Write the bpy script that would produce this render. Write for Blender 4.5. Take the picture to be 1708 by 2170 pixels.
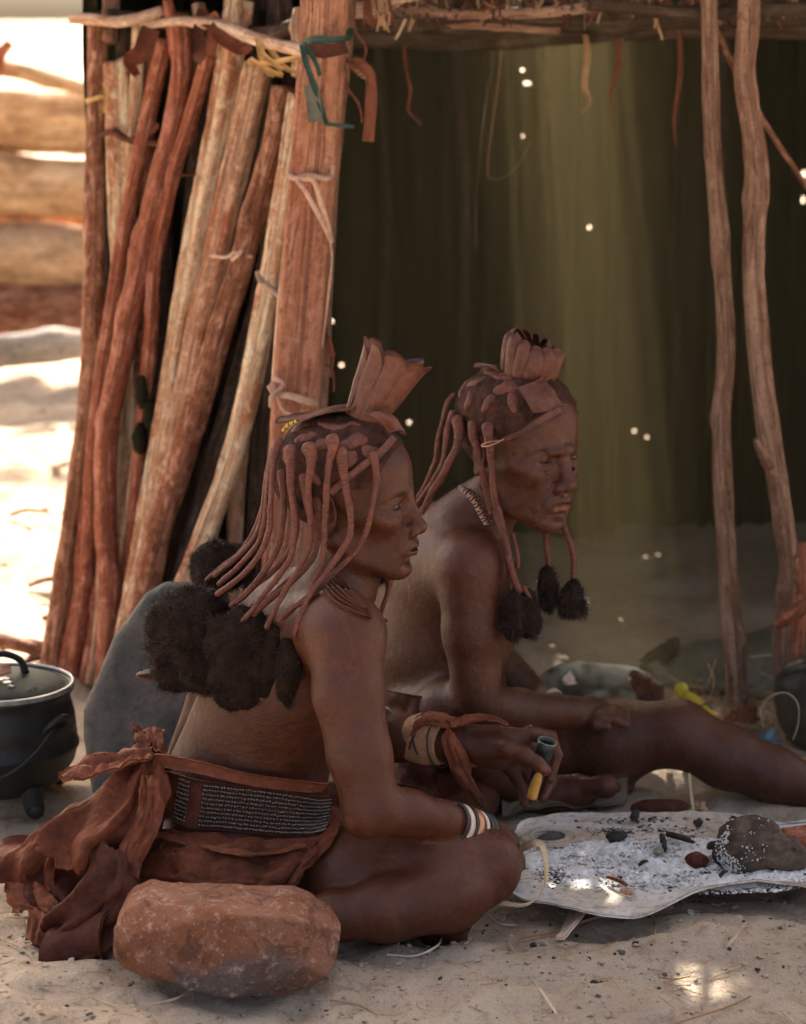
import bpy, bmesh, math, random
import numpy as np
from mathutils import Vector, Matrix, Euler
for o in list(bpy.data.objects): bpy.data.objects.remove(o)
SC = bpy.context.scene
COL = SC.collection
# ------------------------------------------------------------------ camera, sky, sun, exposure
CAM_H = 1.35; PITCH = math.radians(11.6); FOC = 85.0
cd = bpy.data.cameras.new('camera'); cam = bpy.data.objects.new('camera', cd); COL.objects.link(cam)
cd.sensor_fit = 'VERTICAL'; cd.sensor_height = 36.0; cd.lens = FOC
cd.clip_start = 0.05; cd.clip_end = 900
cam.location = (0, 0, CAM_H); cam.rotation_euler = (math.pi/2 - PITCH, 0, 0)
cd.dof.use_dof = True; cd.dof.focus_distance = 3.66; cd.dof.aperture_fstop = 4.0
SC.camera = cam
SUN_EL = math.radians(41.0)
SUN_AZ_DX = -0.015                     # sun stands behind the hut, a little to the left
sdir = Vector((SUN_AZ_DX, 1.0, 0)).normalized() * math.cos(SUN_EL) + Vector((0, 0, math.sin(SUN_EL)))
w = bpy.data.worlds.new('World'); SC.world = w; w.use_nodes = True
nt = w.node_tree; nt.nodes.clear()
wo = nt.nodes.new('ShaderNodeOutputWorld'); bg = nt.nodes.new('ShaderNodeBackground')
sky = nt.nodes.new('ShaderNodeTexSky'); sky.sky_type = 'NISHITA'; sky.sun_disc = False
sky.sun_elevation = SUN_EL; sky.sun_rotation = math.atan2(sdir.x, sdir.y)
sky.dust_density = 8.0; sky.air_density = 0.35; sky.ozone_density = 0.0
bg.inputs['Strength'].default_value = 0.12
wm = nt.nodes.new('ShaderNodeMix'); wm.data_type = 'RGBA'; wm.blend_type = 'MULTIPLY'; wm.inputs[0].default_value = 1.0; wm.inputs[7].default_value = (1.0, .93, .81, 1)   # warm white balance of the photograph
nt.links.new(sky.outputs[0], wm.inputs[6]); nt.links.new(wm.outputs[2], bg.inputs[0]); nt.links.new(bg.outputs[0], wo.inputs[0])
sl = bpy.data.lights.new('sun', 'SUN'); sl.energy = 3.5; sl.angle = math.radians(0.53); sl.color = (1.0, 0.90, 0.76)
so = bpy.data.objects.new('sun', sl); COL.objects.link(so)
so.rotation_euler = sdir.to_track_quat('Z', 'Y').to_euler(); so.location = (0, 20, 20)
vs = SC.view_settings
SC.display_settings.display_device = 'sRGB'
vs.view_transform = 'Standard'; vs.look = 'None'; vs.gamma = 1.0; vs.exposure = 2.68
vs.use_curve_mapping = False
SC.render.engine = 'CYCLES'
try: SC.cycles.volume_step_rate = 2
except Exception: pass

# ------------------------------------------------------------------ points: photo pixel (1708 wide) at a depth
FPX = FOC/36.0*2170.0
cp, sp_ = math.cos(PITCH), math.sin(PITCH)
def P(px, py, Y):
    a = (px-854)/FPX; b = -(py-1085)/FPX
    dx, dy, dz = a, cp + b*sp_, -sp_ + b*cp
    t = Y/dy
    return np.array([dx*t, Y, CAM_H + dz*t])
def G(px, py, z=0.0):
    a = (px-854)/FPX; b = -(py-1085)/FPX
    dx, dy, dz = a, cp + b*sp_, -sp_ + b*cp
    t = (z-CAM_H)/dz
    return np.array([dx*t, dy*t, z])
def V(*a): return np.array(a, float)
def unit(v): v = np.asarray(v, float); return v/max(1e-9, np.linalg.norm(v))

# ------------------------------------------------------------------ noise
def _h(ix, iy, iz, s):
    n = (ix.astype(np.int64)*73856093) ^ (iy.astype(np.int64)*19349663) ^ (iz.astype(np.int64)*83492791) ^ (s*2654435)
    n = (n ^ (n >> 13)) * 1274126177
    n = n & 0xffffffff
    n = ((n ^ (n >> 16)) * 2246822519) & 0xffffffff
    return ((n >> 8) & 0xffff)/65535.0
def vn(p, s=0):
    p = np.asarray(p, float); i = np.floor(p); f = p-i; f = f*f*(3-2*f); i = i.astype(np.int64)
    r = 0
    for a in (0, 1):
        wx = f[..., 0] if a else 1-f[..., 0]
        for b in (0, 1):
            wy = f[..., 1] if b else 1-f[..., 1]
            for c in (0, 1):
                wz = f[..., 2] if c else 1-f[..., 2]
                r = r + wx*wy*wz*_h(i[..., 0]+a, i[..., 1]+b, i[..., 2]+c, s)
    return r*2-1
def fbm(p, oct=3, s=0):
    p = np.asarray(p, float); r = 0; a = 1.0; t = 0
    for o in range(oct):
        r = r + a*vn(p*(2.0**o)+o*17.3, s+o); t += a; a *= 0.5
    return r/t

# ------------------------------------------------------------------ object helpers
def link(o): COL.objects.link(o); return o
def tag(o, label=None, cat=None, group=None, kind=None):
    if label: o['label'] = label
    if cat: o['category'] = cat
    if group: o['group'] = group
    if kind: o['kind'] = kind
    return o
def empty(name, loc, label=None, cat=None, group=None):
    o = bpy.data.objects.new(name, None); o.location = Vector(loc); o.empty_display_size = .05; link(o)
    return tag(o, label, cat, group)
def world_origin(o):
    r = Vector((0, 0, 0))
    while o is not None: r += o.location; o = o.parent
    return np.array(r)
def mesh_obj(name, v, f, mat, parent=None, smooth=True, uv=None, tint=None, origin=None):
    """one mesh object from world-space vertices; its own origin sits at the parent's or at the given point"""
    v = np.asarray(v, np.float64)
    if parent is not None: org = world_origin(parent)
    elif origin is not None: org = np.asarray(origin, float)
    else: org = np.array([(v[:, 0].min()+v[:, 0].max())/2, (v[:, 1].min()+v[:, 1].max())/2, v[:, 2].min()])
    me = bpy.data.meshes.new(name)
    if isinstance(f, np.ndarray):
        n = f.shape[1]
        me.vertices.add(len(v)); me.vertices.foreach_set('co', (v-org).astype(np.float32).ravel())
        me.loops.add(f.size); me.loops.foreach_set('vertex_index', f.astype(np.int32).ravel())
        me.polygons.add(len(f))
        me.polygons.foreach_set('loop_start', np.arange(0, f.size, n, dtype=np.int32))
        me.update(calc_edges=True); me.validate()
    else:
        me.from_pydata([tuple(x) for x in (v-org)], [], f); me.update()
    if uv is not None:
        ul = me.uv_layers.new(name='UVMap')
        li = np.zeros(len(me.loops), np.int32); me.loops.foreach_get('vertex_index', li)
        ul.data.foreach_set('uv', np.asarray(uv, np.float32)[li].ravel())
    if tint is not None:
        at = me.attributes.new('tint', 'FLOAT_COLOR', 'POINT')
        c = np.ones((len(v), 4), np.float32); c[:, :3] = tint
        at.data.foreach_set('color', c.ravel())
    if smooth: me.polygons.foreach_set('use_smooth', np.ones(len(me.polygons), bool))
    if mat is not None: me.materials.append(mat)
    o = bpy.data.objects.new(name, me); link(o)
    if parent is not None: o.parent = parent
    else: o.location = Vector(org)
    return o
def merge(parts):
    vs_, fs_, us_, n = [], [], [], 0
    for p in parts:
        vs_.append(np.asarray(p[0])); us_.append(p[2] if len(p) > 2 and p[2] is not None else np.zeros((len(p[0]), 2)))
        fs_ += [tuple(i+n for i in f) for f in (p[1].tolist() if isinstance(p[1], np.ndarray) else p[1])]
        n += len(p[0])
    return np.concatenate(vs_), fs_, np.concatenate(us_)
def spline(pts, n):
    """Catmull-Rom through rows of pts, n samples evenly in length"""
    pts = np.asarray(pts, float)
    if len(pts) == 2: t = np.linspace(0, 1, n)[:, None]; return pts[0]*(1-t)+pts[1]*t
    q = np.vstack([2*pts[0]-pts[1], pts, 2*pts[-1]-pts[-2]])
    out = []
    for i in range(1, len(q)-2):
        t = np.linspace(0, 1, 16, endpoint=False)[:, None]
        a, b, c, d = q[i-1], q[i], q[i+1], q[i+2]
        out.append(.5*((2*b)+(c-a)*t+(2*a-5*b+4*c-d)*t*t+(3*b-a-3*c+d)*t**3))
    out.append(pts[-1][None]); out = np.vstack(out)
    s = np.r_[0, np.cumsum(np.linalg.norm(np.diff(out[:, :3], axis=0), axis=1))]
    u = np.linspace(0, s[-1], n)
    return np.stack([np.interp(u, s, out[:, k]) for k in range(out.shape[1])], 1)
def frames(c, up=None):
    t = np.gradient(c, axis=0); t /= np.maximum(1e-9, np.linalg.norm(t, axis=1))[:, None]
    a = np.array(up if up is not None else ((0, 1, 0) if abs(t[0][1]) < .8 else (1, 0, 0)), float)
    N = []; 
    for i in range(len(c)):
        a = a - t[i]*np.dot(a, t[i]); a /= max(1e-9, np.linalg.norm(a)); N.append(a.copy())
    N = np.array(N); B = np.cross(t, N)
    return t, N, B
def tube(pts, n=24, seg=10, rough=0.0, rs=12.0, flat=1.0, square=0.0, seed=0, up=None, caps=True, rounded=False, knots=0, ridge=0.0, ragged=0.0):
    """pts rows (x,y,z,r). Returns verts, faces(quads/ngons), uv(v in metres along)"""
    s = spline(np.asarray(pts, float), n); c = s[:, :3]; r = s[:, 3]
    t, N, B = frames(c, up)
    L = np.r_[0, np.cumsum(np.linalg.norm(np.diff(c, axis=0), axis=1))]
    th = np.linspace(0, 2*math.pi, seg, endpoint=False)
    rng = np.random.RandomState(seed)
    ca, sa = np.cos(th), np.sin(th)
    if square > 0:
        k = 1/np.power(np.abs(ca)**(2+square*6)+np.abs(sa)**(2+square*6), 1/(2+square*6)); ca, sa = ca*k, sa*k
    if rounded:
        e = np.minimum(L/max(1e-6, r[0]), (L[-1]-L)/max(1e-6, r[-1])).clip(0, 1); r = r*np.sqrt(np.clip(1-(1-e)**2, .01, 1))
    rr = r[:, None]*np.ones(seg)[None]
    if rough > 0:
        q = np.stack([np.cos(th)[None]*1.2+0*L[:, None], np.sin(th)[None]*1.2+0*L[:, None], L[:, None]*rs+0*th[None]], -1)+seed*7.7
        rr = rr*(1+rough*fbm(q, 3, seed)+(rough*.35*fbm(q*np.array([2.2, 2.2, 5.0]), 2, seed+31) if seg >= 16 else 0))
    if ridge > 0:
        q = np.stack([np.cos(th)[None]*3+0*L[:, None], np.sin(th)[None]*3+0*L[:, None], L[:, None]*2+0*th[None]], -1)+seed*3.1
        rr = rr*(1+ridge*fbm(q, 2, seed+5))
    for k in range(knots):
        l0 = rng.uniform(.05, .95)*L[-1]; a0 = rng.uniform(0, 2*math.pi); wd = rng.uniform(.8, 1.6)*r.mean()
        da = np.angle(np.exp(1j*(th-a0)))
        rr = rr*(1+rng.uniform(.2, .45)*np.exp(-((L[:, None]-l0)/wd)**2)*np.exp(-(da[None]/.7)**2))
    v = c[:, None]+rr[..., None]*(N[:, None]*ca[None, :, None]*flat+B[:, None]*sa[None, :, None])
    if ragged > 0:
        rg = rng.uniform(-1, 1, seg)*ragged; v[0] -= t[0]*rg[:, None]; rg = rng.uniform(-1, 1, seg)*ragged; v[-1] += t[-1]*rg[:, None]
    v = v.reshape(-1, 3)
    uv = np.stack([np.tile(th/(2*math.pi)*2*math.pi*r.mean(), n), np.repeat(L, seg)], 1)
    f = []
    for i in range(n-1):
        for j in range(seg):
            j2 = (j+1) % seg; f.append((i*seg+j, i*seg+j2, (i+1)*seg+j2, (i+1)*seg+j))
    if caps:
        v = np.vstack([v, c[0]-t[0]*r[0]*.15, c[-1]+t[-1]*r[-1]*.15]); uv = np.vstack([uv, uv[0], uv[-1]])
        a, b = n*seg, n*seg+1
        for j in range(seg):
            j2 = (j+1) % seg; f.append((a, j2, j)); f.append((b, (n-1)*seg+j, (n-1)*seg+j2))
    return v, f, uv
def pxs(rows):   # rows (px,py,Y,r) -> (x,y,z,r)
    return [tuple(P(a, b, c))+(r,) for a, b, c, r in rows]
def gridfaces(nu, nv, off=0):
    i, j = np.meshgrid(np.arange(nu-1), np.arange(nv-1), indexing='ij'); a = i*nv+j+off
    return np.stack([a, a+nv, a+nv+1, a+1], -1).reshape(-1, 4)
def patch(ctrl, nu=40, nv=40):
    """ctrl [rows][cols] of 3-vectors -> smooth grid (nu,nv,3)"""
    c = np.asarray(ctrl, float)
    a = np.stack([spline2(c[i], nv) for i in range(c.shape[0])])
    return np.stack([spline2(a[:, j], nu) for j in range(nv)], 1)
def spline2(pts, n):     # uniform parameter (keeps the grid regular)
    pts = np.asarray(pts, float); m = len(pts)
    if m == 2: t = np.linspace(0, 1, n)[:, None]; return pts[0]*(1-t)+pts[1]*t
    q = np.vstack([2*pts[0]-pts[1], pts, 2*pts[-1]-pts[-2]])
    u = np.linspace(0, m-1, n); i = np.minimum(np.floor(u).astype(int), m-2); t = (u-i)[:, None]
    a, b, cc, d = q[i], q[i+1], q[i+2], q[i+3]
    return .5*((2*b)+(cc-a)*t+(2*a-5*b+4*cc-d)*t*t+(3*b-a-3*cc+d)*t**3)
def gnormals(g):
    du = np.gradient(g, axis=0); dv = np.gradient(g, axis=1); n = np.cross(du, dv)
    return n/np.maximum(1e-9, np.linalg.norm(n, axis=-1))[..., None]
def sheet(name, g, mat, parent=None, thick=.002, edge=0.0, seed=0, **kw):
    """closed sheet with thickness from a grid of points"""
    nu, nv = g.shape[:2]
    n = gnormals(g); 
    top = (g+n*thick/2).reshape(-1, 3); bot = (g-n*thick/2).reshape(-1, 3); N = nu*nv
    f = gridfaces(nu, nv).tolist(); f2 = [(d+N, c+N, b+N, a+N) for a, b, c, d in f]
    f = f+f2
    def rim(idx):
        for a, b in zip(idx[:-1], idx[1:]): f.append((b, a, a+N, b+N))
    rim([j for j in range(nv)]); rim([(nu-1)*nv+j for j in range(nv-1, -1, -1)])
    rim([i*nv for i in range(nu-1, -1, -1)]); rim([i*nv+nv-1 for i in range(nu)])
    L = np.stack(np.meshgrid(np.linspace(0, 1, nu), np.linspace(0, 1, nv), indexing='ij'), -1).reshape(-1, 2)
    return mesh_obj(name, np.vstack([top, bot]), f, mat, parent, uv=np.vstack([L, L]), **kw)

# ------------------------------------------------------------------ implicit surfaces
class SDF:
    def __init__(s): s.ops = []
    def rc(s, a, b, ra, rb, k=.02, sub=False):
        a = np.asarray(a, np.float32); b = np.asarray(b, np.float32)
        def f(p):
            ba = b-a; pa = p-a; h = np.clip(pa@ba/max(1e-12, float(ba@ba)), 0, 1)
            return np.linalg.norm(pa-h[:, None]*ba, axis=1)-(ra+(rb-ra)*h)
        s.ops.append((f, k, sub)); return s
    def line(s, pts, k=.01, sub=False):
        """all segments as ONE blended shape (no pits or knots at the joints)"""
        P_ = [(np.asarray(p[:3], np.float32), p[3]) for p in pts]
        def f(p):
            d = None
            for (a, ra), (b, rb) in zip(P_[:-1], P_[1:]):
                ba = b-a; pa = p-a; h = np.clip(pa@ba/max(1e-12, float(ba@ba)), 0, 1)
                e = np.linalg.norm(pa-h[:, None]*ba, axis=1)-(ra+(rb-ra)*h); d = e if d is None else np.minimum(d, e)
            return d
        s.ops.append((f, k, sub)); return s
    def chain(s, pts, k=.02, k0=None, sub=False):
        if sub: return s.line(pts, k, True)
        for i in range(len(pts)-1):
            s.rc(pts[i][:3], pts[i+1][:3], pts[i][3], pts[i+1][3], k if (i or k0 is None) else k0, sub)
        return s
    def ell(s, c, r, R=None, k=.02, sub=False):
        c = np.asarray(c, np.float32); r = np.asarray(r, np.float32); Rm = None if R is None else np.asarray(R, np.float32)
        def f(p):
            q = p-c
            if Rm is not None: q = q@Rm
            k0 = np.linalg.norm(q/r, axis=1); k1 = np.linalg.norm(q/(r*r), axis=1)
            return k0*(k0-1)/np.maximum(k1, 1e-6)
        s.ops.append((f, k, sub)); return s
    def group(s, other, M, o, scale, k=.02):
        """another SDF placed with rotation M (columns = its axes) at o, scaled"""
        M = np.asarray(M, np.float32); o = np.asarray(o, np.float32)
        s.ops.append((lambda p: other.ev(((p-o)@M)/scale)*scale, k, False)); return s
    def fn(s, f, k=.0): s.ops.append((f, k, 'fn')); return s
    def ev(s, p):
        d = None
        for f, k, sub in s.ops:
            if sub == 'fn': d = f(p, d); continue
            e = f(p)
            if d is None: d = e; continue
            if sub: e = -e; h = np.clip(.5-.5*(d-e)/k, 0, 1) ; d = d*(1-h)+e*h+k*h*(1-h); d = d
            else: h = np.clip(.5+.5*(e-d)/k, 0, 1); d = e*(1-h)+d*h-k*h*(1-h)
        return d
def nets(F, lo, hi, h, blk=6, cut=None):
    lo = np.asarray(lo, float); hi = np.asarray(hi, float)
    n = (np.ceil((hi-lo)/h/blk).astype(int))*blk
    nb = n//blk
    bi = np.stack(np.meshgrid(*[np.arange(k) for k in nb], indexing='ij'), -1).reshape(-1, 3)
    bc = lo+(bi+.5)*blk*h
    dc = F(bc.astype(np.float32)); near = np.abs(dc) < blk*h*1.15
    D = np.repeat(np.repeat(np.repeat(dc.reshape(nb), blk, 0), blk, 1), blk, 2).astype(np.float32)
    off = np.stack(np.meshgrid(*[np.arange(blk)]*3, indexing='ij'), -1).reshape(-1, 3)
    nbi = bi[near]
    for s in range(0, len(nbi), 1200):
        idx = (nbi[s:s+1200, None]*blk+off[None]).reshape(-1, 3)
        D[idx[:, 0], idx[:, 1], idx[:, 2]] = F((lo+idx*h).astype(np.float32))
    ins = D < 0
    nx, ny, nz = D.shape
    cx, cy, cz = nx-1, ny-1, nz-1
    c8 = sum(ins[a:a+cx, b:b+cy, c:c+cz].astype(np.int8) for a in (0, 1) for b in (0, 1) for c in (0, 1))
    act = (c8 > 0) & (c8 < 8); ci = np.argwhere(act)
    idm = -np.ones((cx, cy, cz), np.int64); idm[act] = np.arange(len(ci))
    acc = np.zeros((len(ci), 3)); cnt = np.zeros(len(ci))
    for ax in range(3):
        o1, o2 = [k for k in range(3) if k != ax]
        for a in (0, 1):
            for b in (0, 1):
                s0 = np.zeros(3, int); s0[o1] = a; s0[o2] = b; s1 = s0.copy(); s1[ax] = 1
                p0 = ci+s0; p1 = ci+s1
                d0 = D[p0[:, 0], p0[:, 1], p0[:, 2]]; d1 = D[p1[:, 0], p1[:, 1], p1[:, 2]]
                m = (d0 < 0) != (d1 < 0); t = np.where(m, d0/np.where(m, d0-d1, 1), 0)
                q = p0.astype(float); q[:, ax] += t
                acc[m] += q[m]; cnt[m] += 1
    verts = lo+acc/cnt[:, None]*h
    faces = []
    for ax in range(3):
        o1, o2 = (ax+1) % 3, (ax+2) % 3
        a = [slice(None)]*3; b = [slice(None)]*3; a[ax] = slice(0, -1); b[ax] = slice(1, None)
        e = np.argwhere(ins[tuple(a)] != ins[tuple(b)])
        e = e[(e[:, o1] > 0) & (e[:, o2] > 0) & (e[:, o1] < D.shape[o1]-1) & (e[:, o2] < D.shape[o2]-1)]
        q = []
        for du, dv in ((-1, -1), (0, -1), (0, 0), (-1, 0)):
            c = e.copy(); c[:, o1] += du; c[:, o2] += dv; q.append(idm[c[:, 0], c[:, 1], c[:, 2]])
        q = np.stack(q, 1); inside = ins[e[:, 0], e[:, 1], e[:, 2]]
        q = np.where(inside[:, None], q, q[:, ::-1]); faces.append(q)
    faces = np.concatenate(faces); faces = faces[(faces >= 0).all(1)]
    return verts, faces
def cutbox(v, f, lo, hi):
    """drop faces lying wholly inside a box (a finer piece of the same surface fills it)"""
    ins = ((v > lo) & (v < hi)).all(1); keep = ~ins[f].all(1); return v, f[keep]
def joinq(parts):
    vv, ff, n = [], [], 0
    for v, f in parts: vv.append(v); ff.append(f+n); n += len(v)
    return np.concatenate(vv), np.concatenate(ff)
def rotm(yaw=0, pitch=0, roll=0):
    """columns: forward, left, up.  yaw>0 turns away from the camera, pitch>0 looks down"""
    return np.array(Euler((math.radians(roll), math.radians(pitch), math.radians(yaw)), 'XYZ').to_matrix())

# ------------------------------------------------------------------ materials
class NB:
    def __init__(s, name):
        s.m = bpy.data.materials.new(name); s.m.use_nodes = True; s.t = s.m.node_tree; s.t.nodes.clear()
        s.out = s.n('ShaderNodeOutputMaterial'); s.b = s.n('ShaderNodeBsdfPrincipled'); s.l(s.b.outputs[0], s.out.inputs[0])
    def n(s, ty, **kw):
        x = s.t.nodes.new(ty)
        for k, v in kw.items(): setattr(x, k, v)
        return x
    def l(s, a, b): s.t.links.new(a, b)
    def coord(s, kind='Object', scale=(1, 1, 1)):
        c = s.n('ShaderNodeTexCoord'); m = s.n('ShaderNodeMapping'); m.inputs['Scale'].default_value = scale
        s.l(c.outputs[kind], m.inputs[0]); return m.outputs[0]
    def noise(s, co, scale, detail=5, rough=.55, dist=0):
        x = s.n('ShaderNodeTexNoise'); x.inputs['Scale'].default_value = scale; x.inputs['Detail'].default_value = detail
        x.inputs['Roughness'].default_value = rough; x.inputs['Distortion'].default_value = dist; s.l(co, x.inputs['Vector']); return x.outputs[0]
    def voro(s, co, scale, feature='F1'):
        x = s.n('ShaderNodeTexVoronoi', feature=feature); x.inputs['Scale'].default_value = scale; s.l(co, x.inputs['Vector']); return x.outputs['Distance']
    def ramp(s, fac, stops):
        r = s.n('ShaderNodeValToRGB'); el = r.color_ramp.elements
        while len(el) < len(stops): el.new(.5)
        for e, (p, c) in zip(el, stops): e.position = p; e.color = (c, c, c, 1) if not hasattr(c, '__len__') else tuple(c)+(1,)
        s.l(fac, r.inputs[0]); return r.outputs[0]
    def mix(s, fac, a, b, mode='MIX'):
        x = s.n('ShaderNodeMix', data_type='RGBA', blend_type=mode)
        for sock, v in ((x.inputs[0], fac), (x.inputs[6], a), (x.inputs[7], b)):
            if hasattr(v, 'is_linked') or isinstance(v, bpy.types.NodeSocket): s.l(v, sock)
            elif hasattr(v, '__len__'): sock.default_value = tuple(v)+(1,)
            else: sock.default_value = v
        return x.outputs[2]
    def bump(s, h, strength=.5, dist=.002, prev=None):
        x = s.n('ShaderNodeBump'); x.inputs['Strength'].default_value = strength; x.inputs['Distance'].default_value = dist
        s.l(h, x.inputs['Height'])
        if prev is not None: s.l(prev, x.inputs['Normal'])
        return x.outputs[0]
    def done(s, col=None, rough=.7, normal=None, spec=.5, metal=0.0, **kw):
        B = s.b.inputs
        if col is not None:
            if isinstance(col, bpy.types.NodeSocket): s.l(col, B['Base Color'])
            else: B['Base Color'].default_value = tuple(col)+(1,)
        if isinstance(rough, bpy.types.NodeSocket): s.l(rough, B['Roughness'])
        else: B['Roughness'].default_value = rough
        B['Specular IOR Level'].default_value = spec; B['Metallic'].default_value = metal
        if normal is not None: s.l(normal, B['Normal'])
        for k, v in kw.items(): B[k.replace('_', ' ')].default_value = v
        return s.m
def mat_wood(name, c1, c2, c3, grain=1.0, bark=0.0, rough=.8, mott=.4):
    """grain streaks that run along the stick (UV: metres round, metres along)"""
    b = NB(name); ob = b.coord('Object'); info = b.n('ShaderNodeObjectInfo')
    comb = b.n('ShaderNodeCombineXYZ'); sc = b.n('ShaderNodeVectorMath', operation='SCALE')
    for i in range(3): b.l(info.outputs['Random'], comb.inputs[i])
    b.l(comb.outputs[0], sc.inputs[0]); sc.inputs[3].default_value = 37.0
    def st(sx, sy):
        add = b.n('ShaderNodeVectorMath', operation='ADD'); b.l(b.coord('UV', (sx, sy, 1)), add.inputs[0]); b.l(sc.outputs[0], add.inputs[1]); return add.outputs[0]
    g = b.noise(st(90*grain, 3), 1.0, 6, .6, .8); g2 = b.noise(st(330*grain, 7), 1.0, 4, .6, .4); lo = b.noise(st(22*grain, 2.2), 1.0, 4, .6, 1.2)
    spot = b.noise(ob, 48, 5, .7, .6); fine = b.noise(ob, 170, 4, .7)
    col = b.mix(b.ramp(g, [(.36, 0), (.62, 1)]), c1, c2)
    col = b.mix(b.ramp(lo, [(.47, 0), (.60, 1)]), col, c3)
    col = b.mix(b.ramp(spot, [(.54, 0), (.66, .55)]), col, tuple(min(.85, x*1.45+.03) for x in c2))
    col = b.mix(b.ramp(spot, [(.32, .75), (.43, 0)]), col, tuple(x*.42 for x in c1))
    col = b.mix(b.ramp(g2, [(.30, .8), (.47, 0)]), col, tuple(x*.38 for x in c1))
    mo = b.noise(st(42, 15), 1.0, 6, .7, .8); col = b.mix(b.ramp(mo, [(.50, 0), (.62, mott)]), col, tuple(min(.85, x*1.35+.10) for x in c2)); col = b.mix(b.ramp(mo, [(.30, mott), (.42, 0)]), col, tuple(x*.4 for x in c1))
    crack = b.ramp(b.noise(st(60*grain, 1.6), 1.0, 3, .5, 1.0), [(.475, 1), (.5, 0), (.525, 1)])
    col = b.mix(b.ramp(crack, [(0, .8), (.4, 0)]), col, tuple(x*.18 for x in c1))
    col = b.mix(b.ramp(fine, [(.34, .5), (.46, 0)]), col, tuple(x*.4 for x in c1))
    nrm = b.bump(g, .8, .006); nrm = b.bump(crack, .6, .004, nrm); nrm = b.bump(g2, .5, .002, nrm); nrm = b.bump(spot, .35+bark, .004+.004*bark, nrm)
    return b.done(col, rough, nrm, spec=.25)
M = {}
M['stick_red'] = mat_wood('stick_red', (.20, .056, .027), (.35, .125, .068), (.27, .078, .038), .8, mott=.6)
M['stick_bark'] = mat_wood('stick_bark', (.20, .072, .036), (.41, .19, .105), (.27, .088, .042), .6, bark=1.2, mott=.9)
M['plank_pale'] = mat_wood('plank_pale', (.46, .26, .145), (.80, .60, .40), (.42, .17, .085), .8, mott=.5)
M['plank_grey'] = mat_wood('plank_grey', (.30, .145, .085), (.56, .37, .24), (.34, .12, .06), .8, mott=.5)
M['plank_post'] = mat_wood('plank_post', (.30, .11, .058), (.42, .19, .11), (.50, .26, .155), .8, mott=.35)
M['log_far'] = mat_wood('log_far', (.30, .17, .08), (.52, .34, .19), (.60, .42, .26), .25)
M['grey_log'] = mat_wood('grey_log', (.22, .2, .18), (.36, .33, .3), (.28, .24, .2), .4)
M['post_dark'] = mat_wood('post_dark', (.17, .085, .052), (.30, .16, .105), (.38, .24, .165), .5, bark=.4, mott=.6)
M['wood_dark'] = mat_wood('wood_dark', (.032, .018, .011), (.075, .042, .026), (.05, .032, .02), .5)  # shade of the wall gaps and roof edge put into this wood colour
M['rail'] = mat_wood('rail', (.40, .25, .17), (.62, .46, .34), (.46, .26, .17), .5)
def simple(name, c1, c2, scale=20, rough=.8, bump=.3, bd=.003, spec=.3, **kw):
    b = NB(name); ob = b.coord('Object'); n1 = b.noise(ob, scale, 6, .6, .2); n2 = b.noise(ob, scale*7, 4, .65)
    col = b.mix(b.ramp(n1, [(.35, 0), (.65, 1)]), c1, c2); col = b.mix(b.ramp(n2, [(.3, .35), (.55, 0)]), col, tuple(x*.5 for x in c1))
    return b.done(col, rough, b.bump(n2, bump*.6, bd*.4, b.bump(n1, bump, bd)), spec=spec, **kw)
def mat_sand():
    b = NB('sand'); ob = b.coord('Object')
    n1 = b.noise(ob, 3.0, 6, .6); n2 = b.noise(ob, 28, 6, .7); n3 = b.noise(ob, 420, 3, .7)
    col = b.mix(b.ramp(n1, [(.35, 0), (.65, 1)]), (.37, .295, .22), (.49, .405, .31))
    col = b.mix(b.ramp(n2, [(.30, .75), (.47, 0)]), col, (.24, .175, .12))
    col = b.mix(b.ramp(n3, [(.28, .8), (.42, 0)]), col, (.12, .085, .06))
    col = b.mix(b.ramp(n3, [(.62, 0), (.78, .7)]), col, (.62, .52, .40))
    sp = b.voro(ob, 95); col = b.mix(b.ramp(sp, [(.06, .75), (.13, 0)]), col, (.075, .06, .045))
    nrm = b.bump(n2, .8, .016); nrm = b.bump(b.noise(ob, 110, 4, .7), .6, .004, nrm); nrm = b.bump(n3, .5, .0012, nrm)
    return b.done(col, .95, nrm, spec=.15)
M['sand'] = mat_sand()
def mat_skin(name, c1, c2, rough=.46):
    b = NB(name); ob = b.coord('Object'); a = b.n('ShaderNodeAttribute'); a.attribute_name = 'tint'
    n1 = b.noise(ob, 7, 5, .6, .4); n2 = b.noise(ob, 60, 4, .6); n3 = b.noise(ob, 520, 3, .6)
    vor = b.voro(ob, 420)
    col = b.mix(b.ramp(n1, [(.38, 0), (.62, 1)]), c1, c2)
    col = b.mix(b.ramp(n2, [(.35, .35), (.55, 0)]), col, tuple(x*.62 for x in c1))
    col = b.mix(b.ramp(b.noise(ob, 26, 5, .7, .8), [(.50, 0), (.66, .45)]), col, tuple(x*1.5+.006 for x in c2)); col = b.mix(b.ramp(n3, [(.30, .4), (.42, 0)]), col, tuple(x*.5 for x in c1))
    col = b.mix(1.0, col, a.outputs['Color'], 'MULTIPLY')
    nrm = b.bump(vor, .35, .0016); nrm = b.bump(n2, .40, .004, nrm); nrm = b.bump(b.noise(ob, 17, 4, .6), .30, .010, nrm); nrm = b.bump(n3, .2, .0006, nrm)
    r = b.ramp(n2, [(.3, rough-.07), (.7, rough+.10)])
    m = b.done(col, r, nrm, spec=.38)
    b.b.inputs['Subsurface Weight'].default_value = .12; b.b.inputs['Subsurface Radius'].default_value = (.6, .25, .12); b.b.inputs['Subsurface Scale'].default_value = .006
    return m
M['skin'] = mat_skin('skin', (.060, .0165, .0066), (.088, .0255, .0105))
M['skin_b'] = mat_skin('skin_b', (.068, .0215, .0105), (.096, .0325, .0160))
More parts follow.
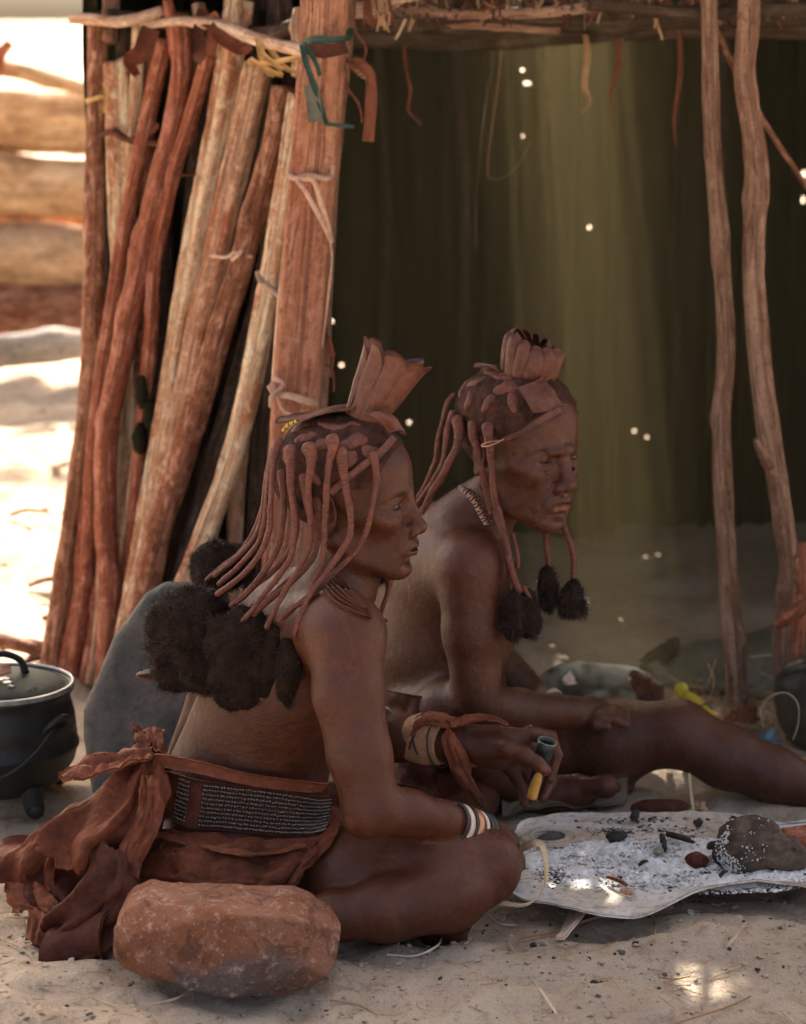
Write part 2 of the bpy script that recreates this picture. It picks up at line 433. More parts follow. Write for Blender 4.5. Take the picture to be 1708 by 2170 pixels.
def mat_braid():
    b = NB('ochre_clay'); uv = b.coord('UV'); ob = b.coord('Object')
    wr = b.n('ShaderNodeVectorMath', operation='ADD'); nz = b.n('ShaderNodeTexNoise'); nz.inputs['Scale'].default_value = 60; b.l(ob, nz.inputs['Vector'])
    nzs = b.n('ShaderNodeVectorMath', operation='SCALE'); b.l(nz.outputs['Color'], nzs.inputs[0]); nzs.inputs[3].default_value = 1.4; b.l(b.coord('UV', (55, 130, 1)), wr.inputs[0]); b.l(nzs.outputs[0], wr.inputs[1])
    ve = b.voro(wr.outputs[0], 1.0, 'DISTANCE_TO_EDGE'); crack = b.ramp(ve, [(.0, 0), (.11, 1)])
    n1 = b.noise(ob, 40, 5, .6); n2 = b.noise(ob, 300, 3, .6)
    col = b.mix(b.ramp(n1, [(.35, 0), (.65, 1)]), (.10, .029, .016), (.165, .050, .029))
    col = b.mix(b.ramp(n2, [(.3, .4), (.5, 0)]), col, (.16, .05, .035))
    col = b.mix(b.ramp(crack, [(0, .6), (.8, 0)]), col, (.065, .022, .015))
    nrm = b.bump(crack, .6, .0014); nrm = b.bump(n1, .6, .004, nrm); nrm = b.bump(n2, .3, .0008, nrm)
    return b.done(col, .62, nrm, spec=.45)
M['clay'] = mat_braid()
def mat_leather(name, c1, c2, rough=.75, scale=14, fuzz=.0, spec=.3):
    b = NB(name); ob = b.coord('Object'); n1 = b.noise(ob, scale, 6, .65, .6); n2 = b.noise(ob, 90, 5, .65); n3 = b.voro(ob, 260)
    col = b.mix(b.ramp(n1, [(.35, 0), (.65, 1)]), c1, c2); col = b.mix(b.ramp(n2, [(.35, .5), (.55, 0)]), col, tuple(x*.5 for x in c1))
    big = b.noise(ob, 5, 4, .6, 1.0); col = b.mix(b.ramp(big, [(.52, 0), (.66, .7)]), col, tuple(x*.45 for x in c1)); col = b.mix(b.ramp(n2, [(.60, 0), (.72, .5)]), col, tuple(min(.8, x*1.7) for x in c2))
    nrm = b.bump(n1, .45, .008); nrm = b.bump(n2, .6, .003, nrm); nrm = b.bump(n3, .3, .001, nrm)
    m = b.done(col, rough, nrm, spec=spec)
    if fuzz: b.b.inputs['Sheen Weight'].default_value = fuzz; b.b.inputs['Sheen Tint'].default_value = tuple(min(1, x*3) for x in c2)+(1,)
    return m
M['leather'] = mat_leather('leather_red', (.085, .021, .008), (.17, .046, .018), fuzz=.2)
M['leather_dark'] = mat_leather('leather_dark', (.055, .015, .008), (.105, .029, .014), fuzz=.15)
M['leather_crown'] = mat_leather('leather_crown', (.085, .024, .013), (.135, .040, .022), rough=.5, scale=8, spec=.5)
M['leather_pale'] = mat_leather('leather_pale', (.42, .22, .12), (.55, .32, .19), rough=.55)
M['leather_wrap'] = mat_leather('leather_wrap', (.13, .037, .017), (.22, .068, .032), fuzz=.3)
M['hide_thong'] = mat_leather('hide_thong', (.50, .30, .21), (.62, .42, .31), rough=.5)
M['wool'] = simple('wool_black', (.013, .008, .006), (.032, .018, .012), 40, .9, .9, .006, .1)
M['hair_fibre'] = simple('hair_fibre', (.018, .011, .008), (.042, .024, .016), 30, .55, .0, .001, .4)
M['scalp'] = simple('scalp_hair', (.022, .011, .008), (.085, .032, .020), 60, .85, .9, .004, .2)
M['iron'] = simple('cast_iron', (.009, .012, .011), (.022, .025, .022), 25, .55, .4, .002, .5)
M['iron_lid'] = simple('iron_lid', (.007, .014, .012), (.020, .032, .028), 18, .75, .4, .002, .25)
M['iron_rim'] = simple('iron_rim', (.16, .17, .155), (.33, .33, .30), 70, .35, .3, .001, .8)
M['bead_metal'] = simple('bead_metal', (.05, .045, .04), (.22, .21, .19), 300, .25, .1, .0005, .9, metal=.75)
M['bone'] = simple('bone', (.60, .46, .37), (.74, .61, .50), 60, .45, .2, .001, .5)
M['copper'] = simple('copper', (.45, .22, .12), (.62, .34, .2), 80, .35, .2, .001, .5, metal=.6)
M['rubber'] = simple('black_rubber', (.022, .022, .02), (.045, .043, .04), 60, .4, .2, .001, .5)
M['eye'] = None
M['slab'] = simple('slab_stone', (.060, .066, .060), (.155, .135, .120), 11, .85, .9, .012, .2)
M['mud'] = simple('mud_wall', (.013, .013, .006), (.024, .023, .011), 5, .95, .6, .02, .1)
M['thatch'] = simple('thatch', (.16, .10, .06), (.24, .16, .10), 12, .95, .8, .02, .1)
M['straw'] = simple('straw', (.50, .38, .22), (.66, .53, .34), 40, .6, .2, .001, .4)
M['straw_dark'] = simple('straw_dark', (.34, .20, .10), (.48, .30, .16), 40, .6, .2, .001, .4)
M['straw_white'] = simple('straw_white', (.52, .42, .29), (.70, .58, .42), 40, .6, .2, .001, .4)
M['charcoal'] = simple('charcoal', (.018, .017, .016), (.05, .045, .04), 60, .8, .8, .003, .3)
M['green_cloth'] = simple('green_cloth', (.010, .036, .028), (.024, .070, .055), 40, .6, .4, .002, .4)
M['yellow_bark'] = simple('yellow_bark', (.50, .28, .08), (.66, .44, .18), 40, .6, .4, .002, .4)
M['tarp'] = simple('tarp', (.10, .105, .082), (.15, .15, .115), 10, .8, .4, .006, .3)
M['blanket'] = simple('blanket', (.016, .018, .018), (.032, .033, .031), 12, .95, .5, .005, .1)
M['mat_cloth'] = simple('mat_cloth', (.10, .085, .06), (.16, .135, .095), 12, .9, .5, .005, .2)
M['yellow_plastic'] = simple('yellow_plastic', (.55, .36, .02), (.60, .50, .03), 12, .5, .2, .002, .5)
M['blue_plastic'] = simple('blue_plastic', (.02, .09, .15), (.05, .16, .22), 12, .35, .3, .003, .5)
M['pipe_stem'] = simple('pipe_stem', (.62, .27, .04), (.72, .40, .09), 30, .4, .2, .001, .5)
M['teal_metal'] = simple('dark_metal', (.022, .03, .026), (.05, .06, .052), 40, .35, .3, .001, .6, metal=.4)
M['nail'] = simple('nail', (.30, .15, .12), (.36, .2, .16), 60, .35, .1, .001, .5)
M['charred'] = simple('charred_wood', (.055, .040, .030), (.15, .115, .085), 28, .9, .9, .008, .2)
# ------------------------------------------------------------------ people
def head_sdf(old=False):
    s = SDF()
    s.ell((-.012, 0, .036), (.096, .071, .076))
    s.ell((.020, 0, .042), (.067, .061, .058), k=.02)
    s.ell((.034, 0, -.028), (.050, .056, .068), k=.03)
    s.ell((.028, 0, -.066), (.050, .046, .036), k=.025)
    for y in (-1, 1):
        s.rc((-.012, y*.052, -.050), (.060, y*.022, -.094), .016, .013, k=.022)
        s.ell((.050, y*.041, -.026), (.027, .021, .019), k=.026)          # cheekbone
        s.rc((.076, y*.010, .017), (.060, y*.045, .014), .010, .008, k=.014)   # brow
    s.ell((.069, 0, -.099), (.020, .021, .017), k=.020)                    # chin
    s.ell((.070, 0, -.064), (.027, .030, .024), k=.020)                    # muzzle
    for y in (-1, 1):
        s.ell((.090, y*.032, -.001), (.017, .019, .0125), k=.012, sub=True)  # socket
        s.ell((.0655, y*.031, -.002), (.0150, .0150, .0150), k=.004)         # lid ball
        if old: s.ell((.0815, y*.0315, -.0035), (.010, .0135, .0024), k=.0022, sub=True)
        else:   s.ell((.0800, y*.0325, -.0035), (.013, .0145, .0046), k=.002, sub=True)
        s.rc((.0765, y*.020, .0055), (.068, y*.043, .003), .0034, .0030, k=.004)     # upper lid fold
        s.rc((.0765, y*.021, -.011), (.068, y*.042, -.009), .0030, .0026, k=.005)    # lower lid
    s.rc((.084, 0, .008), (.0995, 0, -.034), .0068, .0098, k=.013)          # nose bridge
    s.ell((.1015, 0, -.0385), (.0105, .0125, .0095), k=.008)
    for y in (-1, 1):
        s.ell((.0925, y*.0160, -.0425), (.0115, .0092, .0088), k=.007)     # wing
        s.ell((.0985, y*.0085, -.0510), (.0058, .0040, .0050), k=.003, sub=True)
    # lips: arcs of short capsules
    open_ = .0062 if old else .0008
    def arc(z0, zc, x0, xc, r0, r1, y1, k):
        pts = []
        for t in np.linspace(-1, 1, 9):
            pts.append((xc-(xc-x0)*t*t, t*y1, zc+(z0-zc)*t*t, r1-(r1-r0)*abs(t)**1.5))
        s.line(pts, k=k)
    arc(-.0695, -.0635+open_*.5, .078, .0938, .0026, .0062, .0250, .005)
    arc(-.0705, -.0760-open_, .078, .0918, .0026, .0072, .0230, .005)
    s.ell((.098, 0, -.0698-open_*.3), (.013, .0205, .0006+open_), k=.0022, sub=True)
    s.ell((.088, 0, -.087), (.009, .016, .0045), k=.014, sub=True)         # dip over chin
    s.ell((.102, 0, -.0555), (.006, .0035, .006), k=.005, sub=True)        # philtrum
    for y in (-1, 1):                                                       # nose-to-mouth fold, hollow cheek
        s.chain([(.092, y*.022, -.040, .0022), (.084, y*.031, -.056, .0024), (.076, y*.033, -.070, .0018)], k=.007 if not old else .006, sub=True)
        s.ell((.050, y*.064, -.054), (.026, .013, .022), k=.030, sub=True)
    if old:
        for y in (-1, 1):
            for j, dz in enumerate((.004, -.003, -.010)):
                s.rc((.056, y*.0505, dz), (.040, y*.0600, dz*1.8-.004), .0012, .0010, k=.0035, sub=True)
            s.chain([(.088, y*.013, -.011, .0016), (.083, y*.024, -.021, .0018), (.071, y*.040, -.019, .0014)], k=.005, sub=True)
            s.chain([(.090, y*.0055, .018, .0014), (.0925, y*.0065, .030, .0010)], k=.004, sub=True)
            s.rc((.092, y*.006, .014), (.083, y*.026, .009), .0058, .0040, k=.008)
            s.chain([(.082, y*.040, -.056, .0012), (.070, y*.047, -.074, .0012)], k=.005, sub=True)
        for z in (.034, .043, .052):
            s.chain([(.078-.15*(z-.03), -.034, z, .0001), (.083-.15*(z-.03), -.022, z, .0008), (.0880-.15*(z-.03), 0, z-.002, .0010), (.083-.15*(z-.03), .022, z, .0008), (.078-.15*(z-.03), .034, z, .0001)], k=.004, sub=True)
    for y in (-1, 1):                                                       # ears
        Re = np.array(Euler((0, math.radians(-12), math.radians(y*22)), 'XYZ').to_matrix())
        s.ell((-.016, y*.073, -.004), (.0185, .0060, .0310), R=Re, k=.004)
        s.ell((-.012, y*.0790, .000), (.0105, .0060, .0195), R=Re, k=.003, sub=True)
        s.rc((-.004, y*.073, -.008), (-.004, y*.0755, .000), .004, .003, k=.003)
        s.ell((-.014, y*.0745, -.030), (.0085, .0050, .0090), k=.004)
    return s

class Person:
    def __init__(s, label, base):
        s.root = empty('person', base, label, 'person'); s.S = SDF(); s.tints = []; s.fine = []
    def mesh(s, lo, hi, mat, h=.0052):
        parts = []
        v, f = nets(s.S.ev, lo, hi, h)
        for a, b, hh in s.fine: v, f = cutbox(v, f, np.asarray(a)+.002, np.asarray(b)-.002)
        parts.append((v, f))
        for a, b, hh in s.fine:
            q = nets(s.S.ev, a, b, hh); parts.append(q)
        v, f = joinq(parts)
        t = np.ones((len(v), 3))
        for c, r, col, soft in s.tints:
            d = np.linalg.norm((v-np.asarray(c))/np.asarray(r), axis=1); wgt = np.clip((1-d)/soft, 0, 1)[:, None]
            t = t*(1-wgt)+t*np.array(col)*wgt
        s.body = mesh_obj('body', v, f, mat, s.root, tint=t)
        return s.body
def head_world(H, o, sc):
    return lambda x, y, z: np.asarray(o)+sc*(H@np.array([x, y, z], float))
def head_details(per, H, o, sc, old):
    W = head_world(H, o, sc)
    lipc = (1.5, 1.45, 1.5) if not old else (2.3, 2.5, 2.8)
    for t in np.linspace(-1, 1, 7):
        per.tints.append((W(.092-.012*t*t, t*.019, -.0765), (.0085*sc,)*3, tuple(1+(c-1)*.6 for c in lipc), .5))
        per.tints.append((W(.094-.012*t*t, t*.019, -.0620), (.006*sc,)*3, (.72, .68, .72), .6))
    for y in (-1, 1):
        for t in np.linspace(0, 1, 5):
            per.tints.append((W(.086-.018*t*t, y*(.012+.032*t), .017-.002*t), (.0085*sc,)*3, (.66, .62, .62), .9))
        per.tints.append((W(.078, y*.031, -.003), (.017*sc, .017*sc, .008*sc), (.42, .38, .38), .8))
    # eyeballs
    for y in (-1, 1):
        c = W(.0655, y*.031, -.0025)
        vv, ff = nets(lambda p, c=c: np.linalg.norm(p-c.astype(np.float32), axis=1)-.0139*sc, c-.017, c+.017, .0011, blk=4)
        q = (vv-c)@H; q /= np.linalg.norm(q, axis=1)[:, None]
        g = unit((1, .10 if not old else 0.0, -.08)); ang = np.arccos(np.clip(q@g, -1, 1))
        col = np.where(ang[:, None] < .20, (.008, .006, .006), np.where(ang[:, None] < .50, (.035, .016, .010), (.026, .018, .014)))
        e = mesh_obj('eye', vv, ff, M['eye'], per.root, tint=col)
    b = W
def mk_eye():
    b = NB('eye'); a = b.n('ShaderNodeAttribute'); a.attribute_name = 'tint'; M['eye'] = b.done(a.outputs['Color'], .22, spec=.3)
mk_eye()

def braid(per, pts, n=46, seed=0, name='braid', flat_root=True):
    """pts rows (px,py,Y,r)"""
    p = np.array(pxs(pts)); L = np.linalg.norm(np.diff(p[:, :3], axis=0), axis=1).sum()
    n = max(14, int(L/.0028))
    v, f, uv = tube(p, n=n, seg=12, rough=.28, rs=70, seed=seed, rounded=True)
    v = v+.0012*np.stack([vn(v*40+seed), vn(v*40+9+seed), vn(v*40+31+seed)], -1)
    return mesh_obj(name, v, f, M['clay'], per.root, uv=uv)
def fuzzball(name, per, blobs, mat, nh, hl, seed, curl=.35, hw=.00045, h=.006, down=0.0):
    """dark wool: lumpy core grown from blobs [(center, radii)], then nh hair strands rooted on it"""
    S = SDF()
    for c, r in blobs: S.ell(c, r, k=.018)
    lo = np.min([np.asarray(c)-np.asarray(r) for c, r in blobs], 0)-.02; hi = np.max([np.asarray(c)+np.asarray(r) for c, r in blobs], 0)+.02
    def F(p): return S.ev(p)+.013*fbm(p*34+seed, 3, seed)[...].astype(np.float32)+.003
    v, f = nets(F, lo, hi, h)
    core = mesh_obj(name, v, f, mat, per.root)
    rng = np.random.RandomState(seed)
    tri = f[:, [0, 1, 2]]; A = v[tri[:, 0]]; B = v[tri[:, 1]]; Cc = v[tri[:, 2]]
    nn = np.cross(B-A, Cc-A); nn /= np.maximum(1e-12, np.linalg.norm(nn, axis=1))[:, None]
    k = rng.randint(0, len(tri), nh); u = rng.rand(nh, 2); 
    p = A[k]+(B[k]-A[k])*u[:, :1]*.9+(Cc[k]-A[k])*u[:, 1:]*.9; d = nn[k]+rng.normal(0, .45, (nh, 3)); d[:, 2] -= down
    cl = np.stack([vn(p*75+seed), vn(p*75+seed+19), vn(p*75+seed+37)], 1); d = d+1.1*cl; hl = hl*(.45+1.3*np.abs(vn(p*60+5)))[:, None]
    d /= np.linalg.norm(d, axis=1)[:, None]
    side = np.cross(d, rng.normal(0, 1, (nh, 3))); side /= np.maximum(1e-9, np.linalg.norm(side, axis=1))[:, None]
    m = 5; rows = []; ln = hl*rng.uniform(.4, 1.3, nh)[:, None]; cur = p-d*.003
    bend = rng.normal(0, curl, (nh, 3))
    for i in range(m):
        wv = hw*(1-.7*i/(m-1)); rows.append(np.stack([cur-side*wv, cur+side*wv], 1))
        d = d+bend/m*2.2+rng.normal(0, curl*.6, (nh, 3)); d[:, 2] -= down*.4; d /= np.linalg.norm(d, axis=1)[:, None]
        cur = cur+d*ln/m
    vv = np.stack(rows, 1).reshape(-1, 3)      # nh, m, 2
    base = (np.arange(nh)*m*2)[:, None]
    q = np.concatenate([np.stack([base[:, 0]+2*i, base[:, 0]+2*i+1, base[:, 0]+2*i+3, base[:, 0]+2*i+2], 1) for i in range(m-1)])
    st = mesh_obj('loose_strand', vv, q, M['hair_fibre'], core, smooth=False); st['kind'] = 'stuff'
    return core

def crown(per, base, top, rb, rt, axis_right, petals=10, name='leather_crown', seed=0, squash=.62, open_=0.0, bulge=0.0, scallop=.15, rel=.0085, cut=0.0, cuta=0.0):
    """upright flared leather crown of petals: a tube of lobes, wider and scalloped at the top"""
    base = np.asarray(base, float); top = np.asarray(top, float); ax = unit(top-base); L = np.linalg.norm(top-base)
    rt_ = unit(np.asarray(axis_right)-ax*np.dot(axis_right, ax)); bk = np.cross(ax, rt_)
    rng = np.random.RandomState(seed)
    for k in range(petals):
        a0 = 2*math.pi*k/petals; da = 2*math.pi/petals
        nu, nv = 26, 11; g = np.zeros((nu, nv, 3)); lenk = 1+rng.uniform(-.05, .05)-cut*(.5+.5*math.cos(a0-cuta))
        for i in range(nu):
            t = i/(nu-1)
            for j in range(nv):
                s = j/(nv-1)*2-1
                tt = t*lenk*(1 - scallop*(abs(s)**2.4)*t**2)                       # rounded petal tip
                a = a0+da*.60*s*(1+.06*t)
                r = rb+(rt-rb)*t**.85 + bulge*math.sin(math.pi*min(1, t))       # flare
                r += (rel*(1-s*s)**.8-.003)*(.25+t*.9)                              # each petal swells
                r += .0040*s*(.4+t)                                                     # overlaps the next
                if t > .9: r += (.004 if open_ >= 0 else -.012)*(t-.9)*10
                g[i, j] = base+ax*L*tt+rt_*math.cos(a)*r+bk*math.sin(a)*r*squash
        g += .0010*np.stack([vn(g*70+k), vn(g*70+k+50), vn(g*70+k+90)], -1)
        sheet('petal', g, M['leather_crown'], per, thick=.0026)

def push(F_, p, m, it=10):
    """move points out to at least m from the body surface"""
    sh = p.shape; p = p.reshape(-1, 3).copy(); e = .003
    for _ in range(it):
        d = F_(p.astype(np.float32)); k = d < m
        if not k.any(): break
        q = p[k].astype(np.float32); g = np.stack([F_(q+np.eye(3, dtype=np.float32)[i]*e)-F_(q-np.eye(3, dtype=np.float32)[i]*e) for i in range(3)], 1)
        g[:, 1] -= .35*e; g /= np.maximum(1e-6, np.linalg.norm(g, axis=1))[:, None]; p[k] += g*np.minimum(.02, (m-d[k]))[:, None]
    return p.reshape(sh)
def ray_out(F_, p, m):
    """bring points that lie inside the body forward along their line of sight to just outside it"""
    sh = p.shape; p = p.reshape(-1, 3).copy(); C_ = np.array([0, 0, CAM_H]); u = C_-p; u /= np.linalg.norm(u, axis=1)[:, None]
    for _ in range(70):
        d = F_(p.astype(np.float32)); k = d < m
        if not k.any(): break
        p[k] += u[k]*np.maximum(.0006, (m-d[k])*.8)[:, None]
    return p.reshape(sh)
def flap(name, per, ctrl, mat, thick=.003, n=(30, 30), wav=0.0, freq=6, seed=0, ragged=0.0, on_body=None, m=.005, pleat=0, pamp=.0, fine=.0):
    c = np.array([[P(*q) if len(q) == 3 else q for q in row] for row in ctrl], float)
    g = patch(c, *n)
    U, Vv = np.meshgrid(np.linspace(0, 1, n[0]), np.linspace(0, 1, n[1]), indexing='ij')
    if wav or pleat:
        nn = gnormals(g); q = np.stack([U*freq, Vv*freq, 0*U+seed*5.1], -1)
        dsp = wav*fbm(q, 3, seed)
        if pleat:
            ph = 2*math.pi*pleat*Vv+2.5*fbm(q*np.array([.35, .6, 1]), 2, seed+9); dsp = dsp+pamp*(.35+.9*U)*(np.abs(np.sin(ph))*2-1)
        if fine: dsp = dsp+fine*fbm(q*5, 3, seed+2)
        if fine and on_body is None: dsp = dsp+.011*(U**1.5+.6*np.abs(2*Vv-1)**4)*np.sin(2*math.pi*(3.2*Vv+2.1*U)+3.5*fbm(q*np.array([.8, .8, 1]), 2, seed+6))
        g = g+nn*dsp[..., None]
    if ragged:
        e = np.clip(1-np.minimum(np.minimum(U, 1-U), np.minimum(Vv, 1-Vv))*10, 0, 1)
        q = np.stack([U*22, Vv*22, 0*U+seed*3.3], -1)
        ctr = g.mean((0, 1)); g = g+(ctr-g)*(e*ragged*fbm(q, 2, seed+3))[..., None]
    if on_body is not None: g = ray_out(on_body, g, m)
    return sheet(name, g, mat, per, thick=thick)

def ring(center, axis, r, wdt, th, seed=0, squash=1.0, up=(0, 0, 1), n=40, arc=2*math.pi, a0=0.0):
    """flat band bracelet"""
    ax = unit(axis); u = unit(np.asarray(up, float)-ax*np.dot(up, ax)); v_ = np.cross(ax, u)
    full = arc > 6.28; m = n if full else n+1
    vs_, fs_, uv = [], [], []
    prof = [(-wdt/2, 0), (-wdt/2*.8, th), (wdt/2*.8, th), (wdt/2, 0), (wdt/2*.8, -th*.3), (-wdt/2*.8, -th*.3)]
    for i in range(m):
        a = a0+arc*i/n; d = u*math.cos(a)*squash+v_*math.sin(a)
        for x, h in prof: vs_.append(center+d*(r+h)+ax*x); uv.append((i/n*2, x))
    k = len(prof)
    for i in range(n if full else n):
        for j in range(k):
            a, b = i*k+j, i*k+(j+1) % k; c_, d_ = ((i+1) % m)*k+(j+1) % k, ((i+1) % m)*k+j
            fs_.append((a, b, c_, d_))
    return np.array(vs_), fs_, np.array(uv)

# ---------- front woman
F = Person('nearest seated woman in profile, ochre braids, beaded belt and red leather skirt, holding a pipe', (P(500, 1700, 3.60)[0], 3.60, 0.0))
S = F.S
J = lambda a, b, c, r: tuple(P(a, b, c))+(r,)
yaw = 18
Rt = rotm(yaw, 0, 0)
S.ell(P(500, 1770, 3.64), (.125, .165, .105), R=Rt)
S.ell(P(515, 1655, 3.63), (.122, .150, .10), R=rotm(yaw, 5), k=.05)
S.ell(P(545, 1545, 3.62), (.115, .132, .12), R=rotm(yaw, 15), k=.06)
S.ell(P(600, 1425, 3.61), (.118, .150, .13), R=rotm(yaw, 25), k=.06)
S.ell(P(640, 1335, 3.60), (.090, .150, .075), R=rotm(yaw, 30), k=.05)
S.chain([J(655, 1300, 3.66, .052), J(720, 1335, 3.44, .056)], k=.05)        # near shoulder girdle
S.chain([J(650, 1300, 3.60, .052), J(645, 1310, 3.75, .055)], k=.05)
S.chain([J(680, 1295, 3.60, .054), J(722, 1235, 3.59, .048), J(748, 1165, 3.585, .050)], k=.035)   # neck
S.line([(*P(372, 1600, 3.62), .008), (*P(392, 1520, 3.60), .009), (*P(430, 1420, 3.57), .008)], k=.022, sub=True)
# near leg, folded
S.chain([J(560, 1850, 3.52, .092), J(750, 1868, 3.44, .074), J(920, 1842, 3.42, .064), J(1022, 1832, 3.43, .058)], k=.035)
S.ell(P(1052, 1828, 3.415), (.028, .030, .034), k=.022)
S.chain([J(1020, 1848, 3.425, .052), J(950, 1894, 3.375, .055), J(820, 1926, 3.345, .047), J(700, 1948, 3.335, .033)], k=.014)
S.chain([J(700, 1938, 3.34, .033), J(640, 1950, 3.40, .030), J(600, 1950, 3.47, .022)], k=.02)
S.chain([J(470, 1830, 3.55, .11), J(560, 1860, 3.52, .095)], k=.05)
# far leg, folded in front
S.chain([J(640, 1790, 3.78, .095), J(860, 1720, 3.92, .072), J(985, 1685, 3.97, .055)], k=.04)
S.chain([J(985, 1690, 3.96, .052), J(960, 1800, 3.75, .046), J(905, 1925, 3.52, .034)], k=.03)
S.chain([J(905, 1940, 3.50, .030), J(925, 1970, 3.43, .024), J(968, 1982, 3.39, .017)], k=.02)
# near arm rests on the knee
S.chain([J(735, 1350, 3.415, .056), J(738, 1470, 3.385, .0505)], k=.035)
S.chain([J(738, 1470, 3.385, .0505), J(762, 1600, 3.360, .0455), J(786, 1708, 3.345, .0410)], k=.014)
S.ell(P(768, 1745, 3.335), (.024, .022, .020), k=.020)
S.chain([J(786, 1712, 3.348, .0405), J(865, 1724, 3.370, .0345), J(935, 1738, 3.400, .0285), J(1003, 1758, 3.440, .0235)], k=.012)
S.chain([J(1006, 1760, 3.445, .0235), J(1040, 1774, 3.475, .0260), J(1070, 1788, 3.495, .023)], k=.010)
for q in range(4):
    S.chain([J(1066+q*3, 1786+q*4, 3.49+q*.014, .0115), J(1090+q*3, 1810+q*3, 3.505+q*.014, .0095), J(1096+q*3, 1842-q*2, 3.51+q*.014, .0080)], k=.004, k0=.010)
# far arm, reaching forward with the pipe
S.chain([J(645, 1320, 3.75, .052), J(700, 1470, 3.79, .044), J(765, 1572, 3.78, .038)], k=.03)
S.chain([J(765, 1572, 3.78, .038), J(850, 1562, 3.745, .035), J(950, 1575, 3.695, .0255)], k=.025)
S.chain([J(950, 1575, 3.695, .0265), J(1000, 1577, 3.695, .0270), J(1052, 1583, 3.695, .0295), J(1085, 1580, 3.705, .027)], k=.022)
S.ell(P(1060, 1585, 3.71), (.036, .034, .026), k=.02)
S.chain([J(1020, 1592, 3.675, .0175), J(1078, 1588, 3.652, .0155), J(1112, 1600, 3.64, .0125), J(1138, 1617, 3.634, .0110), J(1156, 1632, 3.632, .0092)], k=.006, k0=.018)
S.chain([J(1085, 1572, 3.695, .0150), J(1124, 1554, 3.7, .0130), J(1166, 1562, 3.715, .0108), J(1179, 1600, 3.705, .0096), J(1166, 1650, 3.69, .0084)], k=.004, k0=.012)
S.chain([J(1085, 1585, 3.725, .0140), J(1120, 1580, 3.74, .0125), J(1160, 1612, 3.748, .0103), J(1166, 1655, 3.728, .0094), J(1150, 1690, 3.705, .0082)], k=.004, k0=.012)
S.chain([J(1075, 1600, 3.74, .0130), J(1108, 1622, 3.76, .0112), J(1128, 1660, 3.75, .0098), J(1124, 1695, 3.725, .0082)], k=.004, k0=.012)
S.chain([J(1062, 1608, 3.73, .0125), J(1090, 1640, 3.738, .0105), J(1106, 1672, 3.725, .0092), J(1112, 1702, 3.705, .0076)], k=.004, k0=.012)
HF = rotm(-15, -1, 0); oF = P(744, 1057, 3.585); scF = 1.045
S.group(head_sdf(False), HF, oF, scF, k=.016)
head_details(F, HF, oF, scF, False)
F.tints.append((P(1154, 1629, 3.622), (.0075, .0075, .0075), (1.9, 1.9, 2.0), .3))
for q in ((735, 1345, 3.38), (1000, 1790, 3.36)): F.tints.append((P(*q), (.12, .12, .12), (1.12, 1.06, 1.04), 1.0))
F.fine.append((oF-np.array([.135, .115, .135]), oF+np.array([.145, .115, .135]), .0019))
hc = P(1075, 1610, 3.695); F.fine.append((hc-np.array([.125, .085, .105]), hc+np.array([.105, .085, .09]), .0019))
lo = (P(200, 1900, 3.5)[0], 3.15, -.03); hi = (P(1200, 1600, 3.8)[0]+.03, 4.12, P(742, 850, 3.6)[2]+.03)
F.mesh(lo, hi, M['skin'])

# ---------- back woman
B_ = Person('woman seated farther back, squinting and leaning forward with one bare leg stretched out', (P(900, 1600, 4.080)[0], 4.02, 0.0))
S = B_.S
S.ell(P(915, 1590, 4.180), (.125, .165, .11), R=rotm(38, 0))
S.ell(P(925, 1480, 4.140), (.110, .145, .12), R=rotm(38, 10), k=.06)
S.ell(P(935, 1340, 4.080), (.108, .152, .14), R=rotm(36, 20), k=.06)
S.ell(P(950, 1215, 4.040), (.095, .160, .095), R=rotm(34, 28), k=.06)
S.chain([J(940, 1165, 4.080, .055), J(990, 1200, 3.910, .060)], k=.05)
S.chain([J(935, 1160, 4.080, .055), J(925, 1140, 4.200, .050)], k=.05)
S.chain([J(945, 1150, 4.060, .062), J(1000, 1105, 4.010, .052), J(1060, 1045, 3.980, .050)], k=.04)
S.chain([J(998, 1205, 3.880, .058), J(1003, 1340, 3.870, .048), J(1010, 1480, 3.860, .040)], k=.022)
S.chain([J(1012, 1492, 3.870, .040), J(1100, 1508, 3.930, .037), J(1210, 1510, 4.010, .027)], k=.014)
S.chain([J(1210, 1510, 4.010, .024), J(1250, 1510, 4.035, .026), J(1275, 1512, 4.045, .020)], k=.015)
for q in range(4):
    S.chain([J(1272, 1508+q*5, 4.035-q*.013, .0115), J(1302, 1504+q*7, 4.042-q*.015, .0095), J(1326, 1512+q*8, 4.042-q*.016, .0078)], k=.004, k0=.010)
S.chain([J(1232, 1520, 4.010, .012), J(1262, 1535, 3.985, .0105), J(1285, 1540, 3.980, .0085)], k=.004, k0=.012)
# far arm behind
S.chain([J(930, 1180, 4.220, .050), J(1040, 1400, 4.300, .040), J(1085, 1445, 4.280, .036), J(1170, 1500, 4.220, .026)], k=.03)
S.chain([J(1170, 1500, 4.220, .024), J(1215, 1520, 4.200, .024)], k=.02)
# near knee raised, shin down to the foot on the mat
S.chain([J(850, 1625, 4.12, .088), J(895, 1560, 4.00, .070), J(945, 1512, 3.91, .052)], k=.04)
S.chain([J(948, 1516, 3.91, .050), J(1030, 1610, 3.96, .044), J(1130, 1690, 4.02, .030)], k=.03)
S.chain([J(1130, 1692, 4.02, .030), J(1180, 1684, 4.01, .030), J(1225, 1675, 4.00, .025), J(1248, 1676, 3.995, .019)], k=.02)
S.rc(P(1238, 1668, 3.985), P(1284, 1666, 3.975), .0160, .0215, k=.004)
for q in range(4): S.rc(P(1250+q*8, 1676, 4.01+q*.02), P(1290+q*13, 1669+q*1, 4.01+q*.024), .0110, .0120-q*.0008, k=.005)
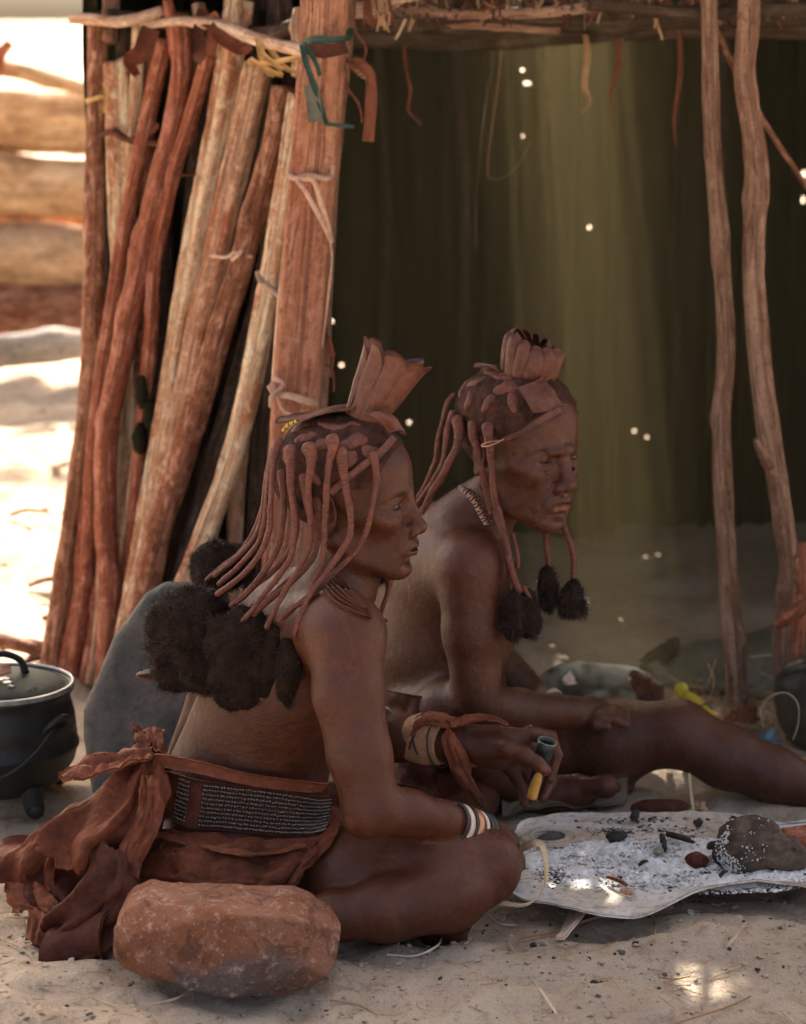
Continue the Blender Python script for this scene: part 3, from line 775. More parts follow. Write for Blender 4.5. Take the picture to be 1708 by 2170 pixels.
# far leg stretched out
S.chain([J(960, 1600, 4.220, .092), J(1150, 1588, 4.170, .078), J(1300, 1568, 4.130, .066), J(1438, 1552, 4.100, .055)], k=.04)
S.chain([J(1438, 1556, 4.100, .053), J(1540, 1604, 4.080, .052), J(1640, 1642, 4.070, .046), J(1745, 1685, 4.060, .034)], k=.03)
S.chain([J(1745, 1688, 4.060, .034), J(1800, 1690, 4.030, .03), J(1830, 1640, 4.030, .02)], k=.02)
HB = rotm(-46, 3, -2); oB = P(1104, 949, 3.95); scB = 1.11
S.group(head_sdf(True), HB, oB, scB, k=.016)
head_details(B_, HB, oB, scB, True)
B_.fine.append((oB-np.array([.135, .145, .145]), oB+np.array([.155, .135, .145]), .0020))
hb = P(1270, 1512, 4.02); B_.fine.append((hb-np.array([.055, .06, .035]), hb+np.array([.06, .06, .04]), .0026))
ft = P(1285, 1675, 4.02); B_.fine.append((ft-np.array([.055, .06, .045]), ft+np.array([.07, .10, .04]), .0026))
lo = (P(780, 1500, 4.0)[0], 3.72, -.03); hi = (P(1860, 1600, 4.1)[0]+.02, 4.46, P(1090, 780, 3.9)[2]+.03)
B_.mesh(lo, hi, M['skin_b'], h=.0056)

# ---------- hair caps
def hair_cap(per, H, o, sc, seed):
    def Fh(p):
        q = ((p-o.astype(np.float32))@H.astype(np.float32))/sc
        def el(c, r):
            z = q-np.array(c, np.float32); r = np.array(r, np.float32)
            k0 = np.linalg.norm(z/r, axis=1); k1 = np.linalg.norm(z/(r*r), axis=1); return k0*(k0-1)/np.maximum(k1, 1e-6)
        d = el((-.014, 0, .040), (.104, .079, .086))+(.003*fbm(p*70+seed, 3, seed+4)).astype(np.float32)
        cut = (q[:, 0]*.86+(.030-q[:, 2])*.50-.040)                     # hairline slopes from the crown down to behind the ear
        low = -(q[:, 2]+.058+.25*np.maximum(0, q[:, 0]+.03))
        ear = .040-np.linalg.norm((q-np.array((.022, 0, -.012), np.float32))[:, [0, 2]]*np.array((1, 1.0), np.float32), axis=1)
        d = np.maximum(np.maximum(np.maximum(d, cut), low), ear)
        return (d*sc+.0022*fbm(p*55+seed, 3, seed)).astype(np.float32)
    v, f = nets(Fh, o-.14, o+.14, .0032)
    return mesh_obj('hair', v, f, M['scalp'], per.root)
hair_cap(F, HF, oF, scF, 3)
hair_cap(B_, HB, oB, scB, 8)
def patches(per, H, o, sc, spots, seed):
    """flattened lumps of ochre clay pressed on the scalp"""
    W = head_world(H, o, sc); rng = np.random.RandomState(seed)
    for i, (az, el_, a, b) in enumerate(spots):
        az, el_ = math.radians(az), math.radians(el_)
        d = np.array([math.cos(el_)*math.cos(az), math.cos(el_)*math.sin(az), math.sin(el_)])
        c = np.array((-.014, 0, .038))+d*np.array((.106, .081, .085)); n = unit(d/np.array((.106, .081, .085)))
        t1 = unit(np.cross(n, (0, 1, .3))); t2 = np.cross(n, t1); ang = rng.uniform(-.5, .5)
        t1, t2 = t1*math.cos(ang)+t2*math.sin(ang), -t1*math.sin(ang)+t2*math.cos(ang)
        nu, nv = 8, 20; vs_ = []; 
        for i2 in range(nu):
            ph = math.pi/2*i2/(nu-1)
            for j in range(nv):
                th = 2*math.pi*j/nv; rr = 1+.20*math.sin(2*th+i)+.12*math.sin(3*th+i*2)
                vs_.append(c+t1*a*rr*math.sin(ph)*math.cos(th)+t2*b*rr*math.sin(ph)*math.sin(th)+n*(.0055*math.cos(ph)-.002))
        ff = [(i2*nv+j, (i2+1)*nv+j, (i2+1)*nv+(j+1) % nv, i2*nv+(j+1) % nv) for i2 in range(nu-1) for j in range(nv)]
        vv = np.array([W(*x) for x in vs_]); vv += .0012*np.stack([vn(vv*90), vn(vv*90+7), vn(vv*90+13)], -1)
        mesh_obj('clay_patch', vv, ff, M['clay'], per.root, uv=np.zeros((len(vv), 2)))
patches(F, HF, oF, scF, [(-62, 42, .020, .012), (-48, 28, .014, .014), (-70, 24, .010, .017), (-95, 38, .016, .010), (-120, 45, .02, .008),
    (-150, 55, .022, .010), (-60, 62, .020, .009), (-90, 60, .022, .010), (-128, 22, .010, .014), (-165, 30, .012, .012), (-100, 5, .009, .013)], 4)
patches(B_, HB, oB, scB, [(-70, 45, .018, .014), (-95, 60, .028, .012), (-120, 42, .018, .009), (-60, 30, .016, .009), (-85, 25, .008, .014), (-140, 30, .010, .016), (-110, 22, .009, .014), (-30, 75, .02, .012), (-150, 60, .018, .010)], 6)

# ---------- braids, front woman (Y runs from the head surface out over the shoulder)
def bd(rows, per, seed, s=1.0):
    n = len(rows); return braid(per, [(a, b, y, r*(s+(.92-s)*max(0, 1-i/(n*.20)))) for i, (a, b, y, r) in enumerate(rows)], seed=seed)
def from_crop(pts, ox, oy, k): return [(ox+a*k, oy+b*k) for a, b in pts]
CF = lambda pts: from_crop(pts, 533, 669.5, .3148)
def mk(pts, Ys, rs):
    n = len(pts); out = []
    for i, (a, b) in enumerate(pts):
        t = i/(n-1); out.append((a, b, np.interp(t, np.linspace(0, 1, len(Ys)), Ys), np.interp(t, np.linspace(0, 1, len(rs)), rs)))
    return out
BR = [
 (CF([(812,905),(835,1010),(838,1120),(820,1260),(780,1430),(715,1570),(600,1690),(510,1780),(430,1865),(340,1920),(200,2050)]), (3.512,3.500,3.492,3.487,3.480,3.470,3.460,3.455), (.0085,.0075,.0072,.0068,.0066,.006)),
 (CF([(600,880),(610,960),(622,1060),(640,1200),(672,1350),(665,1470),(610,1580),(510,1720),(430,1830),(365,1960),(300,2140)]), (3.494,3.484,3.478,3.472,3.462,3.452,3.440,3.43), (.013,.0115,.0090,.0085,.0082,.0078,.0075,.0070)),
 (CF([(535,800),(545,860),(530,960),(512,1100),(497,1300),(490,1480),(478,1640),(425,1790),(385,1900),(330,2020),(290,2160)]), (3.496,3.486,3.478,3.474,3.466,3.456,3.446,3.436), (.016,.0105,.0088,.0082,.0082,.0080,.0076,.007)),
 (CF([(375,850),(400,930),(395,1020),(385,1200),(395,1380),(385,1540),(330,1690),(255,1800),(180,1930),(90,2110)]), (3.500,3.486,3.478,3.472,3.466,3.458,3.455), (.014,.0125,.0088,.0082,.0082,.0078,.0072)),
 (CF([(262,870),(262,960),(262,1140),(288,1340),(290,1490),(255,1640),(170,1770),(70,1890),(0,1990),(-90,2080)]), (3.512,3.496,3.484,3.478,3.472,3.470,3.48), (.013,.0105,.0080,.0078,.0080,.0076,.007)),
 (CF([(200,820),(165,900),(145,1050),(128,1250),(125,1430),(60,1590),(0,1690),(-120,1790),(-240,1880)]), (3.545,3.530,3.515,3.505,3.500,3.50,3.52), (.009,.0078,.0075,.0078,.0078,.0074)),
 (CF([(165,880),(135,1000),(108,1150),(92,1330),(60,1490),(-10,1600),(-110,1710),(-230,1820)]), (3.570,3.555,3.545,3.54,3.54,3.55), (.0075,.0070,.0068,.007)),
 (CF([(150,900),(112,1080),(80,1270),(50,1420),(-20,1540),(-130,1650),(-260,1760)]), (3.600,3.590,3.585,3.58,3.59), (.0068,.0066,.0066)),
 (CF([(140,930),(95,1120),(60,1330),(0,1480),(-90,1600),(-220,1710),(-310,1790)]), (3.630,3.625,3.62,3.63), (.0062,.006,.006)),
 (CF([(205,1030),(215,1200),(215,1350),(190,1520),(110,1680),(0,1830),(-110,1930)]), (3.540,3.520,3.510,3.505,3.51), (.0085,.0078,.0074)),
 (CF([(345,1060),(380,1260),(420,1420),(435,1560),(380,1680),(260,1800),(130,1900),(20,2000),(-60,2070)]), (3.515,3.500,3.492,3.486,3.484,3.49), (.0085,.0078,.0078)),
 (CF([(440,1200),(455,1400),(440,1560),(360,1680),(240,1790),(110,1890),(-10,1960)]), (3.520,3.512,3.505,3.50,3.50), (.0075,.0070,.0068)),
 (CF([(300,1250),(300,1450),(240,1600),(140,1720),(40,1800),(-60,1900),(-150,1960)]), (3.530,3.520,3.515,3.51,3.52), (.0075,.0070,.0068)),
 (CF([(935,1735),(915,1850),(885,1960),(845,2060),(825,2110)]), (3.66,3.66,3.66), (.0085,.0075,.007)),
 (CF([(455,1860),(380,1905),(280,1960),(220,2010),(170,2060)]), (3.452,3.45,3.448), (.0078,.0072,.0066)),
]
for i, (pts, Ys, rs) in enumerate(BR): bd(mk(pts, Ys, rs), F, 100+i, .57)
CB = lambda pts: from_crop(pts, 854, 656, .3433)
BB = [
 (CB([(335,650),(350,740),(335,840),(295,920),(255,1010),(205,1090),(160,1170),(110,1265)]), (3.935,3.920,3.915,3.925,3.945), (.013,.0100,.0085,.008)),
 (CB([(325,520),(280,570),(245,690),(215,820),(200,930),(155,1050),(90,1170)]), (3.985,3.975,3.970,3.975,3.995), (.0062,.0066,.006)),
 (CB([(315,620),(280,740),(262,860),(245,950),(190,1060),(110,1170),(60,1230)]), (3.960,3.945,3.940,3.955,3.995), (.0085,.0075,.007)),
 (CB([(430,680),(438,780),(460,880),(488,980),(505,1080),(530,1180),(555,1270)]), (3.910,3.900,3.893,3.890,3.887), (.011,.0085,.0075)),
 (CB([(520,690),(528,780),(545,920),(552,1050),(575,1190),(610,1320),(640,1470),(665,1600),(725,1755)]), (3.887,3.877,3.871,3.865,3.857,3.845,3.830), (.0135,.0090,.0080,.0080,.0082,.008)),
 (CB([(565,1230),(600,1330),(635,1450),(650,1560),(668,1660),(678,1745)]), (3.875,3.855,3.840), (.007,.0075,.0070)),
 (CB([(672,1370),(690,1450),(712,1540),(706,1610)]), (3.865,3.850,3.845), (.006,.0055,.0045)),
 (CB([(735,1700),(765,1750),(790,1790)]), (3.840,3.835), (.006,.005)),
 (CB([(878,1300),(880,1380),(884,1470),(905,1600)]), (3.935,3.920,3.915), (.0072,.0072,.0066)),
 (CB([(975,1290),(1005,1370),(1035,1450),(1055,1550),(1055,1680)]), (3.925,3.905,3.895), (.0072,.0076,.0070)),
]
for i, (pts, Ys, rs) in enumerate(BB): bd(mk(pts, Ys, rs), B_, 200+i, .70)
for sc2, y0 in ((1, 3.70), (1, 3.72)): pass

# ---------- wool pompoms
def blob(px, py, Y, rx, ry, rz): return (P(px, py, Y), (rx, ry, rz))
fuzzball('wool_tassel', F, [blob(408, 1325, 3.56, .068, .06, .060), blob(375, 1400, 3.58, .045, .05, .05), blob(450, 1400, 3.55, .062, .055, .06), blob(350, 1340, 3.60, .03, .04, .045)], M['wool'], 15000, .016, 1)
fuzzball('wool_tassel', F, [blob(515, 1365, 3.50, .058, .042, .060), blob(510, 1440, 3.50, .052, .04, .052)], M['wool'], 9000, .013, 2)
fuzzball('wool_tassel', F, [blob(480, 1190, 3.72, .055, .04, .036), blob(450, 1220, 3.70, .035, .04, .04)], M['wool'], 7000, .012, 3)
fuzzball('wool_tassel', F, [blob(540, 1420, 3.485, .024, .024, .052), blob(533, 1478, 3.485, .016, .016, .022)], M['wool'], 4500, .010, 4, down=.5)
fuzzball('wool_tassel', F, [blob(612, 1415, 3.455, .021, .022, .045), blob(608, 1475, 3.455, .017, .018, .032)], M['wool'], 4500, .009, 5, down=.5)
fuzzball('wool_tassel', F, [blob(575, 1395, 3.485, .028, .026, .055), blob(565, 1450, 3.485, .022, .02, .03)], M['wool'], 3000, .010, 6, down=.5)
fuzzball('wool_tassel', F, [blob(800, 1195, 3.69, .020, .03, .038)], M['wool'], 3000, .012, 7, down=.3)
fuzzball('wool_tassel', B_, [blob(1090, 1295, 3.830, .022, .022, .042), blob(1088, 1330, 3.830, .022, .022, .025)], M['wool'], 5000, .012, 11, down=.6)
fuzzball('wool_tassel', B_, [blob(1118, 1290, 3.845, .022, .022, .042), blob(1125, 1325, 3.845, .022, .02, .022)], M['wool'], 5000, .012, 12, down=.6)
fuzzball('wool_tassel', B_, [blob(1162, 1225, 3.910, .016, .016, .022), blob(1163, 1258, 3.910, .020, .02, .028)], M['wool'], 5000, .012, 13, down=.6)
fuzzball('wool_tassel', B_, [blob(1216, 1250, 3.890, .016, .018, .020), blob(1216, 1282, 3.890, .024, .022, .024)], M['wool'], 6000, .014, 14, down=.6)

# ---------- crowns of leather
def hd(name, per): return per.root
crownF = bpy.data.objects.new('leather_crown', None); link(crownF); crownF.parent = F.root
crownB = bpy.data.objects.new('leather_crown', None); link(crownB); crownB.parent = B_.root
crown(crownF, P(768, 892, 3.580), P(846, 742, 3.580), .0255, .0410, (1, 0, .42), petals=8, seed=1, squash=.58, scallop=.20, rel=.0115)
crown(crownB, P(1108, 834, 3.940), P(1140, 706, 3.940), .0300, .0450, (1, 0, .35), petals=12, seed=2, squash=.85, open_=-1, bulge=.006, scallop=.13, rel=.0085, cut=.18, cuta=-.7)
# front and rear flaps, head strap
flap('crown_flap', crownF, [[(772, 880, 3.545), (800, 874, 3.54), (822, 876, 3.545)], [(802, 888, 3.535), (822, 885, 3.53), (840, 890, 3.54)], [(825, 915, 3.54), (843, 912, 3.535), (860, 922, 3.55)]], M['leather_crown'], thick=.005, n=(16, 12))
flap('crown_flap', crownF, [[(752, 868, 3.555), (748, 862, 3.585), (745, 856, 3.615)], [(700, 874, 3.55), (698, 868, 3.58), (698, 862, 3.61)], [(645, 888, 3.555), (643, 882, 3.585), (648, 876, 3.61)], [(583, 894, 3.575), (584, 890, 3.59), (590, 886, 3.60)]], M['leather_crown'], thick=.0024, n=(24, 12), wav=.004)
flap('crown_flap', crownB, [[(1095, 822, 3.870), (1125, 812, 3.870), (1150, 800, 3.900)], [(1115, 850, 3.855), (1145, 840, 3.855), (1172, 828, 3.880)], [(1130, 875, 3.855), (1165, 872, 3.850), (1196, 862, 3.880)]], M['leather_crown'], thick=.0024, n=(18, 16), wav=.002)
flap('crown_flap', crownB, [[(1065, 790, 3.930), (1066, 784, 3.970)], [(1035, 778, 3.930), (1035, 772, 3.970)], [(1003, 777, 3.940), (1003, 771, 3.970)]], M['leather_crown'], thick=.0024, n=(14, 8), wav=.002)
def strap(name, per, rows, wd, mat, th=.0016, n=40, facing=(0, -1, 0), taper=1.0, body=None):
    s = spline(np.array([tuple(P(a, b, c)) for a, b, c in rows]), n); t = np.gradient(s, axis=0); t /= np.linalg.norm(t, axis=1)[:, None]
    f_ = np.asarray(facing, float); side = np.cross(t, f_); side /= np.linalg.norm(side, axis=1)[:, None]
    wv = np.linspace(1, taper, n)[:, None]*wd/2
    g = np.stack([s-side*wv, s-side*wv*.4, s+side*wv*.4, s+side*wv], 1)
    if body is not None: g = ray_out(body, g, .005)
    return sheet(name, g, mat, per, thick=th)
strap('head_strap', F.root, [(836, 926, 3.530), (815, 950, 3.517), (775, 982, 3.503), (735, 1015, 3.498), (700, 1045, 3.50)], .011, M['leather_crown'], body=F.S.ev)
strap('head_strap', B_.root, [(1190, 868, 3.865), (1150, 888, 3.842), (1105, 915, 3.845), (1065, 932, 3.855)], .014, M['leather_crown'], facing=(.3, -1, .2), taper=.6, body=B_.S.ev)
v, f, uv = tube(pxs([(1068, 930, 3.853, .0012), (1050, 940, 3.853, .0012), (1030, 946, 3.860, .0012), (1020, 944, 3.870, .0012), (1034, 937, 3.860, .0011), (1060, 934, 3.854, .0011)]), n=30, seg=6)
mesh_obj('head_string', v, f, M['hide_thong'], B_.root, uv=uv)
# yellow and black beads at the back of the front crown
bs = spline(np.array([P(628, 893, 3.56), P(612, 900, 3.565), P(600, 912, 3.57)]), 14)
for i, c in enumerate(bs):
    g = []
    vv, ff, _ = ring(c, bs[min(i+1, 13)]-bs[max(i-1, 0)], .0022, .0022, .0008, n=8)
    mesh_obj('bead', vv, ff, M['yellow_plastic'] if i % 4 != 2 else M['rubber'], F.root)

# ---------- necklaces
def necklace(per, rows, r, mat, name='necklace', seed=0, rough=.12, wave=0):
    cc = (ray_out if per is F else push)(per.S.ev, spline(np.array([P(*q) for q in rows]), 26), r*.9+.001*(seed % 3)); v, f, uv = tube([tuple(q)+(r,) for q in cc], n=70, seg=8, rough=rough, rs=400, seed=seed)
    return mesh_obj(name, v, f, mat, per.root, uv=uv)
for i in range(6):
    d = i*9.5-10
    necklace(F, [(695-d*.3, 1205+d, 3.535), (720-d*.3, 1235+d, 3.500), (745, 1262+d*.8, 3.488), (775+d*.3, 1288+d*.5, 3.49), (800+i*4, 1305+i*2, 3.50)], .0021, M['leather_dark'], seed=i)
for i in range(4):
    d = i*5.0
    r_ = [(972+d*.6, 1030+d*.2, 3.940), (985+d, 1042, 3.920), (1003+d, 1062, 3.915), (1017+d, 1088, 3.915), (1030+d, 1112, 3.920)]
    c = push(B_.S.ev, spline(np.array([P(*q) for q in r_]), 34), .003); parts = []
    necklace(B_, r_, .0022, M['leather_dark'], seed=20+i)
    if i in (0, 1, 3):
        for j in range(2 if i == 0 else 6, 33):
            if (j*7+i*3) % 5 < 2: continue
            vv, ff, uu = ring(c[j], c[min(j+1, 33)]-c[j-1], .0028, .0018, .0008, n=8); parts.append((vv, ff, uu))
        vv, ff, uu = merge(parts); o = mesh_obj('necklace_beads', vv, ff, M['bone'] if i == 0 else M['copper'] if i == 1 else M['bead_metal'], B_.root); 

# ---------- armlets and bracelets
def bracelet(per, c, d, r, wdt, th, mat, **kw):
    vv, ff, uu = ring(np.asarray(c), d, r, wdt, th, **kw); return mesh_obj('bracelet', vv, ff, mat, per.root, uv=uu)
wa = P(950, 1742, 3.408); wb = P(1018, 1764, 3.452); dw = wb-wa
for t, wd_, mt, rr in ((.10, .006, 'rubber', .0335), (.26, .011, 'bone', .0325), (.44, .006, 'rubber', .0335), (.60, .013, 'copper', .0320), (.76, .007, 'bone', .0312), (.90, .008, 'rubber', .0320), (1.03, .009, 'teal_metal', .0325)):
    bracelet(F, wa+dw*t, dw+np.array([0, .012*math.sin(t*9), 0]), rr*.93, wd_, .0022, M[mt])
bracelet(F, P(803, 1556, 3.76), P(850, 1562, 3.745)-P(765, 1572, 3.78), .042, .030, .003, M['bone'])
c0 = P(1163, 1493, 4.225); bracelet(B_, c0, P(1170, 1500, 4.14)-P(1085, 1445, 4.20), .030, .010, .002, M['bone'])
# wrap on the far wrist: bone cuff, thongs, soft hide strip knotted with hanging ends
wa = P(880, 1562, 3.735); wb = P(945, 1575, 3.697)
v, f, uv = tube([tuple(wa)+(.0375,), tuple((wa+wb)/2)+(.0385,), tuple(wb)+(.0330,)], n=18, seg=28, rough=.06, rs=30, square=.15)
mesh_obj('wrist_cuff', v, f, M['yellow_bark'] if False else M['leather_pale'], F.root, uv=uv)
for t, tl in ((.35, .012), (.5, -.010), (.85, .004)):
    vv, ff, uu = ring(wa+(wb-wa)*t, (wb-wa)+np.array([tl, 0, tl])*2, .0405, .0028, .0012, n=36); mesh_obj('cuff_cord', vv, ff, M['rubber'], F.root)
flap('wrist_wrap', F.root, [[(868, 1560, 3.685), (880, 1530, 3.685), (900, 1510, 3.710)], [(905, 1535, 3.675), (915, 1518, 3.680), (925, 1510, 3.710)], [(950, 1545, 3.665), (955, 1527, 3.675), (962, 1522, 3.700)], [(965, 1540, 3.660), (985, 1522, 3.670), (990, 1518, 3.700)]], M['leather_wrap'], thick=.0024, n=(26, 20), wav=.006, ragged=.08)
flap('wrist_wrap', F.root, [[(950, 1528, 3.672), (958, 1542, 3.655)], [(990, 1519, 3.675), (1000, 1528, 3.660)], [(1030, 1515, 3.680), (1040, 1526, 3.662)], [(1062, 1524, 3.682), (1078, 1537, 3.668)]], M['leather_wrap'], thick=.005, n=(26, 10), wav=.004, ragged=.1)
flap('wrist_wrap', F.root, [[(935, 1560, 3.652), (952, 1545, 3.652), (962, 1560, 3.655)], [(945, 1600, 3.652), (965, 1590, 3.648), (995, 1610, 3.660)], [(965, 1650, 3.660), (985, 1640, 3.655), (1000, 1650, 3.665)], [(1000, 1690, 3.670), (1010, 1680, 3.665), (1020, 1684, 3.670)], [(1016, 1712, 3.675), (1022, 1710, 3.670), (1028, 1708, 3.675)]], M['leather_wrap'], thick=.0024, n=(34, 16), wav=.006, ragged=.06, seed=2)
flap('wrist_wrap', F.root, [[(960, 1600, 3.665), (985, 1604, 3.670)], [(990, 1625, 3.665), (1005, 1612, 3.670)], [(1020, 1622, 3.675), (1035, 1608, 3.680)]], M['leather_wrap'], thick=.0024, n=(16, 10), wav=.004, ragged=.1, seed=3)
# ---------- belt, skirt
def wrap_band(rows_top, rows_bot, n=80, out=0):
    a = spline(np.array([P(*q) for q in rows_top]), n); b = spline(np.array([P(*q) for q in rows_bot]), n)
    return a, b
bt, bb = wrap_band([(318, 1660, 3.60), (350, 1640, 3.53), (420, 1658, 3.487), (500, 1668, 3.468), (600, 1680, 3.465), (672, 1692, 3.485), (700, 1692, 3.53)],
                   [(308, 1740, 3.60), (335, 1722, 3.53), (405, 1750, 3.483), (490, 1758, 3.462), (590, 1768, 3.458), (655, 1768, 3.478), (690, 1760, 3.53)])
g = ray_out(F.S.ev, np.stack([bt+(bb-bt)*t for t in np.linspace(-.06, 1.06, 8)], 1), .006)
belt = sheet('belt', g, M['leather_dark'], F.root, thick=.005)
bpts = []; beads = []; rngb = np.random.RandomState(9)
dirs = gnormals(np.stack([bt, bb], 1))[:, 0]
if dirs[40][1] > 0: dirs = -dirs
rows_n = 10; nb = 86
bt2, bb2 = spline(bt, nb), spline(bb, nb); d2 = spline(dirs, nb)
ico = []
bmx = bmesh.new(); bmesh.ops.create_icosphere(bmx, subdivisions=1, radius=1); icov = np.array([v_.co for v_ in bmx.verts]); icof = [tuple(v_.index for v_ in f_.verts) for f_ in bmx.faces]; bmx.free()
for i in range(nb):
    u = i/(nb-1)
    for j in range(rows_n):
        if .23 < u < .305 or .36 < u < .42: continue
        bpts.append(bt2[i]+(bb2[i]-bt2[i])*((j+.5)/rows_n)+rngb.normal(0, .00035, 3))
for c in ray_out(F.S.ev, np.array(bpts), .007)+unit(np.array([0, 0, CAM_H])-P(500, 1700, 3.47))*.0048: beads.append((icov*np.array([.0029, .0025, .0026])+c, icof, None))
vv, ff, uu = merge(beads); o = mesh_obj('beadwork', vv, ff, M['bead_metal'], belt); o['kind'] = 'stuff'
strap('belt_strap', F.root, [(308, 1612, 3.54), (345, 1612, 3.50), (430, 1628, 3.474), (520, 1650, 3.462), (600, 1662, 3.462), (660, 1668, 3.478), (690, 1668, 3.52)], .021, M['leather_wrap'], th=.004, n=60, taper=.75, body=F.S.ev)
skirt = empty('tmp', (0, 0, 0)); bpy.data.objects.remove(skirt)
L_ = M['leather']; R_ = F.root
# drape over the hip, down to the ground in front
flap('leather_skirt', R_, [[(300, 1752, 3.56), (400, 1765, 3.47), (500, 1775, 3.445), (600, 1782, 3.44), (690, 1765, 3.47), (720, 1715, 3.50)],
    [(280, 1790, 3.55), (390, 1800, 3.42), (500, 1815, 3.395), (600, 1815, 3.385), (680, 1790, 3.41), (725, 1730, 3.47)],
    [(265, 1850, 3.50), (380, 1860, 3.37), (490, 1868, 3.355), (590, 1862, 3.350), (650, 1830, 3.37), (700, 1760, 3.44)],
    [(260, 1915, 3.46), (370, 1925, 3.36), (480, 1930, 3.345), (570, 1915, 3.34), (615, 1888, 3.345), (655, 1795, 3.40)]], L_, thick=.0024, n=(60, 90), wav=.016, freq=5, seed=1, ragged=.03, on_body=F.S.ev, m=.008, pleat=3, pamp=.006, fine=.003)
flap('leather_skirt', R_, [[(300, 1758, 3.52), (420, 1775, 3.445), (540, 1790, 3.43), (650, 1786, 3.44)], [(330, 1775, 3.49), (430, 1795, 3.41), (540, 1805, 3.395), (640, 1795, 3.415)], [(370, 1775, 3.47), (450, 1800, 3.39), (550, 1808, 3.375), (650, 1790, 3.40)]], M['leather_wrap'], thick=.0024, n=(30, 60), wav=.008, freq=4, seed=2, on_body=F.S.ev, m=.018)
# bunched back of the skirt
flap('leather_skirt', R_, [[(345, 1560, 3.56), (320, 1575, 3.53), (290, 1590, 3.52)], [(350, 1620, 3.50), (300, 1640, 3.47), (255, 1630, 3.48)], [(345, 1700, 3.46), (270, 1720, 3.40), (185, 1700, 3.43)], [(300, 1790, 3.42), (200, 1790, 3.34), (110, 1770, 3.38)], [(255, 1870, 3.40), (170, 1850, 3.32), (65, 1800, 3.37)]], L_, thick=.0024, n=(90, 90), wav=.034, freq=2.2, seed=5, ragged=.08, pleat=1.1, pamp=.010, fine=.0035)
flap('leather_skirt', R_, [[(330, 1600, 3.52), (290, 1600, 3.54), (250, 1615, 3.57)], [(270, 1660, 3.50), (210, 1670, 3.52), (180, 1690, 3.56)], [(200, 1750, 3.44), (150, 1740, 3.46), (95, 1740, 3.52)], [(140, 1830, 3.42), (80, 1810, 3.44), (0, 1800, 3.50)], [(110, 1900, 3.42), (50, 1890, 3.44), (-30, 1860, 3.48)]], L_, thick=.0024, n=(90, 90), wav=.038, freq=2.2, seed=8, ragged=.08, pleat=.8, pamp=.010, fine=.0035)
flap('leather_skirt', R_, [[(300, 1640, 3.45), (340, 1650, 3.44)], [(290, 1720, 3.41), (345, 1730, 3.41)], [(255, 1790, 3.37), (310, 1810, 3.37)], [(240, 1830, 3.35), (290, 1860, 3.36)]], M['leather_wrap'], thick=.0024, n=(40, 24), wav=.02, freq=5, seed=12, ragged=.06)
flap('leather_skirt', R_, [[(200, 1790, 3.36), (250, 1800, 3.35), (300, 1830, 3.37)], [(175, 1860, 3.33), (240, 1880, 3.30), (310, 1890, 3.34)], [(110, 1950, 3.34), (190, 1960, 3.29), (275, 1960, 3.32)], [(90, 2000, 3.36), (150, 2030, 3.29), (235, 2010, 3.30)]], M['leather_dark'], thick=.0024, n=(70, 80), wav=.038, freq=2.2, seed=15, ragged=.08, pleat=1.0, pamp=.010, fine=.0035)
flap('leather_skirt', R_, [[(130, 1640, 3.50), (140, 1660, 3.46)], [(190, 1610, 3.52), (195, 1640, 3.46)], [(260, 1595, 3.54), (260, 1620, 3.47)], [(320, 1580, 3.54), (320, 1610, 3.49)]], M['leather_wrap'], thick=.006, n=(40, 16), wav=.018, freq=5, seed=18, ragged=.12)
flap('leather_skirt', R_, [[(280, 1540, 3.60), (285, 1580, 3.54)], [(310, 1545, 3.585), (315, 1590, 3.53)], [(345, 1542, 3.57), (352, 1600, 3.51)]], L_, thick=.0024, n=(20, 20), wav=.012, freq=4, seed=19, ragged=.1)
flap('leather_skirt', R_, [[(20, 1870, 3.45), (100, 1880, 3.42)], [(10, 1910, 3.44), (125, 1920, 3.38)], [(60, 1930, 3.40), (135, 1960, 3.36)], [(60, 2000, 3.34), (100, 2010, 3.32)]], M['leather_wrap'], thick=.0024, n=(40, 24), wav=.02, freq=4, seed=21, ragged=.06)
flap('leather_skirt', R_, [[(360, 1600, 3.60), (310, 1610, 3.60), (260, 1640, 3.61)], [(350, 1720, 3.52), (260, 1730, 3.50), (170, 1740, 3.52)], [(330, 1830, 3.46), (210, 1840, 3.44), (70, 1820, 3.46)], [(300, 1930, 3.42), (190, 1935, 3.40), (60, 1900, 3.43)], [(280, 1985, 3.38), (180, 1985, 3.37), (75, 1960, 3.40)]], M['leather_dark'], thick=.0024, n=(60, 60), wav=.03, freq=3, seed=41, ragged=.05, fine=.003)
# curled roll of leather on the sand
gr = []
for i in range(26):
    t = i/25; row = []
    for j in range(30):
        a = j/29*1.65*math.pi+.2; rr = .036*(1+.10*math.sin(5*t+a))
        c = P(235-125*t, 1985+35*t, 3.30+.02*t); row.append(c+np.array([.35*rr*math.cos(a), rr*math.cos(a)*.9, rr*math.sin(a)]))
    gr.append(row)
gr = np.array(gr); gr += gnormals(gr)*(.006*fbm(gr*25, 3, 4))[..., None]
sheet('leather_skirt', gr, M['leather_dark'], R_, thick=.005)
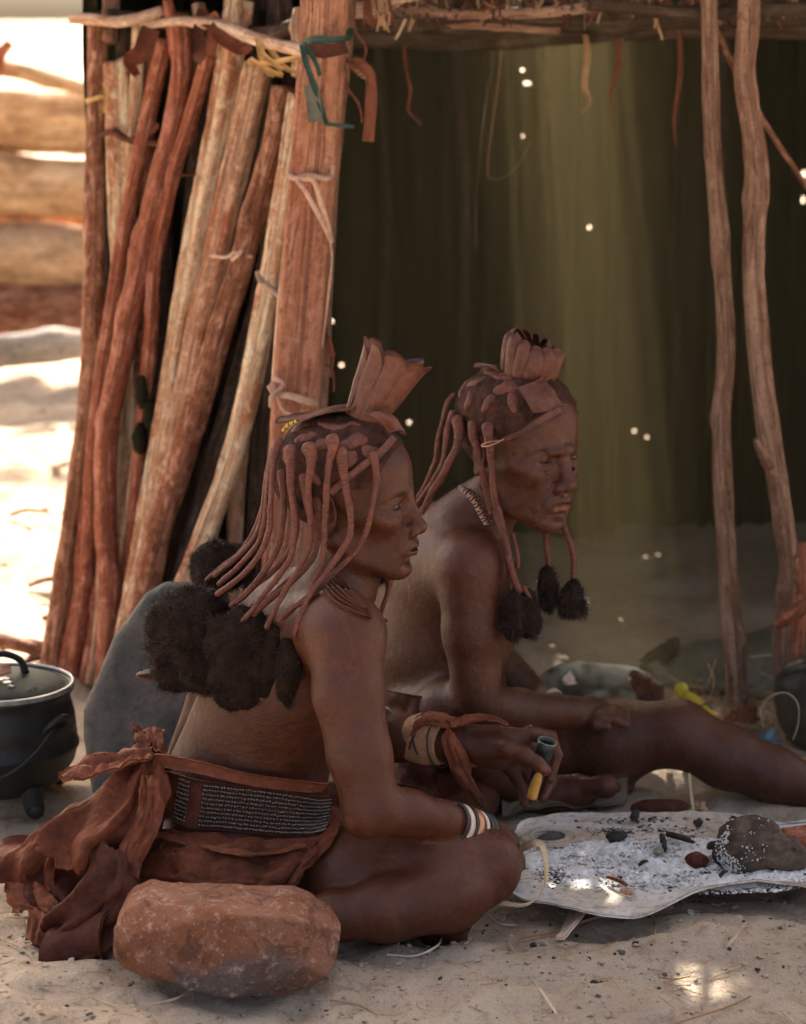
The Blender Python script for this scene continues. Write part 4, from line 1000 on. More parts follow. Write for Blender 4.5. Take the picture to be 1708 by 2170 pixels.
# beaded disc of the hair ornament and the cord down the spine
ds = []
ctr = P(345, 1436, 3.62)
v, f, uv = tube([tuple(P(288, 1432, 3.62))+(.004,), tuple(P(300, 1434, 3.62))+(.010,), tuple(P(345, 1438, 3.62))+(.013,), tuple(P(385, 1438, 3.62))+(.012,)], n=16, seg=14, flat=.35, up=(0, 0, 1))
disc = mesh_obj('hair_ornament', v, f, M['leather_wrap'], F.root, uv=uv)
bp = []
for i in range(160):
    u = rngb.uniform(0, 1); c = P(290+90*u, 1431-6*min(1, u*3), 3.62)+np.array([0, rngb.uniform(-.012, .012)*min(1, u*4+.3), .0015]); bp.append((icov*.0022+c, icof, None))
vv, ff, uu = merge(bp); o = mesh_obj('beadwork', vv, ff, M['bead_metal'], disc); o['kind'] = 'stuff'
# dark leather skirt of the back woman (a strip shows at her hip)
flap('leather_skirt', B_.root, [[(812, 1460, 3.99), (860, 1470, 3.90), (930, 1480, 3.90)], [(805, 1530, 3.97), (850, 1560, 3.88), (920, 1570, 3.86)], [(800, 1640, 3.95), (850, 1660, 3.86), (930, 1680, 3.85)]], M['leather_dark'], thick=.0024, n=(30, 30), wav=.014, freq=4, seed=31)
# ---------- the pipe
pt, pb = P(1160, 1571, 3.662), P(1136, 1655, 3.672); ax = unit(pb-pt)
pipe = empty('smoking_pipe', P(1145, 1640, 3.670), 'short pipe with dark metal bowl and orange stem held in the front woman\'s fingers', 'pipe')
def hollow(a, b, ra, rb, th, depth, seg=28):
    t = unit(b-a); u = unit(np.cross(t, (0, 1, 0))); w_ = np.cross(t, u)
    prof = [(0, ra-th), (0, ra-th*.4), (.004, ra), (.2, ra+(rb-ra)*.2), (.6, ra+(rb-ra)*.6), (1, rb), (1.0, 0.0001)]
    inner = [(0, ra-th), (.1, ra-th*1.1), (depth, (ra-th)*.8), (depth, .0001)]
    L = np.linalg.norm(b-a); rows = inner[::-1]+prof[1:]
    vs_ = []
    for s, r in rows:
        for k in range(seg):
            an = 2*math.pi*k/seg; vs_.append(a+t*L*s+(u*math.cos(an)+w_*math.sin(an))*r)
    ff = [(i*seg+k, (i+1)*seg+k, (i+1)*seg+(k+1) % seg, i*seg+(k+1) % seg) for i in range(len(rows)-1) for k in range(seg)]
    return np.array(vs_), ff
vv, ff = hollow(pt, pb, .0150, .0105, .0018, .7); mesh_obj('bowl', vv, ff, M['teal_metal'], pipe)
vv, ff, _ = ring(pt, ax, .0148, .0022, .0007, n=28); mesh_obj('rim', vv, ff, M['iron_rim'], pipe)
v, f, uv = tube([tuple(P(1143, 1632, 3.666))+(.0088,), tuple(P(1134, 1665, 3.668))+(.0082,), tuple(P(1129, 1682, 3.670))+(.0086,), tuple(P(1127, 1692, 3.670))+(.0080,)], n=16, seg=16); mesh_obj('stem', v, f, M['pipe_stem'], pipe, uv=uv)
# ------------------------------------------------------------------ ground
def gh(x, y):
    """height of the sand"""
    x = np.asarray(x, float); y = np.asarray(y, float); q = np.stack([x, y, 0*x], -1)
    n = .020*fbm(q*2.2, 3, 5)+.016*fbm(q*7, 3, 6)+.0105*fbm(q*20, 3, 7)
    n = n+.022*np.abs(fbm(q*11, 2, 15))*np.clip((4.2-y)/.6, 0, 1)
    pr = vn(q*np.array([5.5, 7.5, 1])+3.3, 9); n = n-.065*np.clip(pr-.12, 0, 1)          # foot hollows
    near = np.clip((3.42-y)/.3, 0, 1); n = n*(1+.15*near)
    sit = np.exp(-(((x+.05)/.75)**2+((y-3.75)/.33)**2)**2); n = n*(1-.8*sit)-.004*sit
    far = np.clip((y-4.8)/1.5, 0, 1)*np.clip((-x-.6)/.2, 0, 1); n = n+far*(.035*fbm(q*1.6, 3, 12)+.02*fbm(q*5, 2, 13))
    n = n+.035*np.exp(-(((x-.42)/.22)**2+((y-3.33)/.07)**2))                             # mound below the plate edge
    return n
def axis(segs):
    out = [segs[0][0]]
    for a, b, s in segs: k = max(1, int(round((b-a)/s))); out += list(a+(b-a)*np.arange(1, k+1)/k)
    return np.array(out)
gx = axis([(-400, -60, 40), (-60, -8, 4), (-8, -2.6, .4), (-2.6, -1.2, .035), (-1.2, 1.2, .0085), (1.2, 2.6, .06), (2.6, 8, .6), (8, 60, 6), (60, 400, 40)])
gy = axis([(-40, -4, 4), (-4, 2.6, .3), (2.6, 4.9, .0095), (4.9, 9.5, .04), (9.5, 14, .3), (14, 60, 4), (60, 500, 40)])
X, Y = np.meshgrid(gx, gy, indexing='ij')
gv = np.stack([X, Y, gh(X, Y)], -1).reshape(-1, 3)
ff = gridfaces(len(gx), len(gy))
o = mesh_obj('sand_ground', gv, ff, M['sand'], origin=(0, 0, 0)); tag(o, kind='structure')
def on(px, py, dz=0.0):
    """point of the sand seen at this pixel"""
    p = G(px, py)
    for _ in range(4): p = G(px, py, float(gh(p[0], p[1])))
    return p+np.array([0, 0, dz])

# ------------------------------------------------------------------ hut
hut = empty('hut', (0.2, 5.0, 0), 'stick and plank hut with a dark open front behind the two women', 'hut')
def ground_end(rows, dz=-.03):
    """carry a pole on down to the sand"""
    p = [np.array(tuple(P(a, b, c))+(r,)) for a, b, c, r in rows]
    d = p[-1]-p[-2]; 
    if p[-1][2] > 0 and d[2] < -1e-4: p.append(p[-1]+d*((p[-1][2]-dz)/-d[2])*np.array([1, 1, 1, 0]))
    return p
def pole(name, rows, mat, seed=0, square=0.0, flat=1.0, rough=.16, knots=3, ridge=.0, seg=18, label=None, ground=True, ragged=.0, up=(0, -1, 0)):
    p = ground_end(rows) if ground else [np.array(tuple(P(a, b, c))+(r,)) for a, b, c, r in rows]
    L = sum(np.linalg.norm(p[i+1][:3]-p[i][:3]) for i in range(len(p)-1))
    v, f, uv = tube(p, n=max(10, int(L/.014)), seg=seg, rough=rough, rs=9, flat=flat, square=square, seed=seed, knots=knots, ridge=ridge, ragged=ragged, up=up)
    uv = uv+np.array([seed*.37, 0])
    o = mesh_obj(name, v, f, mat, hut, uv=uv)
    if label: o['label'] = label
    return o
rw = lambda pts, y0, y1, r0, r1: [(a, b, y0+(y1-y0)*i/(len(pts)-1), r0+(r1-r0)*i/(len(pts)-1)) for i, (a, b) in enumerate(pts)]
m = M
pole('pole', rw([(208, 48), (203, 300), (200, 620), (186, 850), (160, 1050), (132, 1250), (108, 1410)], 5.00, 4.92, .0205, .022), m['stick_bark'], 1, knots=2, ridge=.25, label='weathered outermost pole')
pole('plank', rw([(243, 132), (249, 300), (258, 560), (262, 800)], 4.97, 4.95, .024, .022), m['plank_pale'], 2, square=.5, flat=.5, ragged=.014, knots=0, ridge=.25, label='short pale split board')
pole('pole', rw([(294, 55), (288, 200), (277, 340), (265, 600)], 4.97, 4.95, .015, .016), m['plank_pale'], 3, ridge=.2, label='pale peeled stick')
pole('pole', rw([(352, 85), (332, 165), (302, 300), (266, 480), (240, 640), (217, 780), (200, 930), (192, 1100), (180, 1250), (152, 1440)], 4.90, 4.88, .0165, .0155), m['stick_red'], 4, knots=6)
pole('pole', rw([(378, 30), (385, 150), (368, 260), (338, 370), (308, 510), (280, 640), (247, 800), (225, 930), (224, 1100), (233, 1250), (226, 1400)], 4.86, 4.84, .0205, .024), m['stick_red'], 5, knots=7, label='thick forked red pole')
pole('pole', rw([(355, 0), (362, 40), (376, 120)], 4.87, 4.86, .010, .014), m['stick_red'], 6, ground=False)
pole('pole', rw([(443, 118), (405, 250), (372, 350), (348, 460), (327, 560), (320, 700), (302, 880), (285, 1080), (272, 1250), (266, 1400)], 4.83, 4.86, .0150, .0150), m['stick_red'], 7, knots=6)
pole('plank', up=(-.75, -.65, 0), rows=rw([(508, 0), (492, 90), (468, 240), (440, 380), (415, 520), (385, 700), (352, 900), (312, 1120), (280, 1300)], 4.84, 4.80, .0225, .0215), mat=m['plank_pale'], seed=8, square=.9, flat=1.0, knots=0, ridge=.10, label='pale squared plank, lit from the side')
pole('plank', up=(-.5, -.85, 0), rows=rw([(548, 135), (522, 260), (484, 420), (455, 560), (422, 700), (386, 880), (340, 1080), (300, 1260)], 4.78, 4.78, .0245, .0230), mat=m['plank_grey'], seed=9, square=.9, flat=.8, knots=0, ridge=.12, label='grey brown squared plank')
pole('pole', rw([(602, 185), (582, 300), (548, 420), (512, 560), (470, 690), (425, 850), (388, 970), (343, 1110), (313, 1240), (290, 1340)], 4.70, 4.74, .0235, .0255), m['stick_bark'], 10, knots=9, label='thick knotted pole with bark and a knot hole')
pole('plank', up=(-.6, -.8, 0), rows=rw([(636, 200), (600, 430), (572, 600), (528, 830), (482, 1000), (438, 1123), (387, 1250), (340, 1370)], 4.68, 4.66, .019, .0205), mat=m['plank_pale'], seed=11, square=.9, flat=.8, knots=0, ridge=.2, label='pale split plank beside the main post')
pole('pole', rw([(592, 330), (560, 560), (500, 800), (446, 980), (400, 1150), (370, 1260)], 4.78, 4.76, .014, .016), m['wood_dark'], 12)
pole('plank', rw([(690, -60), (684, 100), (668, 330), (644, 600), (632, 760), (622, 920), (600, 1240)], 4.56, 4.50, .0435, .0430), m['plank_post'], 13, square=.9, flat=.40, knots=0, ridge=.10, seg=28, rough=.05, label='broad red brown corner plank')
pole('plank', rw([(646, 330), (612, 560), (593, 760), (590, 930)], 4.555, 4.53, .012, .013), m['plank_pale'], 14, square=.6, knots=0, label='pale edge strip of the corner plank')
pole('pole', rw([(738, -60), (722, 140), (706, 300), (694, 480), (684, 700)], 4.66, 4.64, .019, .016), m['post_dark'], 15)
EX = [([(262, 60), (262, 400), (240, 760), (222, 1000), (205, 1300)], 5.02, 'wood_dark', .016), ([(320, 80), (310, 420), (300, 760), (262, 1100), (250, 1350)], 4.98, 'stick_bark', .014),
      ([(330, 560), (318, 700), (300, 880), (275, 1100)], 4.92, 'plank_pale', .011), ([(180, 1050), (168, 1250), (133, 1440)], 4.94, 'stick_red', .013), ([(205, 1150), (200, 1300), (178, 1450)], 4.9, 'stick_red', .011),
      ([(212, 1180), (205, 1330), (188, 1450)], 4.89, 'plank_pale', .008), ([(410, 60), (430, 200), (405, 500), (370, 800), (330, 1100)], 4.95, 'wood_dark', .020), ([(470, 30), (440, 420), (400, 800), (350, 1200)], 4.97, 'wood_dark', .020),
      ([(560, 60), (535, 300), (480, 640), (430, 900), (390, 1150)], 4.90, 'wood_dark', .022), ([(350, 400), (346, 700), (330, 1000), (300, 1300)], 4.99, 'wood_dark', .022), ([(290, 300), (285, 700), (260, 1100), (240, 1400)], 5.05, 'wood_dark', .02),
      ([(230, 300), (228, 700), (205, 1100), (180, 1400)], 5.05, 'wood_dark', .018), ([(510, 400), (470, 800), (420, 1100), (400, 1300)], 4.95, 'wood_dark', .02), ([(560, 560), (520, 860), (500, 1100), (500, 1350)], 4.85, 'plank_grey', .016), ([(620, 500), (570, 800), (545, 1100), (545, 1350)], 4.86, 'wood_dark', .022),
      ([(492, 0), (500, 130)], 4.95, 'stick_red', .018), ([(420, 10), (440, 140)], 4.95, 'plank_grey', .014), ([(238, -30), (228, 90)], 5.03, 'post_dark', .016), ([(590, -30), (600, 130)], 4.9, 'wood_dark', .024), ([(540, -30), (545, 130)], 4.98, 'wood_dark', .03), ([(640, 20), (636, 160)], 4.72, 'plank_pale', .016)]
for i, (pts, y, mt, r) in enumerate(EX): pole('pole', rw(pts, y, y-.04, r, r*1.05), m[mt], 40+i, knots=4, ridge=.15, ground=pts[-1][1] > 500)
# dried mud packed in the gaps
for i, (a, b) in enumerate([(300, 830), (318, 880), (296, 930), (430, 880), (418, 935), (465, 860), (470, 910), (345, 840), (452, 800)]):
    S = SDF(); c = P(a, b, 4.83)
    S.ell(c, (.014, .018, .034), k=.01); v, f = nets(lambda p, S=S: S.ev(p)+.008*fbm(p*60+i, 3, i).astype(np.float32), c-.06, c+.06, .005)
    mesh_obj('mud_daub', v, f, M['mud'], hut)
# rails tied across the top
pole('rail', [(150, 40, 4.92, .0105), (200, 42, 4.90, .011), (250, 46, 4.885, .0115), (300, 38, 4.88, .0115), (345, 22, 4.88, .010)], m['rail'], 60, ground=False, up=(0, 0, 1))
pole('rail', [(300, 52, 4.90, .010), (345, 48, 4.88, .009), (385, 45, 4.80, .0095), (430, 48, 4.76, .0115), (480, 58, 4.72, .0125), (540, 82, 4.66, .0125), (600, 98, 4.58, .0125), (655, 112, 4.52, .0115)], m['rail'], 61, ground=False, up=(0, 0, 1))
pole('rail', [(230, 30, 4.96, .012), (420, 60, 4.92, .013), (560, 70, 4.80, .014), (640, 50, 4.70, .014)], m['wood_dark'], 62, ground=False, up=(0, 0, 1))
# posts at the right of the opening
pole('pole', [(1502, -40, 4.70, .0155), (1503, 60, 4.70, .0160), (1506, 180, 4.70, .0165), (1512, 330, 4.70, .0165), (1526, 500, 4.70, .0175), (1537, 680, 4.69, .0170), (1538, 790, 4.69, .0175), (1528, 880, 4.69, .0190), (1533, 1050, 4.68, .0195), (1545, 1250, 4.67, .0205), (1563, 1470, 4.66, .0225)], m['post_dark'], 70, knots=8, label='thinner of the two posts right of the opening')
pole('pole', [(1588, -40, 4.60, .0205), (1586, 60, 4.60, .0215), (1578, 160, 4.60, .0205), (1592, 260, 4.60, .0215), (1604, 350, 4.60, .0220), (1600, 450, 4.60, .0225), (1596, 560, 4.60, .0215), (1603, 680, 4.60, .0225), (1615, 800, 4.60, .0225), (1628, 900, 4.60, .0240), (1645, 1000, 4.60, .0215), (1664, 1130, 4.60, .0215), (1672, 1220, 4.60, .0190), (1664, 1350, 4.62, .0190), (1660, 1490, 4.64, .0195)], m['post_dark'], 71, knots=9, ridge=.18, label='crooked thicker post right of the opening')
pole('stub', [(1632, 985, 4.59, .012), (1612, 955, 4.56, .009), (1600, 930, 4.55, .005)], m['post_dark'], 72, ground=False)
pole('pole', [(1516, 60, 4.78, .006), (1560, 150, 4.80, .006), (1620, 260, 4.82, .006), (1712, 400, 4.85, .006)], m['stick_bark'], 73, ground=False, label='thin slanting stick')
pole('pole', rw([(1700, 1150), (1697, 1260), (1688, 1420)], 4.50, 4.48, .012, .013), m['stick_red'], 74)
pole('pole', [(1690, 1180, 4.46, .0075), (1691, 1235, 4.46, .0075)], m['stick_bark'], 75, ground=False, square=.6)
pole('pole', [(1650, 1322, 4.42, .010), (1680, 1303, 4.40, .013), (1730, 1270, 4.38, .013)], m['stick_red'], 76, ground=False, square=.5, label='short red stick jutting in at the right edge')
# beams over the opening, roof-edge shade put into their dark colour
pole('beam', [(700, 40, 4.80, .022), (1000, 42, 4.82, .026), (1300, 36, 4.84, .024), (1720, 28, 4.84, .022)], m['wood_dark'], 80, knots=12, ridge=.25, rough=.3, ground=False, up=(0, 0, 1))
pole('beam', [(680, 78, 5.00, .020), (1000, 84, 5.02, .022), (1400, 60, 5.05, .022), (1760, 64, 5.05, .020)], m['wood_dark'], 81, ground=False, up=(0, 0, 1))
pole('beam', [(740, 24, 4.72, .014), (820, 14, 4.74, .016), (890, -5, 4.76, .016)], m['rail'], 82, ground=False, up=(0, 0, 1), label='pale branch under the roof edge')
rg = random.Random(5)
for i, (pts, y, r) in enumerate([([(760, 18), (1050, 30), (1300, 12)], 4.74, .011), ([(1100, 62), (1300, 48), (1520, 58)], 4.86, .010), ([(1250, 8), (1480, 30), (1740, 14)], 4.72, .013), ([(860, 60), (1000, 52), (1180, 66)], 4.80, .008)]):
    pole('stick', [(a_, b_, y, r) for a_, b_ in pts], m['wood_dark' if i % 3 else 'post_dark'], 300+i, ground=False, up=(0, 0, 1), knots=6, rough=.3, ragged=.01)
for i in range(16):
    a = 760+i*60+rg.uniform(-20, 20); pole('rafter', [(a, -5, 4.75, .010), (a+rg.uniform(-50, 50), 30+rg.uniform(0, 40), 5.1, .011), (a+rg.uniform(-60, 60), 50, 5.7, .012)], m['wood_dark'] if i % 3 else m['stick_bark'], 90+i, ground=False, seg=10, up=(0, 0, 1))
# walls: back and sides are mud daubed sheets, the back one with chinks where the light comes in
XL, XR, YF, YB, WH = -.80, 1.75, 4.98, 6.35, 1.55
xs = np.linspace(XL, XR+.35, 340); zs = np.linspace(-.05, WH+.25, 220)
XX, ZZ = np.meshgrid(xs, zs, indexing='ij'); q = np.stack([XX*3, ZZ*.6, 0*XX], -1)
YY = YB+.025*fbm(q*3, 3, 3)+.003*np.sin(XX*70)*(.4+.6*(fbm(q, 2, 8)))+.012*fbm(q*9, 2, 4)
gvv = np.stack([XX, YY, ZZ], -1).reshape(-1, 3); ff = gridfaces(len(xs), len(zs))
HOLES = [(726, 772, 9, 9), (868, 892, 7, 8), (1105, 150, 8, 9), (1117, 175, 13, 8), (1248, 482, 5, 5), (1106, 290, 5, 5), (1374, 926, 5, 10), (1342, 915, 4, 5), (700, 677, 5, 5), (1703, 375, 6, 26), (1700, 425, 8, 14)]
cen = gvv[ff].mean(1); drop = np.zeros(len(ff), bool)
for a, b, ra, rb in HOLES:
    c = P(a, b, YB); k = 6.3/FPX
    d = np.hypot((cen[:, 0]-c[0])/(ra*k*.45), (cen[:, 2]-c[2])/(rb*k*.5)); mm = d < 1
    if not mm.any(): mm = d == d.min()
    drop |= mm
rr_ = np.random.RandomState(4); drop |= (cen[:, 2] > 1.49) & (rr_.rand(len(cen)) < .95*np.exp(-((cen[:, 0]-.40)/.105)**2))      # gap added out of view to let the sun shaft in
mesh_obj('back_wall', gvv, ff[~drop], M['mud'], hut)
for i in range(46):
    x = XL+.05+i*(XR-XL)/45+rg.uniform(-.015, .015)
    if any(abs(x-P(a, b, YB-.04)[0]) < .022 for a, b, _, _ in HOLES): continue
    v, f, uv = tube([(x, YB-.035, -.02, .014), (x+rg.uniform(-.02, .02), YB-.04, .8, .015), (x+rg.uniform(-.02, .02), YB-.03, 1.46, .013)], n=24, seg=8, rough=.2, seed=i)
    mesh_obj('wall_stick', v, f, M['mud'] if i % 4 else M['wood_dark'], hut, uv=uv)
def wallpanel(x0, y0, x1, y1, seed, h=WH+.2):
    n = 40; t = np.linspace(0, 1, n); z = np.linspace(-.05, h, 30); T, Z = np.meshgrid(t, z, indexing='ij')
    g = np.stack([x0+(x1-x0)*T, y0+(y1-y0)*T, Z], -1); g += gnormals(g)*(.02*fbm(g*6+seed, 3, seed))[..., None]
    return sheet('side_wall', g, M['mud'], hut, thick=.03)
wallpanel(-.64, 5.06, -.70, YB, 1); wallpanel(-.635, 5.075, -.24, 4.93, 2, 1.36); wallpanel(XR, 4.7, XR+.3, YB, 3)  # second panel: dark sheet added as the shade behind the front sticks' gaps
# unseen roof: thatch over poles, reach and gaps shaped for shade and sun patches
def sunray(target, plane_z): t = (plane_z-target[2])/sdir.z; return np.array(target)+np.array(sdir)*t
RX0, RX1 = -1.75, 2.6
def roofz(x, y): return np.where(y < 5.3, 2.02+(y-4.0)*.62, 2.02+1.3*.62-(y-5.3)*.55)
rx = np.linspace(RX0, RX1, 290); ry = np.linspace(3.95, 6.44, 170); XX, YY = np.meshgrid(rx, ry, indexing='ij')
ZZ = roofz(XX, YY)+.03*fbm(np.stack([XX*5, YY*3, 0*XX], -1), 3, 4)
gvv = np.stack([XX, YY, ZZ], -1).reshape(-1, 3); ff = gridfaces(len(rx), len(ry)); cen = gvv[ff].mean(1)
def roof_hit(t):
    t = np.array(t, float); best = None
    for s in np.linspace(0, 8, 4000):
        p = t+np.array(sdir)*s
        if 3.95 < p[1] < 6.44 and p[2] > roofz(p[0], p[1]): return p
    return None
SPOTS = [(P(1236, 1262, 3.92), .018, .016), (P(1138, 1235, 3.93), .014, .014), (P(1232, 1790, 3.60), .022, .014), (P(1250, 1760, 3.66), .014, .014), (on(1235, 2040), .030, .008), (on(1222, 2068), .016, .006), (on(1470, 2062), .036, .014), (on(1505, 2085), .018, .010), (on(1560, 2040), .010, .008),
         (on(560, 2160), .02, .01)]
drop = np.zeros(len(ff), bool)
for t, a, b in SPOTS:
    h = roof_hit(t)
    if h is None: print('NO ROOF HIT', t); continue
    d = np.hypot((cen[:, 0]-h[0])/a, (cen[:, 1]-h[1])/(b*2.2)); drop |= d+.35*fbm(cen*60, 2, 1) < 1
mesh_obj('roof', gvv, ff[~drop], M['thatch'], hut)
for i in range(14):
    x = RX0+.15+i*.32; v, f, uv = tube([(x, 3.97, float(roofz(x, 3.97))-.05, .018), (x, 5.3, float(roofz(x, 5.3))-.06, .02), (x, 6.42, float(roofz(x, 6.42))-.05, .018)], n=30, seg=8, rough=.15, seed=i)
    if any(h is not None and abs(h[0]-x) < .07 for h in [roof_hit(t) for t, a, b in SPOTS]): continue
    mesh_obj('roof_pole', v, f, M['wood_dark'], hut, uv=uv)
for x, y in ((-1.65, 4.25), (2.4, 4.25), (-1.65, 6.3), (2.4, 6.3)):
    v, f, uv = tube([(x, y, -.05, .035), (x+.03, y, 1, .032), (x, y, float(roofz(x, y)), .03)], n=30, seg=10, rough=.15, seed=int(y*9)); mesh_obj('roof_post', v, f, M['stick_bark'], hut, uv=uv)
# unseen gable and front infill, added to keep daylight out of the inside
n = 40; T, Z = np.meshgrid(np.linspace(0, 1, n), np.linspace(0, 1, 12), indexing='ij')
def infill(name, a, b, z0):
    y = a[1]+(b[1]-a[1])*T; x = a[0]+(b[0]-a[0])*T; z = z0+(roofz(x, y)-z0)*Z; g = np.stack([x, y, z], -1); g += gnormals(g)*(.015*fbm(g*7, 2, 3))[..., None]; sheet(name, g, M['thatch'], hut, thick=.03)
infill('gable', (XL, YB), (XR+.3, YB+.01), 1.79); infill('gable', (-.64, 4.95), (-.70, YB), 1.55); infill('gable', (XR, 4.7), (XR+.3, YB), 1.70)
infill('skylight_block', (-.62, 4.96), (1.9, 4.86), 1.85)

# ------------------------------------------------------------------ ties, strips and strings on the hut
def thong(rows, r, mat='hide_thong', flat=.35, parent=None, name='tie', seed=0, n=40, seg=8, up=(0, -1, 0)):
    v, f, uv = tube(pxs([(a, b, c, r) for a, b, c in rows]), n=n, seg=seg, rough=.25, rs=60, seed=seed, flat=flat, up=up); 
    return mesh_obj(name, v, f, M[mat], parent or hut, uv=uv)
def ribbon(rows, wd, mat, name='strip', parent=None, th=.0015, n=40, twist=0.0, taper=1.0, label=None, cat=None, group=None, wob=.0, seed=0):
    """flat strip; rows are (px,py,Y) or world points"""
    pts = np.array([tuple(P(*q)) if q[0] > 20 else q for q in rows]); s = spline(pts, n)
    t = np.gradient(s, axis=0); t /= np.linalg.norm(t, axis=1)[:, None]
    f0 = np.array([0, -1, .15]); side = np.cross(t, f0); side /= np.maximum(1e-6, np.linalg.norm(side, axis=1))[:, None]
    nrm_ = np.cross(side, t); a = np.linspace(0, twist, n)[:, None]+wob*vn(s*9+seed)[:, None]; sd = side*np.cos(a)+nrm_*np.sin(a)
    wv = np.linspace(1, taper, n)[:, None]*wd/2*(1+.15*vn(s*40+seed)[:, None]); g = np.stack([s-sd*wv, s, s+sd*wv], 1)
    g[:, 1] += np.cross(sd, t)*wd*.08
    o = sheet(name, g, M[mat], parent, thick=th)
    return tag(o, label, cat, group)
# pale hide tied round the corner plank
thong([(610, 368, 4.52), (625, 378, 4.50), (655, 372, 4.49), (690, 378, 4.49), (703, 372, 4.51), (706, 350, 4.52)], .0055, n=30)
thong([(630, 382, 4.49), (650, 410, 4.48), (672, 450, 4.48), (692, 490, 4.49), (704, 514, 4.50)], .0045)
thong([(640, 378, 4.49), (665, 385, 4.48), (680, 430, 4.48), (695, 480, 4.49), (702, 512, 4.50)], .0050)
thong([(700, 505, 4.50), (703, 560, 4.50), (692, 660, 4.51), (682, 740, 4.52)], .0020)
thong([(572, 815, 4.49), (585, 835, 4.48), (620, 840, 4.47), (655, 852, 4.47), (672, 856, 4.49)], .0070, n=30)
thong([(575, 810, 4.48), (590, 850, 4.47), (600, 870, 4.47), (618, 880, 4.47)], .0030)
thong([(580, 800, 4.48), (600, 815, 4.47), (575, 840, 4.47), (572, 862, 4.49)], .0045)
thong([(545, 575, 4.68), (552, 596, 4.66), (575, 612, 4.64), (590, 628, 4.60)], .0050)
thong([(445, 542, 4.74), (480, 545, 4.70), (500, 535, 4.69), (535, 545, 4.69)], .0035, seed=3)
thong([(490, 552, 4.69), (505, 540, 4.68), (512, 530, 4.68)], .004, seed=4)
thong([(205, 290, 4.94), (235, 280, 4.92), (270, 296, 4.90), (320, 280, 4.88), (335, 262, 4.87)], .0055, 'leather_dark', seed=5)
thong([(240, 275, 4.93), (280, 300, 4.90), (330, 305, 4.87), (350, 320, 4.86)], .006, 'leather_dark', seed=6)
thong([(330, 345, 4.86), (350, 352, 4.84), (375, 370, 4.82), (415, 370, 4.82)], .003, 'leather_dark', seed=7)
ribbon([(430, 20, 4.78), (420, 70, 4.75), (425, 110, 4.74), (415, 130, 4.76)], .022, 'leather_dark', parent=hut, name='tie')
ribbon([(440, 35, 4.76), (470, 75, 4.70), (510, 105, 4.68), (530, 95, 4.68)], .034, 'leather_wrap', parent=hut, name='tie', twist=.8)
ribbon([(465, 40, 4.74), (450, 70, 4.71), (445, 120, 4.70)], .018, 'leather_wrap', parent=hut, name='tie')
ribbon([(320, 60, 4.83), (300, 110, 4.82), (275, 130, 4.82), (290, 160, 4.82)], .034, 'leather_wrap', parent=hut, name='tie', twist=1.2)
# yellow bark strip round the rail
for rows in ([(545, 80, 4.63), (552, 120, 4.61), (562, 150, 4.62), (580, 160, 4.63)], [(525, 130, 4.64), (560, 135, 4.60), (600, 128, 4.58), (640, 120, 4.55)], [(560, 85, 4.63), (600, 140, 4.59), (640, 155, 4.56)], [(530, 125, 4.62), (570, 150, 4.60), (600, 160, 4.60)], [(575, 85, 4.62), (555, 110, 4.60), (600, 150, 4.58)], [(182, 215, 4.97), (205, 208, 4.955), (224, 205, 4.95)], [(222, 175, 4.96), (224, 210, 4.95), (220, 240, 4.95)]):
    ribbon(rows, .010, 'yellow_bark', parent=hut, name='bark_tie', twist=.5)
# green cloth strip knotted on the post
gc = empty('cloth_strip', P(680, 180, 4.50), 'torn dark green cloth strip knotted round the corner plank', 'cloth strip')
ribbon([(642, 90, 4.50), (665, 84, 4.47), (700, 84, 4.47), (735, 80, 4.49), (745, 60, 4.52)], .012, 'green_cloth', 'loop', gc, twist=.4, wob=.5)
ribbon([(645, 100, 4.49), (690, 108, 4.465), (735, 100, 4.49)], .024, 'leather_dark', 'loop', gc, twist=.3, wob=.4)
ribbon([(640, 95, 4.48), (648, 130, 4.465), (665, 180, 4.46), (680, 225, 4.46), (692, 262, 4.47)], .011, 'green_cloth', 'tail', gc, twist=.9, wob=.5)
ribbon([(648, 98, 4.47), (668, 130, 4.455), (678, 160, 4.46)], .008, 'green_cloth', 'tail', gc, twist=.6)
ribbon([(660, 180, 4.462), (664, 215, 4.458), (668, 258, 4.46)], .026, 'tarp', 'tail', gc, twist=.1)
thong([(690, 262, 4.47), (720, 266, 4.47), (750, 268, 4.48)], .004, 'green_cloth', parent=gc, name='tail')
# leather strip hanging by the post and the frayed ends
def hang(rows, wd, mat, label, cat, **kw): return ribbon(rows, wd, mat, name=kw.pop('name', 'hanging_strip'), label=label, cat=cat, **kw)
hang([(745, 132, 4.55), (768, 140, 4.53), (785, 165, 4.53), (786, 230, 4.53), (780, 300, 4.53)], .022, 'leather_wrap', 'folded brown leather strip hanging just right of the corner plank', 'leather strip')
for i, rows in enumerate(([(712, 140, 4.56), (730, 180, 4.55), (760, 220, 4.55), (768, 260, 4.55)], [(720, 145, 4.56), (740, 190, 4.56), (735, 200, 4.56)], [(752, 0, 4.6), (752, 60, 4.58), (775, 100, 4.58), (770, 130, 4.57)], [(683, 690, 4.55), (700, 720, 4.52), (706, 760, 4.52), (700, 800, 4.53)], [(690, 770, 4.55), (706, 790, 4.54), (708, 830, 4.54)])):
    thong(rows, .0022, 'leather_wrap', name='loose_string', seed=i)
ribbon([(684, 690, 4.55), (688, 720, 4.53), (705, 755, 4.52)], .016, 'leather_wrap', parent=hut, name='loose_bark', twist=.6)
for i in range(6): ribbon([(728+i*3, 118+i*4, 4.56), (745+i*4, 140+i*4, 4.53), (765+i*2, 150+i*3, 4.53)], .007, 'straw_dark' if i % 2 else 'leather_wrap', parent=hut, name='frayed_end', twist=.5, seed=i)
ht = empty('frayed_tuft', P(800, 20, 4.6), 'tuft of frayed red brown bark fibre hanging from the roof edge', 'tuft')
